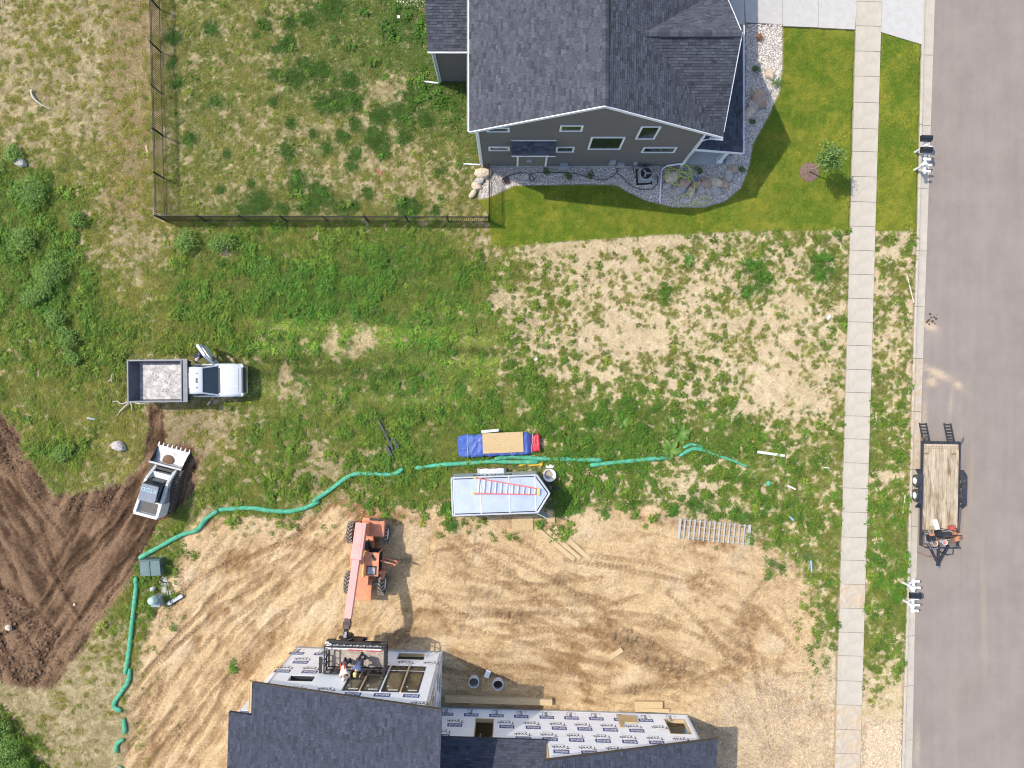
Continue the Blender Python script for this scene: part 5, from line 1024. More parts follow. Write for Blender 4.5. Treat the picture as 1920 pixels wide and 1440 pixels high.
for x in (-1.1, -.3, .5, 1.2):
    for s_ in (-1, 1): MB().box((x, s_ * (BW / 2 + .03), 1.38), (.08, .06, .66)).build("stake", M_BED, bed)
MB().box((-BL / 2 - .05, 0, .75), (.1, 2.0, .15)).build("rear_bumper", M_BLACK, tk)

# ---- compact track loader with toothed bucket; local x forward
ld = empty("track_loader", (-21.12, -6.28, 0), R(75), "white compact track loader with toothed bucket, on the dark soil", "loader")
M_LW = mat("white_loader_paint", (.58, .58, .565), .45, var=.12, vs=4, col2=(.5, .43, .36), cs=5, c2t=(.62, .8)); M_LBLUE = mat("slate_cab_roof", (.17, .195, .24), .5, var=.1); M_LRED = mat("red_bumper", (.55, .09, .07), .5)
def track(y, w=.42):
    prof_ = []; n_ = 8; r_ = .30; L_ = 1.0
    for i in range(n_ + 1): t = -PI / 2 + PI * i / n_; prof_.append((L_ + r_ * math.cos(t), r_ + .02 + r_ * math.sin(t)))
    for i in range(n_ + 1): t = PI / 2 + PI * i / n_; prof_.append((-L_ + r_ * math.cos(t), r_ + .02 + r_ * math.sin(t)))
    q = MB(); q.loft([[Vector((x, yy, z)) for x, z in prof_] for yy in (y - w / 2, y + w / 2)])
    q.m = 1; tot = 2 * 2 * L_ + 2 * PI * r_; m_ = 46
    for i in range(m_):
        s_ = tot * i / m_
        if s_ < 2 * L_: p, a = (-L_ + s_, 2 * r_ + .02), 0
        elif s_ < 2 * L_ + PI * r_: t = PI / 2 - (s_ - 2 * L_) / r_; p, a = (L_ + r_ * math.cos(t), r_ + .02 + r_ * math.sin(t)), t - PI / 2
        elif s_ < 4 * L_ + PI * r_: p, a = (L_ - (s_ - 2 * L_ - PI * r_), .02), 0
        else: t = -PI / 2 - (s_ - 4 * L_ - PI * r_) / r_; p, a = (-L_ + r_ * math.cos(t), r_ + .02 + r_ * math.sin(t)), t - PI / 2
        q.box((p[0], y, p[1]), (.05, w * .96, .035), rot=(0, -a, 0))
    o = q.build("crawler_track", [mat("muddy_track_rubber", (.075, .055, .042), .95, var=.3, vs=10), mat("muddy_lug", (.19, .145, .11), .95, var=.3, vs=10)], ld)
for y in (-.78, .78): track(y)
for y in (-.78, .78):
    q = MB()
    for x in (-1.0, -.5, 0, .5, 1.0): q.cyl((x, y - .16, .32), (x, y + .16, .32), .2 if abs(x) == 1 else .13)
    q.build("track_rollers", M_STEEL, ld)
MB().box((-.1, 0, .72), (2.2, 1.1, .55)).build("chassis", M_LW, ld, bevel=.04)
MB().loft([[Vector((x, y, z)) for y, z in ((-.8, zb), (.8, zb), (.75, zt), (-.75, zt))] for x, zb, zt in ((-1.5, .75, 1.3), (-1.35, .65, 1.42), (-.65, .65, 1.45))]).build("engine_hood", M_LW, ld, bevel=.03); MB().box((-1.05, 0, 1.46), (.62, .9, .03)).build("engine_grille", mat("dusty_grille", (.09, .085, .08), .6, var=.4, vs=20), ld)
MB().box((-1.55, 0, .85), (.14, 1.75, .22)).build("rear_bumper", M_LRED, ld, bevel=.04)
for s_ in (-1, 1): MB().cyl((-1.52, s_ * .55, 1.12), (-1.56, s_ * .55, 1.12), .08).build("tail_light", M_RLAMP, ld)
q = MB()
for y in (-.46, .46):
    q.bar((-.55, y, 1.0), (-.5, y, 2.02), .07); q.bar((.62, y, 1.0), (.38, y, 2.02), .07)
q.build("cab_frame", M_BLACK, ld); MB().box((-.08, 0, 2.05), (1.0, 1.02, .07)).build("cab_roof", M_LBLUE, ld, bevel=.02)
MB().extrude([Vector((.66, -.42, 1.0)), Vector((.66, .42, 1.0)), Vector((.42, .42, 1.98)), Vector((.42, -.42, 1.98))], (.02, 0, 0)).build("front_glass", M_AGLASS, ld)
for y in (-.5, .5): MB().box((-.05, y, 1.5), (.95, .02, .85)).build("side_glass", M_AGLASS, ld)
MB().box((-.15, 0, 1.1), (.5, .55, .4)).build("seat", M_BLACK, ld)
M_CHALK = mat("pale_teal_chalk", (.35, .58, .62), .8); tx = text_mesh("XTDD", .34, M_CHALK, "roof_marking"); o = link_mesh("roof_marking", tx, ld, (.12, .0, 2.088), (0, 0, R(90)))
for s_ in (-1, 1):
    q = MB(); q.bar((-1.45, s_ * .68, 1.62), (.55, s_ * .64, 1.35), .17, .20).bar((.55, s_ * .64, 1.35), (1.28, s_ * .60, .55), .17, .2).bar((-1.45, s_ * .68, 1.62), (-1.2, s_ * .66, 1.0), .15, .22); q.build("lift_arm", M_LW, ld, bevel=.02)
    MB().bar((-.6, s_ * .78, .95), (.35, s_ * .72, 1.2), .09).build("lift_ram", M_STEEL, ld); MB().box((-.15, s_ * .68, 1.51), (.4, .1, .03), rot=(0, R(7), 0)).build("arm_decal", M_LRED, ld)
MB().box((-1.47, 0, 1.66), (.16, 1.4, .14)).build("arm_crossbar", M_LW, ld); MB().box((1.2, 0, .7), (.16, 1.1, .14)).build("arm_crossbar", M_BLACK, ld); MB().box((1.38, 0, .5), (.10, 1.15, .55)).build("coupler", M_BLACK, ld)
bk = empty("bucket", (1.45, 0, .18)); bk.parent = ld; M_BKT = mat("polished_bucket_steel", (.52, .52, .53), .4, metal=.3, var=.2, vs=5, col2=(.30, .22, .16), cs=2.2, c2t=(.58, .75)); BWd = 2.0
q = MB(); pr = [(0, .62), (.0, .18), (.10, .06), (.25, .02), (1.0, .06)]
for (x0, z0), (x1, z1) in zip(pr[:-1], pr[1:]): q.add([(x0, -BWd / 2, z0), (x0, BWd / 2, z0), (x1, BWd / 2, z1), (x1, -BWd / 2, z1), (x0 - .015, -BWd / 2, z0 - .03), (x0 - .015, BWd / 2, z0 - .03), (x1, BWd / 2, z1 - .03), (x1, -BWd / 2, z1 - .03)], [(0, 1, 2, 3), (7, 6, 5, 4), (0, 4, 5, 1), (2, 6, 7, 3)])
q.build("bucket_shell", M_BKT, bk)
for y in (-BWd / 2, BWd / 2): MB().extrude([Vector((-.01, y, .64)), Vector((0, y, .02)), Vector((.95, y, .03)), Vector((.75, y, .2))], (0, .03 if y < 0 else -.03, 0)).build("bucket_side", M_BLACK, bk)
MB().box((0, 0, .65), (.1, BWd, .07)).build("bucket_rim", M_STEEL, bk)
for i in range(8): y = -.95 + 1.9 * i / 7; MB().loft([[Vector((x, y + a, z)) for a, z in ((-w, .03), (w, .03), (w, .08), (-w, .08))] for x, w in ((.92, .05), (1.1, .04), (1.2, .015))]).build("tooth", M_LW, bk)
mu = MB(); mu.lathe((.2, .15, .08), (0, 0, 1), [(.36, 0), (.27, .05), (.14, .08), (.01, .09)], 12); mu.build("soil_load", mat("moist_soil", (.17, .105, .065), .95, bump=.8, bs=18, var=.3, vs=12), bk)

# ---- enclosed box trailer
et = empty("enclosed_trailer", (-1.0, -6.40, 0), R(2.0), "silver enclosed cargo trailer with a pointed nose beside the green sock", "trailer")
TLn, TW, TH_ = 4.9, 2.16, 2.5; M_ALU = mat("trailer_side_metal", (.50, .53, .57), .4, metal=.35, var=.06, vs=2); M_TROOF = mat("galvanised_roof", (.62, .68, .78), .28, metal=.55, var=.12, vs=.9, col2=(.72, .76, .82), cs=.7, c2t=(.45, .65))
foot = [(-TLn / 2, -TW / 2), (TLn / 2, -TW / 2), (TLn / 2 + .72, 0), (TLn / 2, TW / 2), (-TLn / 2, TW / 2)]
MB().prism(foot, .5, TH_ - .02).build("box", M_ALU, et)
ins = [(x * .985, y * .965) for x, y in foot]; MB().prism(ins, TH_ - .02, TH_ + .015).build("roof_sheet", M_TROOF, et)
q = MB(); n_ = len(foot)
for i in range(n_): a, b = foot[i], foot[(i + 1) % n_]; q.bar((a[0], a[1], TH_), (b[0], b[1], TH_), .09, .1)
q.build("roof_rail", M_ALU, et, bevel=.01)
q = MB()
for i in range(n_): a, b = ins[i], ins[(i + 1) % n_]; q.bar((a[0] * .985, a[1] * .97, TH_ + .018), (b[0] * .985, b[1] * .97, TH_ + .018), .06, .02)
q.build("roof_seal", M_BLACK, et)
for x in (-2.35, -.80, .85, 2.35): MB().box((x, 0, TH_ + .03), (.05, TW * .97, .03)).build("roof_bow", M_WHITE, et)
tm = text_mesh("MARTIN", .42, M_INK, "trailer_lettering", .012); link_mesh("trailer_lettering", tm, et, (-.1, TW / 2 + .004, 1.75), (R(90), 0, R(180)), (1.5, 2.6, 1))
tm = text_mesh("715", .3, mat("orange_print", (.6, .32, .16), .6), "trailer_lettering"); link_mesh("trailer_lettering", tm, et, (1.45, TW / 2 + .004, 1.75), (R(90), 0, R(180)), (1.3, 2.4, 1))
M_FEND = mat("bright_fender", (.62, .64, .67), .35, metal=.4)
for s_ in (-1, 1): MB().loft([[Vector((x, s_ * (TW / 2 + d_), z)) for d_ in (0, .26)] + [Vector((x, s_ * (TW / 2 + d_), z - .03)) for d_ in (.26, 0)] for x, z in ((-1.05, .5), (-.9, .84), (.55, .84), (.7, .5))]).build("fender", M_FEND, et)
put_wheels(et, tyre_mesh("wheel", .34, .2, 0), [(-.6, TW / 2 + .13, .34), (.28, TW / 2 + .13, .34), (-.6, -TW / 2 - .13, .34), (.28, -TW / 2 - .13, .34)])
MB().bar((2.2, -.7, .45), (3.75, 0, .45), .09).bar((2.2, .7, .45), (3.75, 0, .45), .09).cyl((3.55, 0, .1), (3.55, 0, .8), .05).box((3.8, 0, .47), (.25, .12, .12)).box((0, 0, .46), (4.8, 1.6, .1)).build("drawbar", M_BLACK, et)
dd = empty("side_door", (TLn / 2 - .15, -TW / 2 - .01, 0), R(-28)); dd.parent = et; MB().box((.42, -.02, 1.45), (.85, .04, 1.8)).build("door_leaf", M_ALU, dd); MB().box((.75, -.05, 1.4), (.04, .04, .3)).build("latch", M_BLACK, dd)
for s_ in (-1, 1): MB().box((-TLn / 2 - .02, s_ * .8, .9), (.03, .2, .12)).build("tail_light", M_RLAMP, et)

# ---- stepladder on the trailer roof
la = empty("stepladder", W(950, 916, 2.55) + Vector((0, 0, .03)), R(-5.5), "red and white stepladder lying on the silver trailer roof", "ladder"); M_FIB = mat("red_fibreglass", (.70, .16, .13), .5, var=.08); M_ALR = mat("pale_aluminium", (.72, .74, .77), .35, metal=.3)
Ll = 3.65
for s_ in (-1, 1): MB().bar((-Ll / 2, s_ * .44, 0.03), (Ll / 2, s_ * .17, .03), .05, .07).build("rail", M_FIB, la); MB().bar((-Ll / 2, s_ * .46, .12), (Ll / 2 - .1, s_ * .16, .10), .03, .05).build("rear_rail", M_FIB, la)
for i in range(11): x = -Ll / 2 + .2 + i * .325; hw = .44 + (.17 - .44) * (x + Ll / 2) / Ll; MB().box((x, 0, .05), (.07, hw * 2 - .04, .03)).build("step", M_ALR, la)
MB().box((Ll / 2, 0, .06), (.16, .40, .09)).build("top_cap", mat("yellow_cap", (.75, .50, .12), .5), la)
for s_ in (-1, 1): MB().box((-Ll / 2 - .06, s_ * .45, .04), (.18, .1, .08)).build("foot", MATS["yellow_cap"], la)

# ---- flatbed trailer at the kerb; local x towards the drawbar (south)
fb = empty("flatbed_trailer", W(1766, 917, .0), R(-90 - 1.0), "black flatbed equipment trailer with wooden deck parked at the kerb", "trailer"); fb.location = (W(1765, 917, .62).x, W(1765, 917, .62).y, -.1)
DL, DW = 5.35, 2.12; M_DECK = mat("weathered_deck_boards", (.40, .325, .225), .85, var=.25, vs=2.2, stretch=(1, 7, 1), bump=.2, bs=20, col2=(.19, .125, .065), cs=.8, c2t=(.50, .66)); M_DECK2 = mat("pale_deck_boards", (.46, .38, .27), .85, var=.22, vs=2.2, stretch=(1, 7, 1), bump=.2, bs=20, col2=(.26, .175, .09), cs=.9, c2t=(.52, .7)); M_FRM = mat("navy_black_frame", (.03, .034, .045), .5, var=.3, col2=(.13, .075, .05), cs=5, c2t=(.58, .7))
bw = DW / 9
for i in range(9): MB().box((0.05, -DW / 2 + bw * (i + .5), .62), (DL - .5, bw - .012, .05)).build("deck_board", (M_DECK, M_DECK2)[(i * 7 + 1) % 3 == 0], fb)
for i in range(4): MB().box((-DL / 2 - .03 + .085 + i * .145, 0, .60 - (3 - i) * .012), (.135, DW, .05)).build("deck_board", (M_DECK2, M_DECK)[i % 2], fb)
q = MB()
for s_ in (-1, 1): q.bar((-DL / 2 - .1, s_ * (DW / 2 + .05), .58), (DL / 2 + .75, s_ * (DW / 2 + .05), .58), .09, .16)
q.bar((-DL / 2 - .14, -DW / 2 - .12, .56), (-DL / 2 - .14, DW / 2 + .12, .56), .1, .16).bar((DL / 2 + .0, -DW / 2, .56), (DL / 2 + .0, DW / 2, .56), .1, .12)
for x in (-2, -1, 0, 1, 2): q.bar((x, -DW / 2, .5), (x, DW / 2, .5), .06, .1)
q.build("frame", M_FRM, fb)
MB().tube([(DL / 2 + .72, -DW / 2 - .05, .62), (DL / 2 + .78, -DW / 2 - .02, .95), (DL / 2 + .78, DW / 2 + .02, .95), (DL / 2 + .72, DW / 2 + .05, .62)], .035, 6).tube([(DL / 2 + .05, -DW / 2 - .03, .64), (DL / 2 + .05, -DW / 2 - .03, .95), (DL / 2 + .05, DW / 2 + .03, .95), (DL / 2 + .05, DW / 2 + .03, .64)], .03, 6).build("front_rack", M_FRM, fb)
q = MB()
for i in range(8): q.bar((DL / 2 + .1 + i * .085, -DW / 2, .57), (DL / 2 + .1 + i * .085, DW / 2, .57), .022)
q.build("rack_mesh", M_RUST, fb)
MB().bar((DL / 2 + .7, -.62, .5), (DL / 2 + 1.75, -.06, .5), .1, .14).bar((DL / 2 + .7, .62, .5), (DL / 2 + 1.75, .06, .5), .1, .14).bar((DL / 2 + .7, 0, .5), (DL / 2 + 1.7, 0, .5), .1, .14).box((DL / 2 + 1.85, 0, .52), (.3, .16, .14)).build("drawbar", M_FRM, fb)
MB().lathe((DL / 2 + 2.05, 0, .5), (0, 0, 1), [(.01, .08), (.07, .06), (.075, 0), (.05, -.06)], 12).build("coupler", M_CHROME, fb)
MB().cyl((DL / 2 + 1.2, .28, .05), (DL / 2 + 1.2, .28, .95), .045).tube([(DL / 2 + 1.2, .28, .95), (DL / 2 + 1.15, .6, .97), (DL / 2 + .75, .62, .97), (DL / 2 + .72, .85, .97)], .025, 6).build("jack", M_FRM, fb)
MB().tube([(DL / 2 + 1.4, -.1, .55), (DL / 2 + 1.45, -.6, .3), (DL / 2 + 1.25, -1.0, .06)], .025, 6).build("chain", M_RUST, fb)
fwm = tyre_mesh("wheel", .38, .22, .0)
put_wheels(fb, fwm, [(-.44, -DW / 2 - .26, .38), (.44, -DW / 2 - .26, .38), (-.44, DW / 2 + .26, .38), (.44, DW / 2 + .26, .38)])
for s_ in (-1, 1): MB().loft([[Vector((x, s_ * (DW / 2 + a), z + dz)) for a, dz in ((.1, 0), (.40, 0), (.40, -.04), (.1, -.04))] for x, z in ((-1.15, .5), (-.85, .86), (.85, .86), (1.15, .5))]).build("fender", M_FRM, fb)
# rusty side gate leaning out on the street side (local +y = east)
gt = empty("side_gate", (1.75, DW / 2 + .08, .6), 0); gt.parent = fb; gt.rotation_euler = (R(28), 0, R(-4)); q = MB()
for z in (0, .5): q.bar((-.72, .02, z), (.72, .02, z), .045)
for x in (-.72, .72): q.bar((x, .02, 0), (x, .02, .5), .045)
q.build("gate_frame", M_FRM, gt); q = MB()
for i in range(14): q.bar((-.66 + i * .102, .02, 0), (-.66 + i * .102, .02, .5), .016)
for i in range(6): q.bar((-.7, .02, .08 * (i + .6)), (.7, .02, .08 * (i + .6)), .016)
q.build("gate_mesh", M_RUST, gt)
# two loading ramps folded down to the road at the back (north)
for y in (-.84, .66):
    rp_ = empty("ramp", (-DL / 2 - .18, y, .5), 0); rp_.parent = fb; rp_.rotation_euler = (0, R(-21), 0); q = MB()
    for s_ in (-.20, .20): q.bar((0, s_, 0), (-1.15, s_, 0), .05, .09)
    q.build("ramp_rail", M_FRM, rp_)
    for i in range(6): MB().box((-.12 - i * .19, 0, .02), (.06, .38, .05)).build("rung", M_FRM, rp_)
for y in (-1.18, 1.2): MB().bar((-DL / 2 - .15, y, .6), (-DL / 2 - .5, y + .16, .62), .05).build("gate_bar", M_RUST, fb)
OBST += [[(236, 665), (462, 665), (462, 755), (236, 755)], [(845, 874), (1040, 868), (1040, 972), (845, 972)]]
# ------------------------------------------------------------------ fences
def fence(name, pts, label, first=True, gap=.115, hgt_=1.42, posts=None):
    """black metal fence along world points: posts, rails and pickets as parts"""
    p0 = Vector(pts[0]); root = empty(name, p0, 0, label, "fence"); pk = MB().box((0, 0, hgt_ / 2), (.028, .028, hgt_ - .06)).mesh("picket", M_DARKM); pm = MB().box((0, 0, hgt_ / 2 + .03), (.065, .065, hgt_ + .06)).lathe((0, 0, hgt_ + .06), (0, 0, 1), [(.045, 0), (.03, .03), (.001, .045)], 8).mesh("post", M_DARKM); n = 0
    for a, b in zip(pts[:-1], pts[1:]):
        a = Vector(a) - p0; b = Vector(b) - p0; L_ = (b - a).length; d_ = (b - a) / L_; ang = math.atan2(d_.y, d_.x); k = max(1, round(L_ / 2.42))
        for i in range(k + 1): link_mesh("post", pm, root, a + d_ * (L_ * i / k), (0, 0, ang))
        for i in range(k):
            for z in (.16, hgt_ - .2, hgt_ - .03): MB().bar(a + d_ * (L_ * i / k + .03) + Vector((0, 0, z)), a + d_ * (L_ * (i + 1) / k - .03) + Vector((0, 0, z)), .03, .035).build("rail", M_DARKM, root)
        m_ = int(L_ / gap)
        for i in range(1, m_): link_mesh("picket", pk, root, a + d_ * (L_ * i / m_), (0, 0, ang))
    return root
c1 = PG(311, 414); fence("yard_fence", [(*PG(299, -60), 0), (*c1, 0)], "black metal picket fence along the west side of the back yard", gap=.13)
fence("yard_fence", [(c1[0] + .05, c1[1], 0), (*PG(917, 416), 0)], "black metal picket fence along the south side of the back yard")
fence("yard_fence", [(*PG(918, 321), 0), (*PG(918, 413.5), 0)], "short black metal fence between the back yard and the front lawn")

# ------------------------------------------------------------------ erosion socks
M_SOCK = mat("green_mesh_sock", (.060, .33, .19), .75, var=.3, vs=5, bump=.8, bs=26, col2=(.24, .42, .28), cs=6, c2t=(.52, .75))
SOCKS = [([(1402, 875), (1370, 862), (1340, 852), (1318, 844), (1300, 841), (1286, 847), (1272, 855)], "green erosion sock end tapering into weeds east of the leafy plants"),
         ([(1318, 838), (1296, 833), (1280, 840)], "short green sock piece overlapping beside the large leafy plants"),
         ([(1252, 857), (1200, 862), (1150, 867), (1106, 872)], "green erosion sock running east from the yellow cord"),
         ([(1128, 862), (1075, 861), (1020, 860), (960, 856), (928, 860)], "green erosion sock lying just behind the trailer nose"),
         ([(1010, 866), (960, 866), (920, 865), (880, 868), (830, 871), (778, 877)], "green erosion sock between the blue tarp and the silver trailer"),
         ([(757, 878), (740, 888), (722, 889), (690, 887), (665, 889), (645, 899), (620, 918), (588, 940)], "green erosion sock west of the silver trailer, bent at its end"),
         ([(600, 939), (575, 951), (545, 958), (510, 957), (470, 952), (412, 955)], "green erosion sock above the sandy tracks, left of the telehandler"),
         ([(410, 957), (388, 972), (370, 993), (340, 1003), (300, 1025), (262, 1046)], "green erosion sock curving down to the green utility cabinet"),
         ([(258, 1080), (256, 1110), (250, 1160), (244, 1215), (237, 1262)], "long green erosion sock running down beside the dark soil"),
         ([(245, 1252), (242, 1275), (228, 1298), (216, 1316), (218, 1326), (230, 1331)], "short curved green sock at the lower end of the sock line"),
         ([(233, 1346), (235, 1360), (235, 1374)], "half-buried piece of green sock in the churned sand"), ([(234, 1385), (224, 1390), (219, 1400), (221, 1410)], "hook-shaped green sock scrap near the lower edge of the site"), ([(226, 1436), (234, 1446)], "last scrap of green sock at the bottom edge")]
for k, (pts, lab) in enumerate(SOCKS):
    pa = smooth_path([(*PG(*p), .10) for p in pts], .14); n = len(pa); r0 = .135 if k not in (10, 11, 12) else .12
    rr_ = [r0 * (1 + .10 * math.sin(i * .9 + k) * math.sin(i * .37) + rnd.uniform(-.04, .04)) * (.75 if i in (0, n - 1) else 1) * (1 - (.55 * (1 - i / n) if k == 0 else 0)) for i in range(n)]
    if k == 1: rr_ = [r * .7 for r in rr_]
    for i, p in enumerate(pa): p.z = max(.03, rr_[i] * .7) + (.10 if k in (3, 5, 8) and (i < 3 or i > n - 4) else 0) + .02
    o = MB().tube(pa, r0, 10, True, rr_, .85).build("erosion_sock", M_SOCK, smooth=True); tag(o, lab, "erosion sock", "green erosion socks round the building site")

# ------------------------------------------------------------------ covered lumber pile
M_TARP = mat("blue_tarp", (.055, .105, .36), .45, var=.25, vs=6, bump=.9, bs=7, col2=(.17, .24, .52), cs=5, c2t=(.55, .72)); M_RTARP = mat("red_tarp", (.55, .035, .06), .45, var=.2, vs=6, bump=.6, bs=8)
def draped(name, x0, x1, w, h, m, parent, seed, n=26):
    r = random.Random(seed); rings = []
    for i in range(n + 1):
        x = x0 + (x1 - x0) * i / n; e = min(i, n - i) / n; hh = h * min(1, .35 + e * 9) + r.uniform(-.015, .015); ww = w * (min(1, .72 + e * 5)) + r.uniform(-.05, .05); dy = r.uniform(-.03, .03)
        rings.append([Vector((x, dy + a * ww / 2, z)) for a, z in ((-1.0, 0), (-1.02, hh * .5), (-.96, hh * .9), (-.8, hh), (-.4, hh + r.uniform(-.02, .03)), (0, hh + r.uniform(-.02, .03)), (.4, hh + r.uniform(-.02, .03)), (.8, hh), (.96, hh * .9), (1.02, hh * .5), (1.0, 0))])
    return MB().loft(rings).build(name, m, parent, smooth=False)
tp = empty("covered_lumber_pile", W(936, 833), R(2.5), "pile of lumber wrapped in a crumpled blue tarp", "lumber pile")
draped("tarp", -2.5, 2.05, 1.35, .52, M_TARP, tp, 3); draped("red_cover", 1.95, 2.5, 1.05, .50, M_RTARP, tp, 4, 8)
for x, w in ((-1.9, 1.42), (2.0, 1.2)): MB().tube([(x + rnd.uniform(-.1, .1), y, z) for y, z in ((-w / 2 - .03, .05), (-w / 2, .5), (-.2, .56), (.2, .56), (w / 2, .5), (w / 2 + .03, .05))], .018, 5).build("tie_rope", mat("teal_rope", (.18, .5, .55), .6), tp)
tp2 = empty("strand_board_sheet", W(943, 830, .58), R(2.5), "strand board sheet laid on top of the blue tarp", "board"); MB().box((0, 0, .012), (2.44, 1.22, .022)).build("sheet", M_OSB, tp2)
MB().box((-.75, .74, .03), (1.05, .16, .04), rz=R(3)).build("edge_strip", mat("grey_flashing", (.55, .57, .60), .4), tp2)
# ------------------------------------------------------------------ boards and lumber on the ground
def board(px, py, L_, w, th, rz, label, m=M_OSB, z=.03, cat="board", name="wood_board", group=None):
    o = MB().box((0, 0, th / 2), (L_, w, th)).build(name, m, None, (*PG(px, py), z), (rnd.uniform(-.01, .01), rnd.uniform(-.01, .01), rz)); return tag(o, label, cat, group)
board(980, 981, 1.28, .86, .018, R(1), "square strand board lying on sand below the silver trailer")
board(1033, 968, .5, .72, .018, R(-3), "small strand board offcut beside the trailer door")
def plank(a, b, w, label, m=M_PINE, th=.04, z=.06):
    a = Vector((*PG(*a), 0)); b = Vector((*PG(*b), 0)); c = (a + b) / 2; o = MB().box((0, 0, 0), ((b - a).length, w, th)).build("plank", m, None, (c.x, c.y, z), (0, 0, math.atan2(b.y - a.y, b.x - a.x))); return tag(o, label, "plank", "planks on the sand")
plank((1004, 989), (1077, 1049), .27, "longest plank on the sand, nearest the square strand board"); plank((1026, 994), (1088, 1047), .24, "middle one of three planks lying side by side on sand", z=.07); plank((1039, 988), (1107, 1049), .27, "plank on the sand farthest from the square strand board", z=.065)
plank((1143, 1232), (1166, 1216), .3, "short board half stuck in the dark wet sand heap", M_PINE, z=.12)
bm = empty("laminated_beam", (*PG(935, 1310), 0), R(-1.7), "long pale wooden beam lying along the low wrapped wall", "beam"); MB().box((0, 0, .2), (6.5, .36, .3)).build("beam", M_PINE, bm); 
for x in (-2.4, 2.2): MB().box((x, 0, .03), (.12, .6, .06)).build("bearer", M_PINE, bm)
o = board(1215, 1319, 1.7, .4, .2, R(-1), "short stack of strand board strips against the low wall", M_OSB, cat="board stack", name="board_stack")
board(1222, 1330, 2.1, .22, .12, R(-2), "narrow timber on the ground beside the board stack", M_PINE, cat="timber", name="timber")
# wooden crate rack: grid of slats
OBST.append([(1262, 964), (1385, 976), (1380, 1028), (1258, 1014)])
rk = empty("slatted_rack", W(1338, 996), R(-5.6), "grey slatted wooden rack lying at the edge of the sand", "pallet"); M_WOODG = mat("weathered_grey_wood", (.41, .385, .35), .85, var=.15, vs=3)
for i in range(15): e_ = i in (0, 14); MB().box((-2.12 + i * .303, 0, .13), (.17 if e_ else .085, 1.25, .03)).build("slat", M_WOODG, rk)
for y in (-.52, -.17, .18, .53): MB().box((0, y, .06), (4.4, .04, .10)).build("stringer", M_WOODG, rk)
# ------------------------------------------------------------------ black fork attachment in the grass
fk = empty("fork_attachment", W(727, 822), R(-62), "black steel machine attachment with two short plates lying in weeds", "attachment"); M_NAVY = mat("navy_black_steel", (.040, .042, .055), .5, var=.2)
MB().bar((-1.15, .05, .12), (.75, .0, .14), .13, .16).build("shank", M_NAVY, fk, bevel=.02); MB().box((.48, .33, .16), (.66, .19, .16)).build("plate", M_NAVY, fk, bevel=.02); MB().box((.72, -.26, .14), (.66, .18, .16)).build("plate", M_NAVY, fk, bevel=.02); MB().bar((.75, -.3, .1), (.75, .36, .1), .06).build("crossbar", M_NAVY, fk)
# ------------------------------------------------------------------ things round the trailer
tb = empty("washing_tub", W(1030, 890), 0, "white round tub standing by the trailer nose", "tub"); MB().lathe((0, 0, 0), (0, 0, 1), [(.30, 0), (.38, .32), (.40, .34), (.37, .34), (.29, .06), (.001, .05)], 22).build("bowl", M_WHITE, tb, smooth=True); MB().lathe((-.05, .02, .06), (0, 0, 1), [(.24, .02), (.22, .06), (.001, .08)], 14).build("contents", mat("tan_mortar", (.36, .30, .22), .9), tb)
o = MB().box((0, 0, .02), (.56, .40, .03)).build("paper_sack", mat("cream_board", (.78, .74, .62), .8, var=.06, col2=(.6, .52, .4), cs=7, c2t=(.6, .7)), None, (*PG(1032, 871), .05), (0, 0, R(-4))); tag(o, "small cream board lying next to the white tub", "board")
pts = [(*PG(985 + 22 * math.cos(i * 1.7) * rnd.random() + i * .8, 868 + 6 * math.sin(i * 2.3)), .05 + .04 * rnd.random()) for i in range(40)]
o = MB().tube(smooth_path(pts, .12), .022, 5).build("extension_cord", mat("yellow_cord", (.75, .45, .04), .5), None); tag(o, "tangled yellow extension cord between sock and silver trailer", "cord")
pth = [(892, 985), (888, 1020), (884, 1050), (868, 1075), (874, 1100), (882, 1128), (870, 1165), (858, 1200)]
o = MB().tube(smooth_path([(*PG(*p), .06) for p in pth], .3), .012, 5).build("air_hose", mat("dull_green_hose", (.26, .27, .17), .6), None); tag(o, "thin green hose winding across the sand from the trailer", "hose")
# ------------------------------------------------------------------ utilities
M_UTIL = mat("green_utility_paint", (.075, .125, .115), .5, var=.1, vs=3)
ut = empty("transformer_cabinet", W(292, 1059), R(2), "dark green utility transformer cabinet beside the sock", "utility box"); q = MB(); q.loft([[Vector((x, y, z)) for x, y in ((-.6, -.48), (.6, -.48), (.6, .48), (-.6, .48))] for z in (0, .62)] ); q.build("body", M_UTIL, ut, bevel=.02)
for s_ in (-1, 1): MB().extrude([Vector((s_ * .31 - .29, -.50, .64)), Vector((s_ * .31 + .29, -.50, .64)), Vector((s_ * .31 + .29, .40, .74)), Vector((s_ * .31 - .29, .40, .74))], (0, 0, .03)).build("lid", mat("pale_green_lid", (.13, .19, .185), .5, var=.15, vs=2), ut)
MB().box((0, .46, .7), (1.24, .07, .14)).build("hinge_rail", M_UTIL, ut); MB().box((.615, 0, .4), (.03, .1, .12)).build("lock", M_BLACK, ut); MB().box((0, 0, -.02), (1.5, 1.2, .08)).build("pad", M_FOUND, ut)
pe = empty("telecom_pedestal", W(300, 1121), R(0), "pale grey telecom pedestal with a rounded light green cap", "utility box"); MB().box((.05, -.05, .35), (.55, .62, .7)).build("body", mat("grey_green_box", (.22, .28, .29), .5), pe, bevel=.02); MB().lathe((-.02, .1, .7), (0, 0, 1), [(.24, 0), (.23, .35), (.17, .45), (.001, .47)], 16).build("cap", mat("mint_cap", (.42, .58, .52), .5), pe, smooth=True)
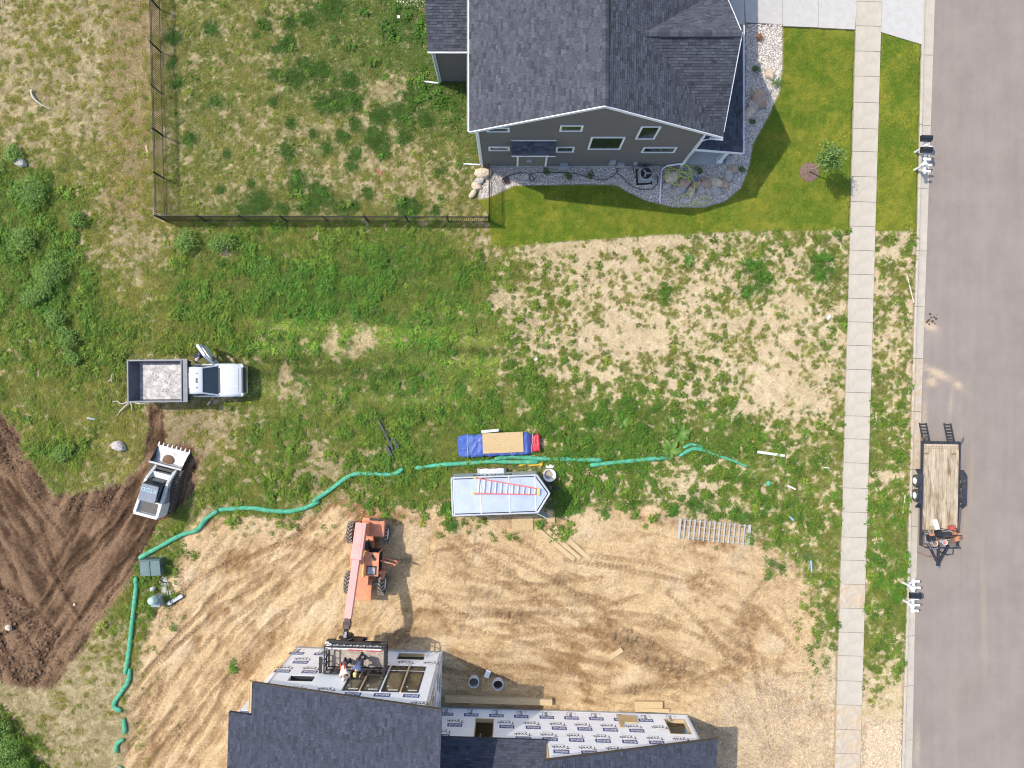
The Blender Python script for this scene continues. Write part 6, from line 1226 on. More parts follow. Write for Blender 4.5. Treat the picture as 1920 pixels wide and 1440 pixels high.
o = empty("marker_stub", W(290, 1102), 0, "small white capped stub beside the telecom pedestal", "marker"); MB().box((0, 0, .2), (.2, .2, .4)).build("stub", M_WHITE, o, bevel=.02); MB().box((0, 0, .42), (.12, .12, .04)).build("cap", M_GREYM, o)
mp_ = empty("meter_post", W(322, 1128), R(30), "grey utility meter post fallen sideways on the sand", "post"); MB().box((.35, 0, .12), (.95, .2, .14)).build("channel", mat("galvanised_channel", (.45, .48, .52), .4, metal=.4), mp_); MB().cyl((-.12, 0, .12), (.02, 0, .28), .12).build("meter", M_WHITE, mp_)
o = MB().tube(smooth_path([(*PG(*p), z) for p, z in (((306, 1078), .3), ((302, 1086), .15), ((308, 1092), .1), ((315, 1090), .25), ((320, 1108), .3), ((324, 1128), .3))], .1), .028, 6).build("power_cable", M_BLACK, None); tag(o, "black power cable from the transformer cabinet to the meter post", "cable")
o = MB().prism([PG(*p) for p in ((297, 1078), (308, 1076), (318, 1096), (322, 1122), (310, 1130), (300, 1100))], -.02, .03).build("concrete_pad", M_FOUND, None); tag(o, "pale concrete patch between cabinet and pedestal", "pad")
# ------------------------------------------------------------------ pipes, stakes and litter
def stick(a, b, r, m, label, cat, name, z=.08, n=8):
    o = MB().tube([(*PG(*a), z), (*PG((a[0] + b[0]) / 2, (a[1] + b[1]) / 2), z), (*PG(*b), z + .02)], r, n).build(name, m, None); return tag(o, label, cat)
M_PVC = mat("white_pvc", (.78, .80, .80), .4, var=.05); M_LBL = mat("blue_lath", (.25, .42, .62), .6)
stick((1419, 847), (1469, 854), .085, M_PVC, "white plastic pipe lying in the weeds near the sidewalk", "pipe", "plastic_pipe", .12)
stick((1476, 910), (1490, 917), .05, M_PVC, "short pale pipe end sticking out of weeds", "pipe", "plastic_pipe", .12); stick((1544, 876), (1553, 877), .03, M_PVC, "tiny white stick in weeds beside the sidewalk", "stick", "marker_stick", .12)
stick((1477, 966), (1487, 975), .06, M_LBL, "blue plastic scrap in the grass right of the slatted rack", "scrap", "plastic_scrap", .1); stick((1519, 1050), (1520, 1070), .05, M_LBL, "upright blue lath near the sandy corner by the sidewalk", "lath", "survey_lath", .15)
o = MB().lathe((*PG(1440, 906), 0), (0, 0, 1), [(.16, 0), (.15, .1), (.001, .16)], 10).build("sock_end", M_SOCK, None); tag(o, "round green sock end poking out of the weeds", "erosion sock")
def litter(px, py, w, l, rz, m, label, cat="paper", name="paper_scrap", z=.05):
    o = MB().box((0, 0, 0), (w, l, .01)).build(name, m, None, (*PG(px, py), z), (.15, .1, rz)); return tag(o, label, cat)
litter(1553, 595, .3, .2, .9, M_WHITE, "white paper scrap on the patchy ground near the sidewalk"); litter(1006, 673, .22, .2, .3, M_WHITE, "white scrap on the bare ground in the middle of the lot"); litter(914, 1263, .45, .32, 1.2, M_WHITE, "white sheet of paper between the two pipe rings", z=.08)
litter(391, 643, .16, .14, 0, M_WHITE, "small white scrap in grass above the open truck door"); litter(726, 901, .26, .24, .4, mat("pale_stone", (.5, .47, .42), .8), "flat pale stone under the bent green sock", "stone", "flat_stone"); litter(140, 1133, .1, .1, 0, M_WHITE, "tiny white scrap on the dark soil")
litter(172, 785, .5, .12, -.2, mat("blue_grey_scrap", (.42, .5, .56), .5), "blue grey plastic strip in the meadow above the loader", "scrap", "plastic_scrap"); litter(748, 33, .16, .16, 0, M_WHITE, "white ball lying on the yard grass near the house wing", "ball", "ball", .1); litter(712, 323, .5, .08, -.9, mat("red_toy", (.5, .05, .05), .5), "thin red stick on the yard grass", "stick", "red_stick")
litter(293, 396, .14, .1, .8, mat("red_toy"), "red flag scrap at the fence corner", "flag", "flag_scrap", .1); litter(276, 283, .12, .62, .15, M_PINE, "short pale wood stake beside the west fence", "stake", "wood_stake")
stick((1699, 515), (1712, 568), .035, mat("bleached_stick", (.62, .55, .44), .8), "long bleached stick in the verge beside the kerb", "stick", "long_stick"); stick((1696, 928), (1691, 962), .03, MATS["bleached_stick"], "short bleached stick in the verge by the flatbed trailer", "stick", "long_stick")
# dead branches
def branch(px, py, segs, label, m, name="dead_branch", r=.05):
    root = empty(name, W(px, py), 0, label, "branch")
    for k, sg in enumerate(segs): pa = smooth_path([((x - px) * S, (py - y) * S, z) for x, y, z in sg], .1); n = len(pa); MB().tube(pa, r, 6, True, [r * (1 - .7 * i / n) for i in range(n)]).build("limb", m, root, smooth=True)
M_DEAD = mat("bleached_driftwood", (.52, .47, .42), .85, var=.2, vs=8)
branch(245, 757, [[(245, 752, .1), (232, 757, .2), (222, 752, .15), (212, 754, .08)], [(245, 754, .1), (238, 762, .25), (226, 772, .1), (220, 780, .05)], [(246, 752, .1), (250, 764, .15), (248, 770, .1)], [(255, 756, .08), (268, 757, .1), (276, 756, .06)]], "bleached dead roots sprawling behind the dump bed", M_DEAD)
branch(211, 710, [[(211, 716, .05), (212, 708, .2), (213, 700, .1)], [(211, 712, .1), (206, 714, .15)]], "grey snag of wood in the meadow left of the truck", M_DEAD)
branch(75, 185, [[(60, 172, .1), (66, 185, .2), (78, 196, .12), (95, 205, .05)], [(60, 172, .1), (65, 170, .2)]], "curved bleached branch lying on dry straw far left", M_DEAD, r=.07)
branch(5, 8, [[(5, -10, .1), (6, 2, .15), (4, 18, .08)]], "pale branch end in the dry straw at the top corner", M_DEAD, r=.04)
# two plastic pipe rings by the site house
for px, lab in ((888, "grey pipe ring standing on end, nearer the tall wrapped wall"), (933, "grey pipe ring with a dark inside, farther from the tall wall")):
    w_ = empty("pipe_ring", W(px + 1, 1275 + (px - 888) * .1), 0, lab, "pipe ring"); MB().ring((0, 0, 0), (0, 0, .45), .33, .285, 24).build("shell", mat("pale_plastic_ring", (.55, .57, .58), .5), w_, smooth=False); MB().cyl((0, 0, .0), (0, 0, .12), .28).build("fill", mat("ring_fill", (.15, .12, .09), .9, var=.3, vs=9) if px < 900 else M_VOID, w_)  # the farther ring is filled with a near-black disc
# ------------------------------------------------------------------ stones
def rock_mesh(seed, m):
    r = random.Random(seed); mb = MB(); n, k = 9, 5; rings = []
    ph = [r.uniform(0, 6) for _ in range(4)]
    for j in range(k):
        t = j / (k - 1); rad = math.sin(PI * (.18 + .72 * t) ) ; z = .5 * (1 - math.cos(PI * t)) * .62 - .05
        rings.append([Vector((rad * .55 * (1 + .22 * math.sin(2 * a + ph[0]) + .13 * math.sin(3 * a + ph[1] + t) + r.uniform(-.07, .07)) * math.cos(a), rad * .47 * (1 + .18 * math.sin(2 * a + ph[2]) + r.uniform(-.08, .08)) * math.sin(a), z + r.uniform(-.04, .04))) for a in [2 * PI * i / n for i in range(n)]])
    mb.loft(rings); return mb.mesh("boulder", m)
STM = [mat("tan_boulder", (.58, .47, .35), .85, var=.25, vs=3, bump=.4, bs=9), mat("grey_boulder", (.44, .40, .365), .85, var=.25, vs=3, bump=.4, bs=9), mat("rust_boulder", (.42, .30, .22), .85, var=.25, vs=3, bump=.4, bs=9)]
RK = [rock_mesh(60 + i, STM[i % 3]) for i in range(9)]
ROCKS = [(906, 326, 22, 0, "large tan boulder at the house corner by the downspout"), (899, 340, 14, 1, "grey boulder just below the large corner boulder"), (893, 350, 15, 0, "pale tan boulder, third in the row at the house corner"), (887, 364, 13, 0, "lowest tan boulder of the row at the house corner"),
         (1258, 333, 22, 0, "tan boulder under the loops of the green hose"), (1252, 348, 15, 1, "small grey boulder left of the hose coil"), (1282, 345, 22, 2, "brown boulder in the middle of the hose coil"), (1273, 358, 21, 1, "grey boulder at the lower left of the boulder arc"), (1295, 360, 16, 0, "small tan boulder between hose and lawn edge"),
         (1305, 347, 17, 2, "brown boulder at the right edge of the hose coil"), (1314, 356, 16, 1, "grey boulder next to the pale flat-topped boulder"), (1324, 345, 19, 2, "rust coloured boulder left of the pale flat-topped boulder"), (1340, 343, 21, 0, "pale flat-topped boulder in the arc before the porch"), (1328, 360, 14, 1, "small dark boulder on the outer side of the arc"),
         (1340, 358, 17, 1, "grey boulder below the pale flat-topped boulder"), (1357, 345, 18, 2, "brown boulder on the rising part of the arc"), (1365, 331, 18, 1, "grey boulder on the upper part of the arc"), (1373, 318, 18, 2, "rusty boulder at the upper right of the arc"), (1368, 303, 18, 1, "grey boulder next to the porch corner"), (1375, 297, 13, 0, "small tan boulder at the top of the arc by the porch"),
         (1442, 140, 17, 0, "tan boulder beside the driveway gravel bed"), (1437, 172, 13, 1, "flat grey boulder below the driveway side boulder"), (1421, 188, 26, 2, "large brown boulder in the gravel along the porch"), (1410, 200, 17, 1, "grey boulder touching the large brown boulder"), (1403, 212, 19, 0, "pale boulder next to the porch roof edge")]
for i, (px, py, d_, mi, lab) in enumerate(ROCKS):
    me = RK[(i * 3 + mi) % 9] if (i * 3 + mi) % 3 == mi else RK[mi + 3 * (i % 3)]; sc_ = d_ * S * 1.18
    o = link_mesh("boulder", me, None, (*PG(px, py), -.02), (0, 0, rnd.uniform(0, 6)), (sc_, sc_ * rnd.uniform(.85, 1.1), sc_ * rnd.uniform(.75, 1.0))); tag(o, lab, "boulder", "boulders edging the gravel bed")
for px, py, d_, mi, lab in ((225, 836, 24, 1, "pale rock in the meadow above the dark soil"), (41, 306, 20, 1, "grey rock among the weeds at the far left"), (17, 1176, 12, 0, "tan rock on the dark soil heap at the far left")):
    o = link_mesh("field_stone", RK[mi + 3], None, (*PG(px, py), -.03), (0, 0, rnd.uniform(0, 6)), (d_ * S,) * 3); tag(o, lab, "rock")
# ------------------------------------------------------------------ gravel: one mass of pebbles
def pebble_bed(name, poly, n, smin, smax, seed, mats, label, z0=-.02, excl=None, drop=None):
    r = np.random.RandomState(seed); xs = [p[0] for p in poly]; ys_ = [p[1] for p in poly]; X = r.uniform(min(xs), max(xs), n * 5); Y = r.uniform(min(ys_), max(ys_), n * 5); k = sdf(poly, X, Y) < -1
    if excl: 
        for e_ in excl: k &= sdf(e_, X, Y) > 0
    if drop is not None: k &= drop(X, Y)
    X, Y = X[k][:n], Y[k][:n]; mm_ = len(X); base = np.array([(1, 0, 0), (.3, .95, 0), (-.8, .6, 0), (-.8, -.6, 0), (.3, -.95, 0), (0, 0, .7)]); s_ = r.uniform(smin, smax, mm_); a = r.uniform(0, 6.28, mm_); st_ = r.uniform(.6, 1.1, mm_)
    v = np.empty((mm_, 6, 3)); bx = base[None, :, 0] * s_[:, None]; by = base[None, :, 1] * (s_ * st_)[:, None]
    v[:, :, 0] = ((X - 960) * S)[:, None] + bx * np.cos(a)[:, None] - by * np.sin(a)[:, None]; v[:, :, 1] = ((720 - Y) * S)[:, None] + bx * np.sin(a)[:, None] + by * np.cos(a)[:, None]; v[:, :, 2] = z0 + base[None, :, 2] * s_[:, None] + r.uniform(0, .035, mm_)[:, None]
    v[:, 5, 0] += r.uniform(-.4, .4, mm_) * s_; v[:, 5, 1] += r.uniform(-.4, .4, mm_) * s_
    f_ = np.array([(0, 1, 5), (1, 2, 5), (2, 3, 5), (3, 4, 5), (4, 0, 5)]); fs = (np.arange(mm_)[:, None, None] * 6 + f_[None]).reshape(-1, 3)
    me = bpy.data.meshes.new(name); me.vertices.add(mm_ * 6); me.vertices.foreach_set("co", v.ravel()); me.loops.add(fs.size); me.loops.foreach_set("vertex_index", fs.ravel().astype(np.int32)); me.polygons.add(len(fs)); me.polygons.foreach_set("loop_start", np.arange(0, fs.size, 3, dtype=np.int32)); me.polygons.foreach_set("loop_total", np.full(len(fs), 3, dtype=np.int32)); me.update()
    for m_ in mats: me.materials.append(m_)
    me.polygons.foreach_set("material_index", np.repeat(r.randint(0, len(mats), mm_), 5).astype(np.int32)); me.validate(); return tag(link_mesh(name, me), label, "gravel", kind="stuff")
GM = [mat("pebble_white", (.80, .74, .68), .8), mat("pebble_pinkish", (.66, .57, .51), .8), mat("pebble_grey", (.46, .44, .425), .8), mat("pebble_cream", (.76, .68, .57), .8)]
pebble_bed("gravel", GRAVEL, 17000, .022, .05, 5, GM, "pale landscaping pebbles in the bed round the grey house")
pebble_bed("gravel", [(738, -60), (742, 2), (760, 12), (800, 14), (806, -60)], 900, .022, .05, 6, GM, "pale pebble patch behind the house wing")
SM = [mat("crushed_stone_pale", (.66, .54, .39), .9), mat("crushed_stone_tan", (.55, .42, .27), .9), mat("crushed_stone_grey", (.43, .35, .26), .9)]
pebble_bed("gravel", [(1625, 1362), (1692, 1352), (1690, 1500), (1616, 1500)], 5200, .03, .06, 7, SM, "crushed stone strip between sidewalk and kerb at the bottom")
pebble_bed("gravel", [(1290, 1330), (1420, 1250), (1480, 1270), (1560, 1330), (1558, 1500), (1320, 1500)], 9000, .018, .045, 8, SM, "crushed stone base beside the unfinished garage", drop=lambda X, Y: fbm(X * .08, Y * .08, 3, 71) + (Y - 1300) * .002 > .42)
# soil clods
CL = [mat("dark_soil_clod", (.085, .048, .03), .95, var=.3, vs=8, bump=.5), mat("brown_soil_clod", (.17, .10, .06), .95, var=.3, vs=8, bump=.5)]
pebble_bed("soil_clods", [(-30, 1080), (40, 1120), (110, 1190), (90, 1280), (-30, 1290)], 420, .02, .12, 9, CL, "dark lumps of soil heaped at the left edge of the scar"); pebble_bed("soil_clods", [(-30, 790), (20, 800), (70, 880), (130, 930), (250, 900), (210, 960), (110, 960), (50, 920), (-30, 850)], 600, .015, .08, 10, CL, "loose soil lumps along the upper edge of the scar")
pebble_bed("soil_clods", [(1130, 1180), (1180, 1180), (1225, 1205), (1222, 1235), (1160, 1230)], 500, .02, .07, 11, [mat("wet_sand_clod", (.24, .15, .08), .95), mat("sand_clod", (.38, .26, .15), .95)], "wet sand lumps in the dark heap by the stuck board"); pebble_bed("soil_clods", SANDP, 5200, .012, .04, 12, [MATS["sand_clod"], mat("pale_sand_clod", (.58, .46, .31), .95)], "small sand lumps scattered over the building site", z0=0, excl=OBST)
pebble_bed("soil_clods", [(250, 1040), (330, 940), (345, 960), (300, 1020), (190, 1160), (110, 1270), (90, 1250)], 700, .015, .07, 13, CL, "row of soil lumps along the lower side of the scar")
# ------------------------------------------------------------------ air conditioner and hoses
ac = empty("air_conditioner", W(1207, 332), R(3), "grey air conditioning unit on the gravel below the house wall", "air conditioner"); MB().box((0, 0, .42), (.78, .78, .78)).build("case", M_GREYM, ac, bevel=.06); MB().ring((0, 0, .80), (0, 0, .84), .33, .28, 24).build("fan_guard", M_DARKM, ac); MB().cyl((0, 0, .80), (0, 0, .815), .28).build("fan_well", M_VOID, ac)
for i in range(3): MB().box((.13 * math.cos(i * 2.09), .13 * math.sin(i * 2.09), .826), (.24, .11, .012), rz=i * 2.09).build("fan_blade", M_STEEL, ac)
MB().cyl((0, 0, .82), (0, 0, .85), .07).build("fan_hub", M_GREYM, ac); MB().box((0, 0, .0), (.95, .95, .08)).build("pad", M_DARKM, ac); MB().tube([(0, .4, .4), (-.03, .75, .45), (-.12, 1.0, .6)], .03, 6).build("refrigerant_line", M_BLACK, ac)
def hose(pts, r, m, label, z=.05, cat="hose"):
    o = MB().tube(smooth_path([(*PG(*p), z + .015 * (i % 3)) for i, p in enumerate(pts)], .08), r, 6).build("garden_hose", m, None, smooth=True); return tag(o, label, cat)
M_LIME = mat("lime_hose", (.50, .62, .10), .5); M_BHOSE = mat("black_hose", (.03, .035, .04), .5)
lp = [(1250, 314)]
for i in range(26): a = i * .95; rr_ = 16 + 5 * math.sin(i * .7); lp.append((1270 + 16 * math.sin(i * .33) + rr_ * math.cos(a), 330 + 9 * math.sin(i * .21) + rr_ * .8 * math.sin(a)))
lp += [(1300, 350), (1290, 364), (1268, 372), (1264, 382), (1278, 389), (1298, 384), (1316, 372), (1326, 374), (1322, 383), (1304, 386), (1296, 379)]
o = hose(lp, .028, M_LIME, "lime green garden hose coiled over the boulders", .30)
hose([(1296, 333), (1300, 336), (1306, 343)], .05, mat("blue_nozzle", (.06, .16, .35), .4), "blue nozzle end beside the lime hose", .3, "hose nozzle")
hose([(1160, 311), (1156, 323), (1165, 331), (1176, 342), (1190, 352), (1205, 356), (1222, 354), (1232, 344), (1232, 330)], .022, M_BHOSE, "dark hose looping below the air conditioner"); hose([(940, 338), (960, 328), (985, 325), (996, 330), (1003, 337), (998, 341), (992, 335), (998, 326), (1030, 324), (1075, 325), (1105, 334), (1130, 338), (1150, 330), (1158, 322)], .02, M_BHOSE, "thin black hose along the gravel under the house windows")
# ------------------------------------------------------------------ mailboxes
def mail_post(px, py, boxes, label):
    t_ = empty("mailbox_post", W(px - 5, py), R(-2), label, "mailbox post"); t_.scale = (.85, .85, .95); MB().box((0, 0, .7), (.13, .13, 1.4)).build("post", M_WHITE, t_, bevel=.01); MB().lathe((0, 0, 1.4), (0, 0, 1), [(.1, 0), (.1, .03), (.001, .1)], 4).build("post_cap", M_WHITE, t_)
    MB().box((.12, 0, 1.02), (.14, 1.15, .12)).build("cross_arm", M_WHITE, t_); MB().box((.16, 0, 1.15), (.75, .13, .10)).build("arm", M_WHITE, t_)
    for s_ in (-1, 1): MB().box((.22, s_ * .42, 1.10), (.55, .16, .035)).build("box_shelf", M_WHITE, t_); MB().bar((.05, 0, .6), (.12, s_ * .4, 1.0), .07).build("brace", M_WHITE, t_)
    return t_
def mailbox(px, py, label):
    p = W(px - 6, py); t_ = empty("mailbox", p + Vector((0, 0, 1.12)), R(-2), label, "mailbox"); n = 8; pr = [(-.17, 0), (.17, 0)] + [(.17 * math.cos(PI * i / n), .17 + .15 * math.sin(PI * i / n)) for i in range(n + 1)]
    MB().loft([[Vector((x, y, z)) for y, z in pr] for x in (-.28, .3)]).build("box", mat("black_mailbox", (.018, .02, .026), .35, var=.1), t_); MB().loft([[Vector((x, y * 1.04, z * 1.02)) for y, z in pr] for x in (.30, .33)]).build("door", MATS["black_mailbox"], t_); MB().box((.1, .145, .2), (.04, .02, .16)).build("flag", mat("grey_flag", (.3, .12, .12), .5), t_)
mail_post(1720, 286, 2, "white mailbox post carrying two black boxes on the kerb"); mail_post(1719, 319, 0, "white empty mailbox post beside the pair of black mailboxes")
mailbox(1720.5, 272, "northern one of two black mailboxes near the young tree"); mailbox(1720.5, 293, "southern one of two black mailboxes near the young tree")
mail_post(1698, 1092, 0, "white mailbox post above the single black mailbox by the verge"); mail_post(1697, 1124, 0, "white mailbox post below the single black mailbox by the verge"); mailbox(1700, 1106, "single black mailbox between two white posts at the lower kerb")
# ------------------------------------------------------------------ load on the flatbed trailer
fm = fb.matrix_basis.copy()
def on_bed(x, y, z): return Matrix.Translation(fb.location) @ Euler(fb.rotation_euler).to_matrix().to_4x4() @ Vector((x, y, z))
fz = fb.rotation_euler.z
def bucket(x, y, label, m, fill):
    t_ = empty("bucket", on_bed(x, y, .66), fz, label, "bucket"); MB().lathe((0, 0, 0), (0, 0, 1), [(.13, 0), (.155, .36), (.165, .37), (.145, .37), (.12, .2), (.001, .2)], 18).build("pail", m, t_, smooth=True); MB().cyl((0, 0, .2), (0, 0, .33), .13).build("contents", fill, t_); MB().tube([(0, -.16, .34), (.1, -.1, .42), (.12, 0, .43), (.1, .1, .42), (0, .16, .34)], .008, 5).build("handle", M_STEEL, t_)
bucket(DL / 2 + .55, -.48, "pale bucket of rusty scraps at the front corner of the flatbed", mat("cream_pail", (.72, .66, .55), .5), M_RUST); bucket(DL / 2 + .48, .10, "white bucket with reddish contents on the flatbed rack", M_WHITE, mat("red_contents", (.5, .18, .13), .7, var=.3, vs=12))
def tool(name, x, y, rz, label, cat, parts):
    t_ = empty(name, on_bed(x, y, .66), fz + rz, label, cat)
    for nm, fn, m_ in parts: q = MB(); fn(q); q.build(nm, m_, t_)
    return t_
M_TORANGE = mat("tool_orange", (.46, .20, .10), .5); M_TRED = mat("tool_red", (.42, .09, .07), .5); M_HANDLE = mat("wood_handle", (.36, .27, .17), .8)
tool("cutoff_saw", DL / 2 - .15, -.18, R(18), "white and black cut-off saw lying on the flatbed deck", "saw", [("guard", lambda q: q.box((-.42, 0, .09), (.6, .24, .14)), M_WHITE), ("engine", lambda q: q.box((.15, 0, .12), (.34, .28, .24)), M_BLACK), ("handle", lambda q: q.tube([(.0, -.16, .2), (.1, -.2, .32), (.3, 0, .34), (.32, .1, .2)], .025, 6), M_BLACK)])
tool("plate_compactor", DL / 2 + .25, -.72, R(6), "black and orange engine unit strapped at the left front of the flatbed", "engine", [("base", lambda q: q.box((0, 0, .06), (.6, .46, .1)), M_STEEL), ("engine", lambda q: q.box((.0, 0, .28), (.36, .34, .34)), M_BLACK), ("tank", lambda q: q.box((-.22, .04, .36), (.18, .26, .16)), M_TORANGE), ("exhaust", lambda q: q.cyl((.15, -.05, .4), (.15, -.05, .56), .06), M_CHROME), ("handle", lambda q: q.tube([(.2, -.2, .2), (.55, -.2, .6), (.55, .2, .6), (.2, .2, .2)], .02, 6), M_STEEL)])
tool("jerry_can", DL / 2 - .38, .60, R(10), "red fuel can near the street side of the flatbed", "fuel can", [("can", lambda q: q.box((0, 0, .16), (.24, .36, .30)), M_TRED), ("spout", lambda q: q.bar((0, .1, .3), (.12, .3, .36), .05), M_BLACK)])
tool("chainsaw", DL / 2 + .02, .92, R(70), "orange chainsaw at the street-side edge of the flatbed", "chainsaw", [("body", lambda q: q.box((0, 0, .12), (.36, .24, .22)), M_TORANGE), ("bar", lambda q: q.box((-.42, .05, .08), (.5, .09, .015)), M_STEEL), ("handle", lambda q: q.tube([(-.1, -.14, .1), (-.1, -.1, .3), (-.1, .1, .3), (-.1, .14, .1)], .02, 6), M_BLACK)])
tool("orange_blower", DL / 2 + .28, .88, R(20), "small orange machine below the chainsaw on the flatbed", "blower", [("body", lambda q: q.box((0, 0, .14), (.26, .26, .26)), M_TORANGE), ("nozzle", lambda q: q.cyl((-.1, -.1, .12), (-.15, -.55, .08), .06, .04), M_BLACK)])
for x, y, rz, l_, lab in ((DL / 2 - .28, .25, R(82), 1.0, "dark handled rake lying across the flatbed deck"), (DL / 2 + .2, .45, R(93), 1.3, "shovel handle lying across the flatbed rack"), (DL / 2 + .35, .3, R(100), 1.2, "wooden tool shaft behind the flatbed buckets")):
    tool("hand_tool", x, y, rz, lab, "tool", [("shaft", lambda q, l_=l_: q.cyl((-l_ / 2, 0, .12), (l_ / 2, 0, .14), .022), M_HANDLE if "wood" in lab else M_BLACK), ("blade", lambda q, l_=l_: q.box((l_ / 2 + .08, 0, .12), (.2, .22, .02)), M_RUST)])
o = MB().tube(smooth_path([tuple(on_bed(DL / 2 - .3 + .18 * math.cos(i * .9) + i * .012, -.55 + .2 * math.sin(i * .9) * (1 - i * .02), .67 + i * .004)) for i in range(24)], .08), .02, 6).build("rope_coil", M_HANDLE, None); tag(o, "tan rope coil on the left front of the flatbed deck", "rope")
for k, y in enumerate((-.9, .75)):
    o = MB().tube(smooth_path([tuple(on_bed(-DL / 2 + .55 + .06 * math.sin(i * 1.3), y + .25 * (i / 8 - .5), .665 + .02 * (i % 2))) for i in range(9)], .05), .022, 6).build("tie_chain", M_RUST, None); tag(o, "rusty chain on the " + ("kerb" if k == 0 else "street") + " side of the flatbed's rear deck", "chain")
# ------------------------------------------------------------------ young tree, shrubs, big weeds
def leafy(name, mb_fn, m, parent): q = MB(); mb_fn(q); return q.build(name, m, parent)
def plain_leaf(name, c1, c2):
    m = bpy.data.materials.new(name); m.use_nodes = True; nt = m.node_tree; N = nt.nodes; L = nt.links; p = N["Principled BSDF"]; a = N.new("ShaderNodeAttribute"); a.attribute_name = "tint"; r = N.new("ShaderNodeValToRGB"); r.color_ramp.elements[0].color = (*c1, 1); r.color_ramp.elements[1].color = (*c2, 1); L.new(a.outputs["Fac"], r.inputs[0]); L.new(r.outputs[0], p.inputs["Base Color"]); p.inputs["Roughness"].default_value = .55
    t = N.new("ShaderNodeBsdfTranslucent"); L.new(r.outputs[0], t.inputs[0]); ms = N.new("ShaderNodeMixShader"); ms.inputs[0].default_value = .3; L.new(p.outputs[0], ms.inputs[1]); L.new(t.outputs[0], ms.inputs[2]); L.new(ms.outputs[0], N["Material Output"].inputs[0]); return m
M_TLEAF = plain_leaf("young_tree_leaves", (.07, .14, .02), (.22, .33, .06)); M_SHRUB = plain_leaf("shrub_leaves", (.05, .11, .02), (.16, .26, .05)); M_BUSH = plain_leaf("meadow_bush_leaves", (.085, .19, .025), (.22, .34, .05)); M_BIGL = plain_leaf("broad_leaves", (.07, .17, .02), (.17, .30, .045)); M_RLEAF = plain_leaf("maroon_leaves", (.035, .012, .014), (.10, .03, .03)); M_OLEAF = plain_leaf("orange_leaves", (.22, .09, .02), (.42, .2, .06)); M_BARK = mat("young_bark", (.40, .34, .27), .9, var=.2, vs=9)
tr_ = empty("young_tree", W(1517, 324), 0, "young leafy street tree with thin trunk on the front lawn", "tree")
MB().tube([(0, 0, 0), (.02, .01, 1.0), (.0, .03, 2.0), (.05, .0, 3.0), (.08, .02, 3.7)], .04, 8, True, [.05, .045, .038, .025, .01]).build("trunk", M_BARK, tr_, smooth=True); q = MB(); r_ = random.Random(4); cl_ = []
for i in range(15): a = i * 2.4; z = 2.15 + i * .085; l_ = .66 * (1 - abs(i - 6) / 14) * r_.uniform(.7, 1.15); e_ = Vector((l_ * math.cos(a), l_ * math.sin(a), z + l_ * .55)); q.tube([(0.02, .01, z), (e_.x * .5, e_.y * .5, z + l_ * .35), tuple(e_)], .015, 5, True, [.018, .012, .005]); cl_ += [e_, e_ * .6 + Vector((0, 0, (z + .2) * .4))]
q.build("limbs", M_BARK, tr_); q = MB()
for c_ in cl_:
    for i in range(44): q.a = r_.random(); d_ = Vector((r_.gauss(0, .15), r_.gauss(0, .15), r_.gauss(0, .13))); leaf(q, c_ + d_, r_.uniform(0, 6.28), r_.uniform(-.5, .6), r_.uniform(.09, .15), r_.uniform(.06, .10), r_.uniform(0, .8), r_.uniform(-.6, .6))
q.build("crown", M_TLEAF, tr_, att=True)
M_MULCH = mat("red_brown_mulch", (.16, .095, .07), .95, var=.3, vs=18, bump=.6, bs=30)
mu_ = empty("mulch_ring", W(1517, 323), 0, "round red-brown mulch ring under the young tree", "mulch"); MB().lathe((0, 0, 0), (0, 0, 1), [(.60, .01), (.55, .06), (.3, .1), (.001, .11)], 26).build("mound", M_MULCH, mu_); q = MB(); r_ = random.Random(8)
for i in range(420): a = r_.uniform(0, 6.28); d_ = .58 * math.sqrt(r_.random()); q.box((d_ * math.cos(a), d_ * math.sin(a), .125 - .13 * d_ * d_ * 2 + r_.uniform(0, .02)), (r_.uniform(.04, .1), .025, .012), rot=(r_.uniform(-.4, .4), r_.uniform(-.4, .4), r_.uniform(0, 6)))
o = q.build("chips", mat("mulch_chip", (.27, .18, .15), .9, var=.3, vs=8), mu_); o["kind"] = "stuff"
def shrub(px, py, rad, h, m, label, n=150, name="shrub", cat="shrub", lw=(.06, .035), group=None, seed=None):
    t_ = empty(name, W(px, py), 0, label, cat, group); r_ = random.Random(seed or int(px * 7 + py)); q = MB(); s_ = MB()
    lob = [(Vector((rad * .55 * math.cos(a), rad * .55 * math.sin(a), h * r_.uniform(.35, .65))), rad * r_.uniform(.4, .6)) for a in [r_.uniform(0, 6.28) for _ in range(6)]] + [(Vector((0, 0, h * .7)), rad * .5)]
    for c_, rr_ in lob: s_.tube([(0, 0, 0), (c_.x * .5, c_.y * .5, c_.z * .6), tuple(c_)], .012, 4)
    for i in range(n):
        c_, rr_ = r_.choice(lob); v = Vector((r_.gauss(0, 1), r_.gauss(0, 1), r_.gauss(.3, .8))).normalized() * rr_ * r_.uniform(.6, 1.05); p = c_ + v; q.a = r_.random()
        leaf(q, (p.x, p.y, max(.02, p.z)), math.atan2(v.y, v.x) + r_.uniform(-.8, .8), r_.uniform(-.3, .7), lw[0] * r_.uniform(.7, 1.4), lw[1] * r_.uniform(.7, 1.4), r_.uniform(0, .8), r_.uniform(-.6, .6))
    s_.build("stems", M_BARK, t_); q.build("foliage", m, t_, att=True); return t_
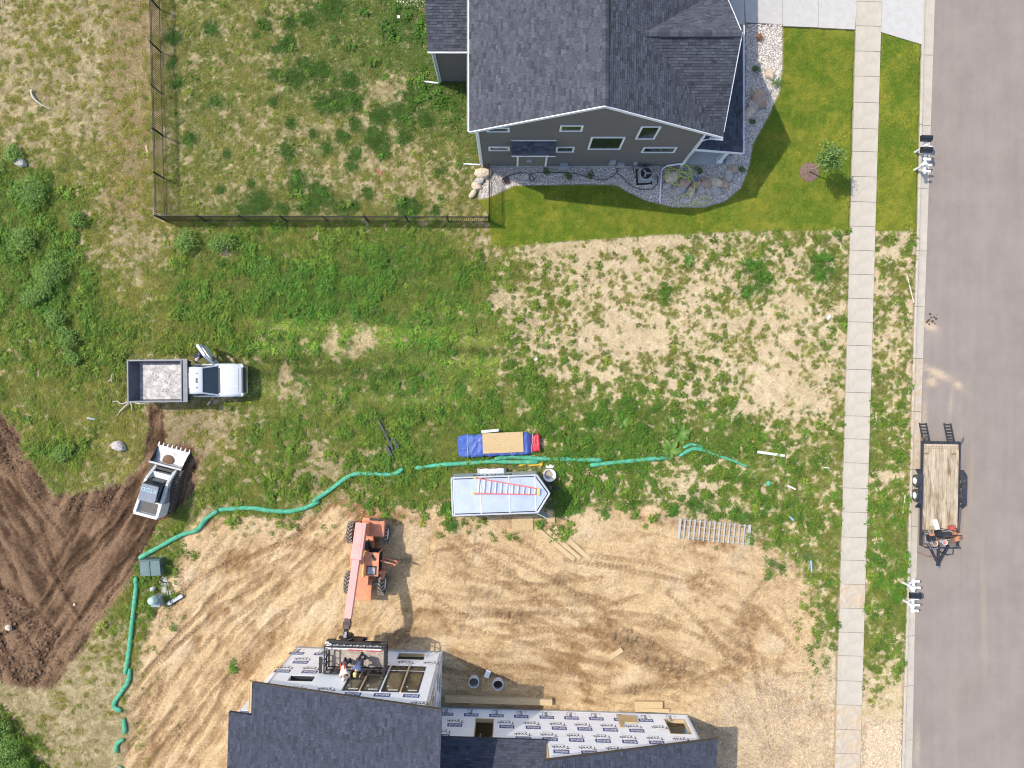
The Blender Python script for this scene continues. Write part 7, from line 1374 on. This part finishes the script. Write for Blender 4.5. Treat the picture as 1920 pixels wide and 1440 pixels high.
for px, py, rad, m_, lab in ((1022, 325, .26, M_SHRUB, "first small green shrub from the west in the gravel bed"), (1065, 333, .22, M_SHRUB, "middle small green shrub in the gravel bed under the windows"), (1108, 329, .26, M_SHRUB, "small green shrub beside the dark hose in the gravel"), (948, 339, .22, M_RLEAF, "maroon shrub in the gravel near the corner fence"), (1309, 320, .25, M_SHRUB, "dark green shrub between the boulder arc and the porch"),
                             (1391, 318, .18, M_SHRUB, "tiny green shrub in gravel outside the boulder arc"), (1417, 132, .24, M_SHRUB, "green shrub in shade on the driveway side of the porch"), (1426, 71, .26, M_OLEAF, "orange-brown shrub in gravel beside the driveway"), (1456, 157, .34, M_BIGL, "bright green shrub at the edge of the lawn by the boulders"), (1411, 229, .14, M_SHRUB, "tiny plant in the gravel below the pale boulder")):
    shrub(px, py, rad, rad * 1.3, m_, lab, 190)
# bushes of the west meadow and the rank growth at the corner
for i, (px, py, rad, h, lab) in enumerate(((62, 365, 1.0, .8, "wide pale green bush among weeds below the grey rock"), (30, 290, .55, .5, "small bush at the far left beside the grey rock"), (52, 455, .9, .8, "dark bush in the left meadow weeds, north of the pale bush"), (110, 505, 1.0, .9, "tall bush in the thick of the left meadow"), (112, 598, .6, .7, "round grey-green bush in the left meadow"), (138, 632, .75, .8, "leafy round bush left of the track, above the truck"),
                                            (95, 535, .7, .7, "small bush beside the tall meadow bush"), (140, 670, .5, .5, "low bush north-west of the dump bed"), (72, 560, .7, .7, "bush on the far left halfway down the meadow"), (355, 455, .7, .8, "tall dark weed clump under the fence corner"), (420, 452, .8, .7, "leafy clump south of the west fence end"), (22, 1400, 1.2, 1.3, "dense green bush at the lower left corner"), (40, 1436, 1.0, 1.1, "green bush cut by the bottom edge at the lower left"), (2, 1360, .9, 1.1, "green bush at the left edge above the corner bush"), (130, 850, .7, .5, "low bush above the upper end of the dark soil"), (150, 415, .5, .5, "small round weed bush by the worn path"))):
    shrub(px, py, rad, h, M_BUSH, lab, int(900 * rad + 120), "meadow_bush", "bush", (.10, .055), "bushes in the meadow")
def rosette(px, py, rad, label, n=15):
    t_ = empty("broadleaf_plant", W(px, py), 0, label, "plant"); r_ = random.Random(int(px)); lm = []
    for i in range(n):
        q = MB(); q.a = r_.random(); az = i * 2.39 + r_.uniform(-.3, .3); l_ = rad * r_.uniform(.7, 1.1); tl = .35 + .5 * (i / n); w = l_ * .42; d_ = Vector((math.cos(az), math.sin(az), 0)); sd = Vector((-d_.y, d_.x, 0)); pr = [(0, .08, 0), (.25, .7, .25), (.5, 1.0, .40), (.75, .8, .42), (1.0, .05, .34)]; vs = []
        for t, ww, z in pr: c_ = d_ * (l_ * t) + Vector((0, 0, .05 + z * l_ * tl)); vs += [c_ - sd * (w * ww / 2) + Vector((0, 0, .03 * ww)), c_, c_ + sd * (w * ww / 2) + Vector((0, 0, .03 * ww))]
        q.add(vs, [f_ for k in range(4) for f_ in ((k * 3, k * 3 + 1, k * 3 + 4, k * 3 + 3), (k * 3 + 1, k * 3 + 2, k * 3 + 5, k * 3 + 4))]); q.build("leaf", M_BIGL, t_, att=True)
rosette(1273, 812, .75, "large broad-leaved weed above the bend in the green sock"); rosette(1256, 845, .72, "large broad-leaved weed overlapping the green sock"); rosette(1165, 1030 - 240, .5, "broad-leaved weed in the weeds right of the blue tarp", 11); rosette(1128, 795, .42, "pale broad-leaved weed near the blue tarp", 10); rosette(1290, 488, .45, "broad-leaved weed on the patchy ground below the lawn", 11)
# ------------------------------------------------------------------ people
M_SKIN = mat("skin", (.52, .33, .24), .6, var=.08)
def skin_mesh(name, chain, links, m, parent, sub=2):
    """one continuous surface grown round a skeleton: chain = [(x, y, z, radius x, radius y)]"""
    me = bpy.data.meshes.new(name); me.from_pydata([c[:3] for c in chain], links, []); me.materials.append(m); o = link_mesh(name, me, parent)
    o.modifiers.new("skin", 'SKIN').use_smooth_shade = True
    if not me.skin_vertices: 
        bpy.context.view_layer.objects.active = o
        with bpy.context.temp_override(object=o, active_object=o): bpy.ops.mesh.customdata_skin_add()
    for i, c in enumerate(chain): me.skin_vertices[0].data[i].radius = (c[3], c[4]); me.skin_vertices[0].data[i].use_root = (i == 0)
    o.modifiers.new("sub", 'SUBSURF').levels = sub; o.modifiers["sub"].render_levels = sub; return o
def person(loc, rz, label, shirt, pants, hat, lean=.25, reach=(.45, .25, 1.25), reach2=(.35, -.3, 1.0), hatc=True, vest=None):
    t_ = empty("person", loc, rz, label, "person"); L_ = lean
    hip = (0, 0, .95); ch = (L_ * .8, 0, 1.32); nk = (L_ * 1.05, 0, 1.5); hd_ = (L_ * 1.25 + .02, 0, 1.66)
    V = [hip + (.14, .16), ch + (.15, .19), nk + (.06, .065), (hd_[0], 0, hd_[2] - .04, .085, .08), (hd_[0], 0, hd_[2] + .08, .085, .08)]; E = [(0, 1), (1, 2), (2, 3), (3, 4)]
    arms = []
    for s_, rc in ((1, reach), (-1, reach2)):
        sh = (ch[0], .2 * s_, 1.42); hn = (rc[0], rc[1], rc[2]); el = ((sh[0] + hn[0]) / 2 - .05, (sh[1] + hn[1]) / 2 + .08 * s_, (sh[2] + hn[2]) / 2 - .08); b = len(V); V += [sh + (.065, .065), el + (.045, .045), hn + (.032, .035)]; E += [(1, b), (b, b + 1), (b + 1, b + 2)]; arms.append((sh, el, hn))
        dv = (Vector(hn) - Vector(el)).normalized(); sd = dv.cross(Vector((0, 0, 1))).normalized(); k = b + 2
        for j, (o_, l_) in enumerate(((-.03, .08), (-.01, .095), (.012, .09), (.032, .075))): p = Vector(hn) + dv * .07 + sd * o_; e_ = p + dv * l_ + Vector((0, 0, -.03)); V += [tuple(p) + (.01, .01), tuple(e_) + (.008, .008)]; E += [(k, len(V) - 2), (len(V) - 2, len(V) - 1)]
        p = Vector(hn) + sd * (-.05 * s_) + dv * .03; V.append(tuple(p) + (.011, .011)); E.append((k, len(V) - 1))
    legs = []
    for s_ in (1, -1):
        b = len(V); hp = (0, .1 * s_, .88); kn = (.06, .12 * s_, .48); an = (-.02 + .06 * s_, .12 * s_, .08); to = (an[0] + .17, an[1], .04); V += [hp + (.085, .085), kn + (.058, .058), an + (.04, .04), to + (.035, .04)]; E += [(0, b), (b, b + 1), (b + 1, b + 2), (b + 2, b + 3)]; legs.append((hp, kn, an, to))
    skin_mesh("body", V, E, M_SKIN, t_)
    skin_mesh("shirt", [hip[:2] + (.93, .165, .185), ch + (.17, .215)] + [p + (.085, .085) for a in arms for p in a[:1]] + [(a[1][0], a[1][1], a[1][2], .062, .062) for a in arms] + [nk[:2] + (1.47, .09, .1)], [(0, 1), (1, 2), (1, 3), (2, 4), (3, 5), (1, 6)], shirt, t_)
    skin_mesh("trousers", [hip[:2] + (.92, .16, .18)] + [q_ for l_ in legs for q_ in (l_[0] + (.105, .105), l_[1] + (.078, .078), l_[2][:2] + (.12, .062, .062))], [(0, 1), (1, 2), (2, 3), (0, 4), (4, 5), (5, 6)], pants, t_)
    for l_ in legs: MB().loft([[Vector((l_[2][0] + x, l_[2][1] + y, z)) for y, z in ((-.05, 0), (.05, 0), (.045, h), (-.045, h))] for x, h in ((-.08, .1), (.05, .12), (.2, .06))]).build("boot", M_BLACK, t_, bevel=.015)
    hx = hd_[0]; MB().lathe((hx, 0, hd_[2] + .03), (0, 0, 1), [(.105, 0), (.115, .05), (.10, .12), (.06, .16), (.001, .175)], 16).build("hat" if hatc else "hair", hat, t_, smooth=True)
    if hatc: MB().loft([[Vector((hx + x, y, hd_[2] + .045)) for y in (-w, w)] + [Vector((hx + x, y, hd_[2] + .035)) for y in (w, -w)] for x, w in ((.07, .1), (.16, .085), (.2, .04))]).build("hat_brim", hat, t_)
    q = MB(); q.lathe((hx + .085, 0, hd_[2]), (1, 0, -.3), [(.022, 0), (.014, .025), (.001, .035)], 8); q.build("nose", M_SKIN, t_)
    for s_ in (-1, 1): MB().lathe((hx + .078, .032 * s_, hd_[2] + .02), (1, 0, 0), [(.012, 0), (.008, .006), (.001, .008)], 8).build("eye", M_BLACK, t_); MB().box((hx, .088 * s_, hd_[2] - .005), (.04, .02, .06)).build("ear", M_SKIN, t_, bevel=.008)
    MB().box((hx + .083, 0, hd_[2] - .055), (.012, .05, .012)).build("mouth", mat("lips", (.36, .16, .13), .6), t_)
    if vest:
        for s_ in (-1, 1): MB().tube([(hip[0] + .17, .1 * s_, 1.0), (ch[0] + .2, .11 * s_, 1.3), (ch[0] + .06, .12 * s_, 1.52), (ch[0] - .16, .1 * s_, 1.35), (hip[0] - .17, .1 * s_, 1.0)], .03, 6).build("harness_strap", vest, t_)
    return t_
ptr = person((-18.72, 1.72, 0), R(-48), "person in navy clothes standing inside the open truck door", mat("navy_shirt", (.02, .03, .08), .8), mat("navy_trousers", (.025, .03, .055), .8), mat("bare_head", (.50, .36, .27), .6), .3, (.55, .15, 1.2), (.5, -.22, 1.15), hatc=False)
pz = plat.location
person(pz + Vector((-.6, -.28, .08)), R(-70), "worker in a pale shirt reaching toward the large windows from the platform", mat("pale_work_shirt", (.62, .60, .50), .8, var=.2, vs=6), mat("dark_jeans", (.05, .06, .09), .8), mat("cream_cap", (.66, .60, .48), .6), .35, (.7, .2, 1.35), (.62, -.25, 1.2), vest=mat("red_harness", (.6, .09, .05), .6))
person(pz + Vector((.3, -.05, .08)), R(-105), "worker in blue with tool belt at the middle of the platform", mat("blue_shirt", (.09, .13, .26), .8, var=.2, vs=6), mat("dark_jeans"), mat("yellow_cap2", (.60, .52, .22), .6), .3, (.6, .25, 1.25), (.5, -.3, 1.05), vest=mat("dark_belt", (.10, .05, .03), .7))
build_cover()
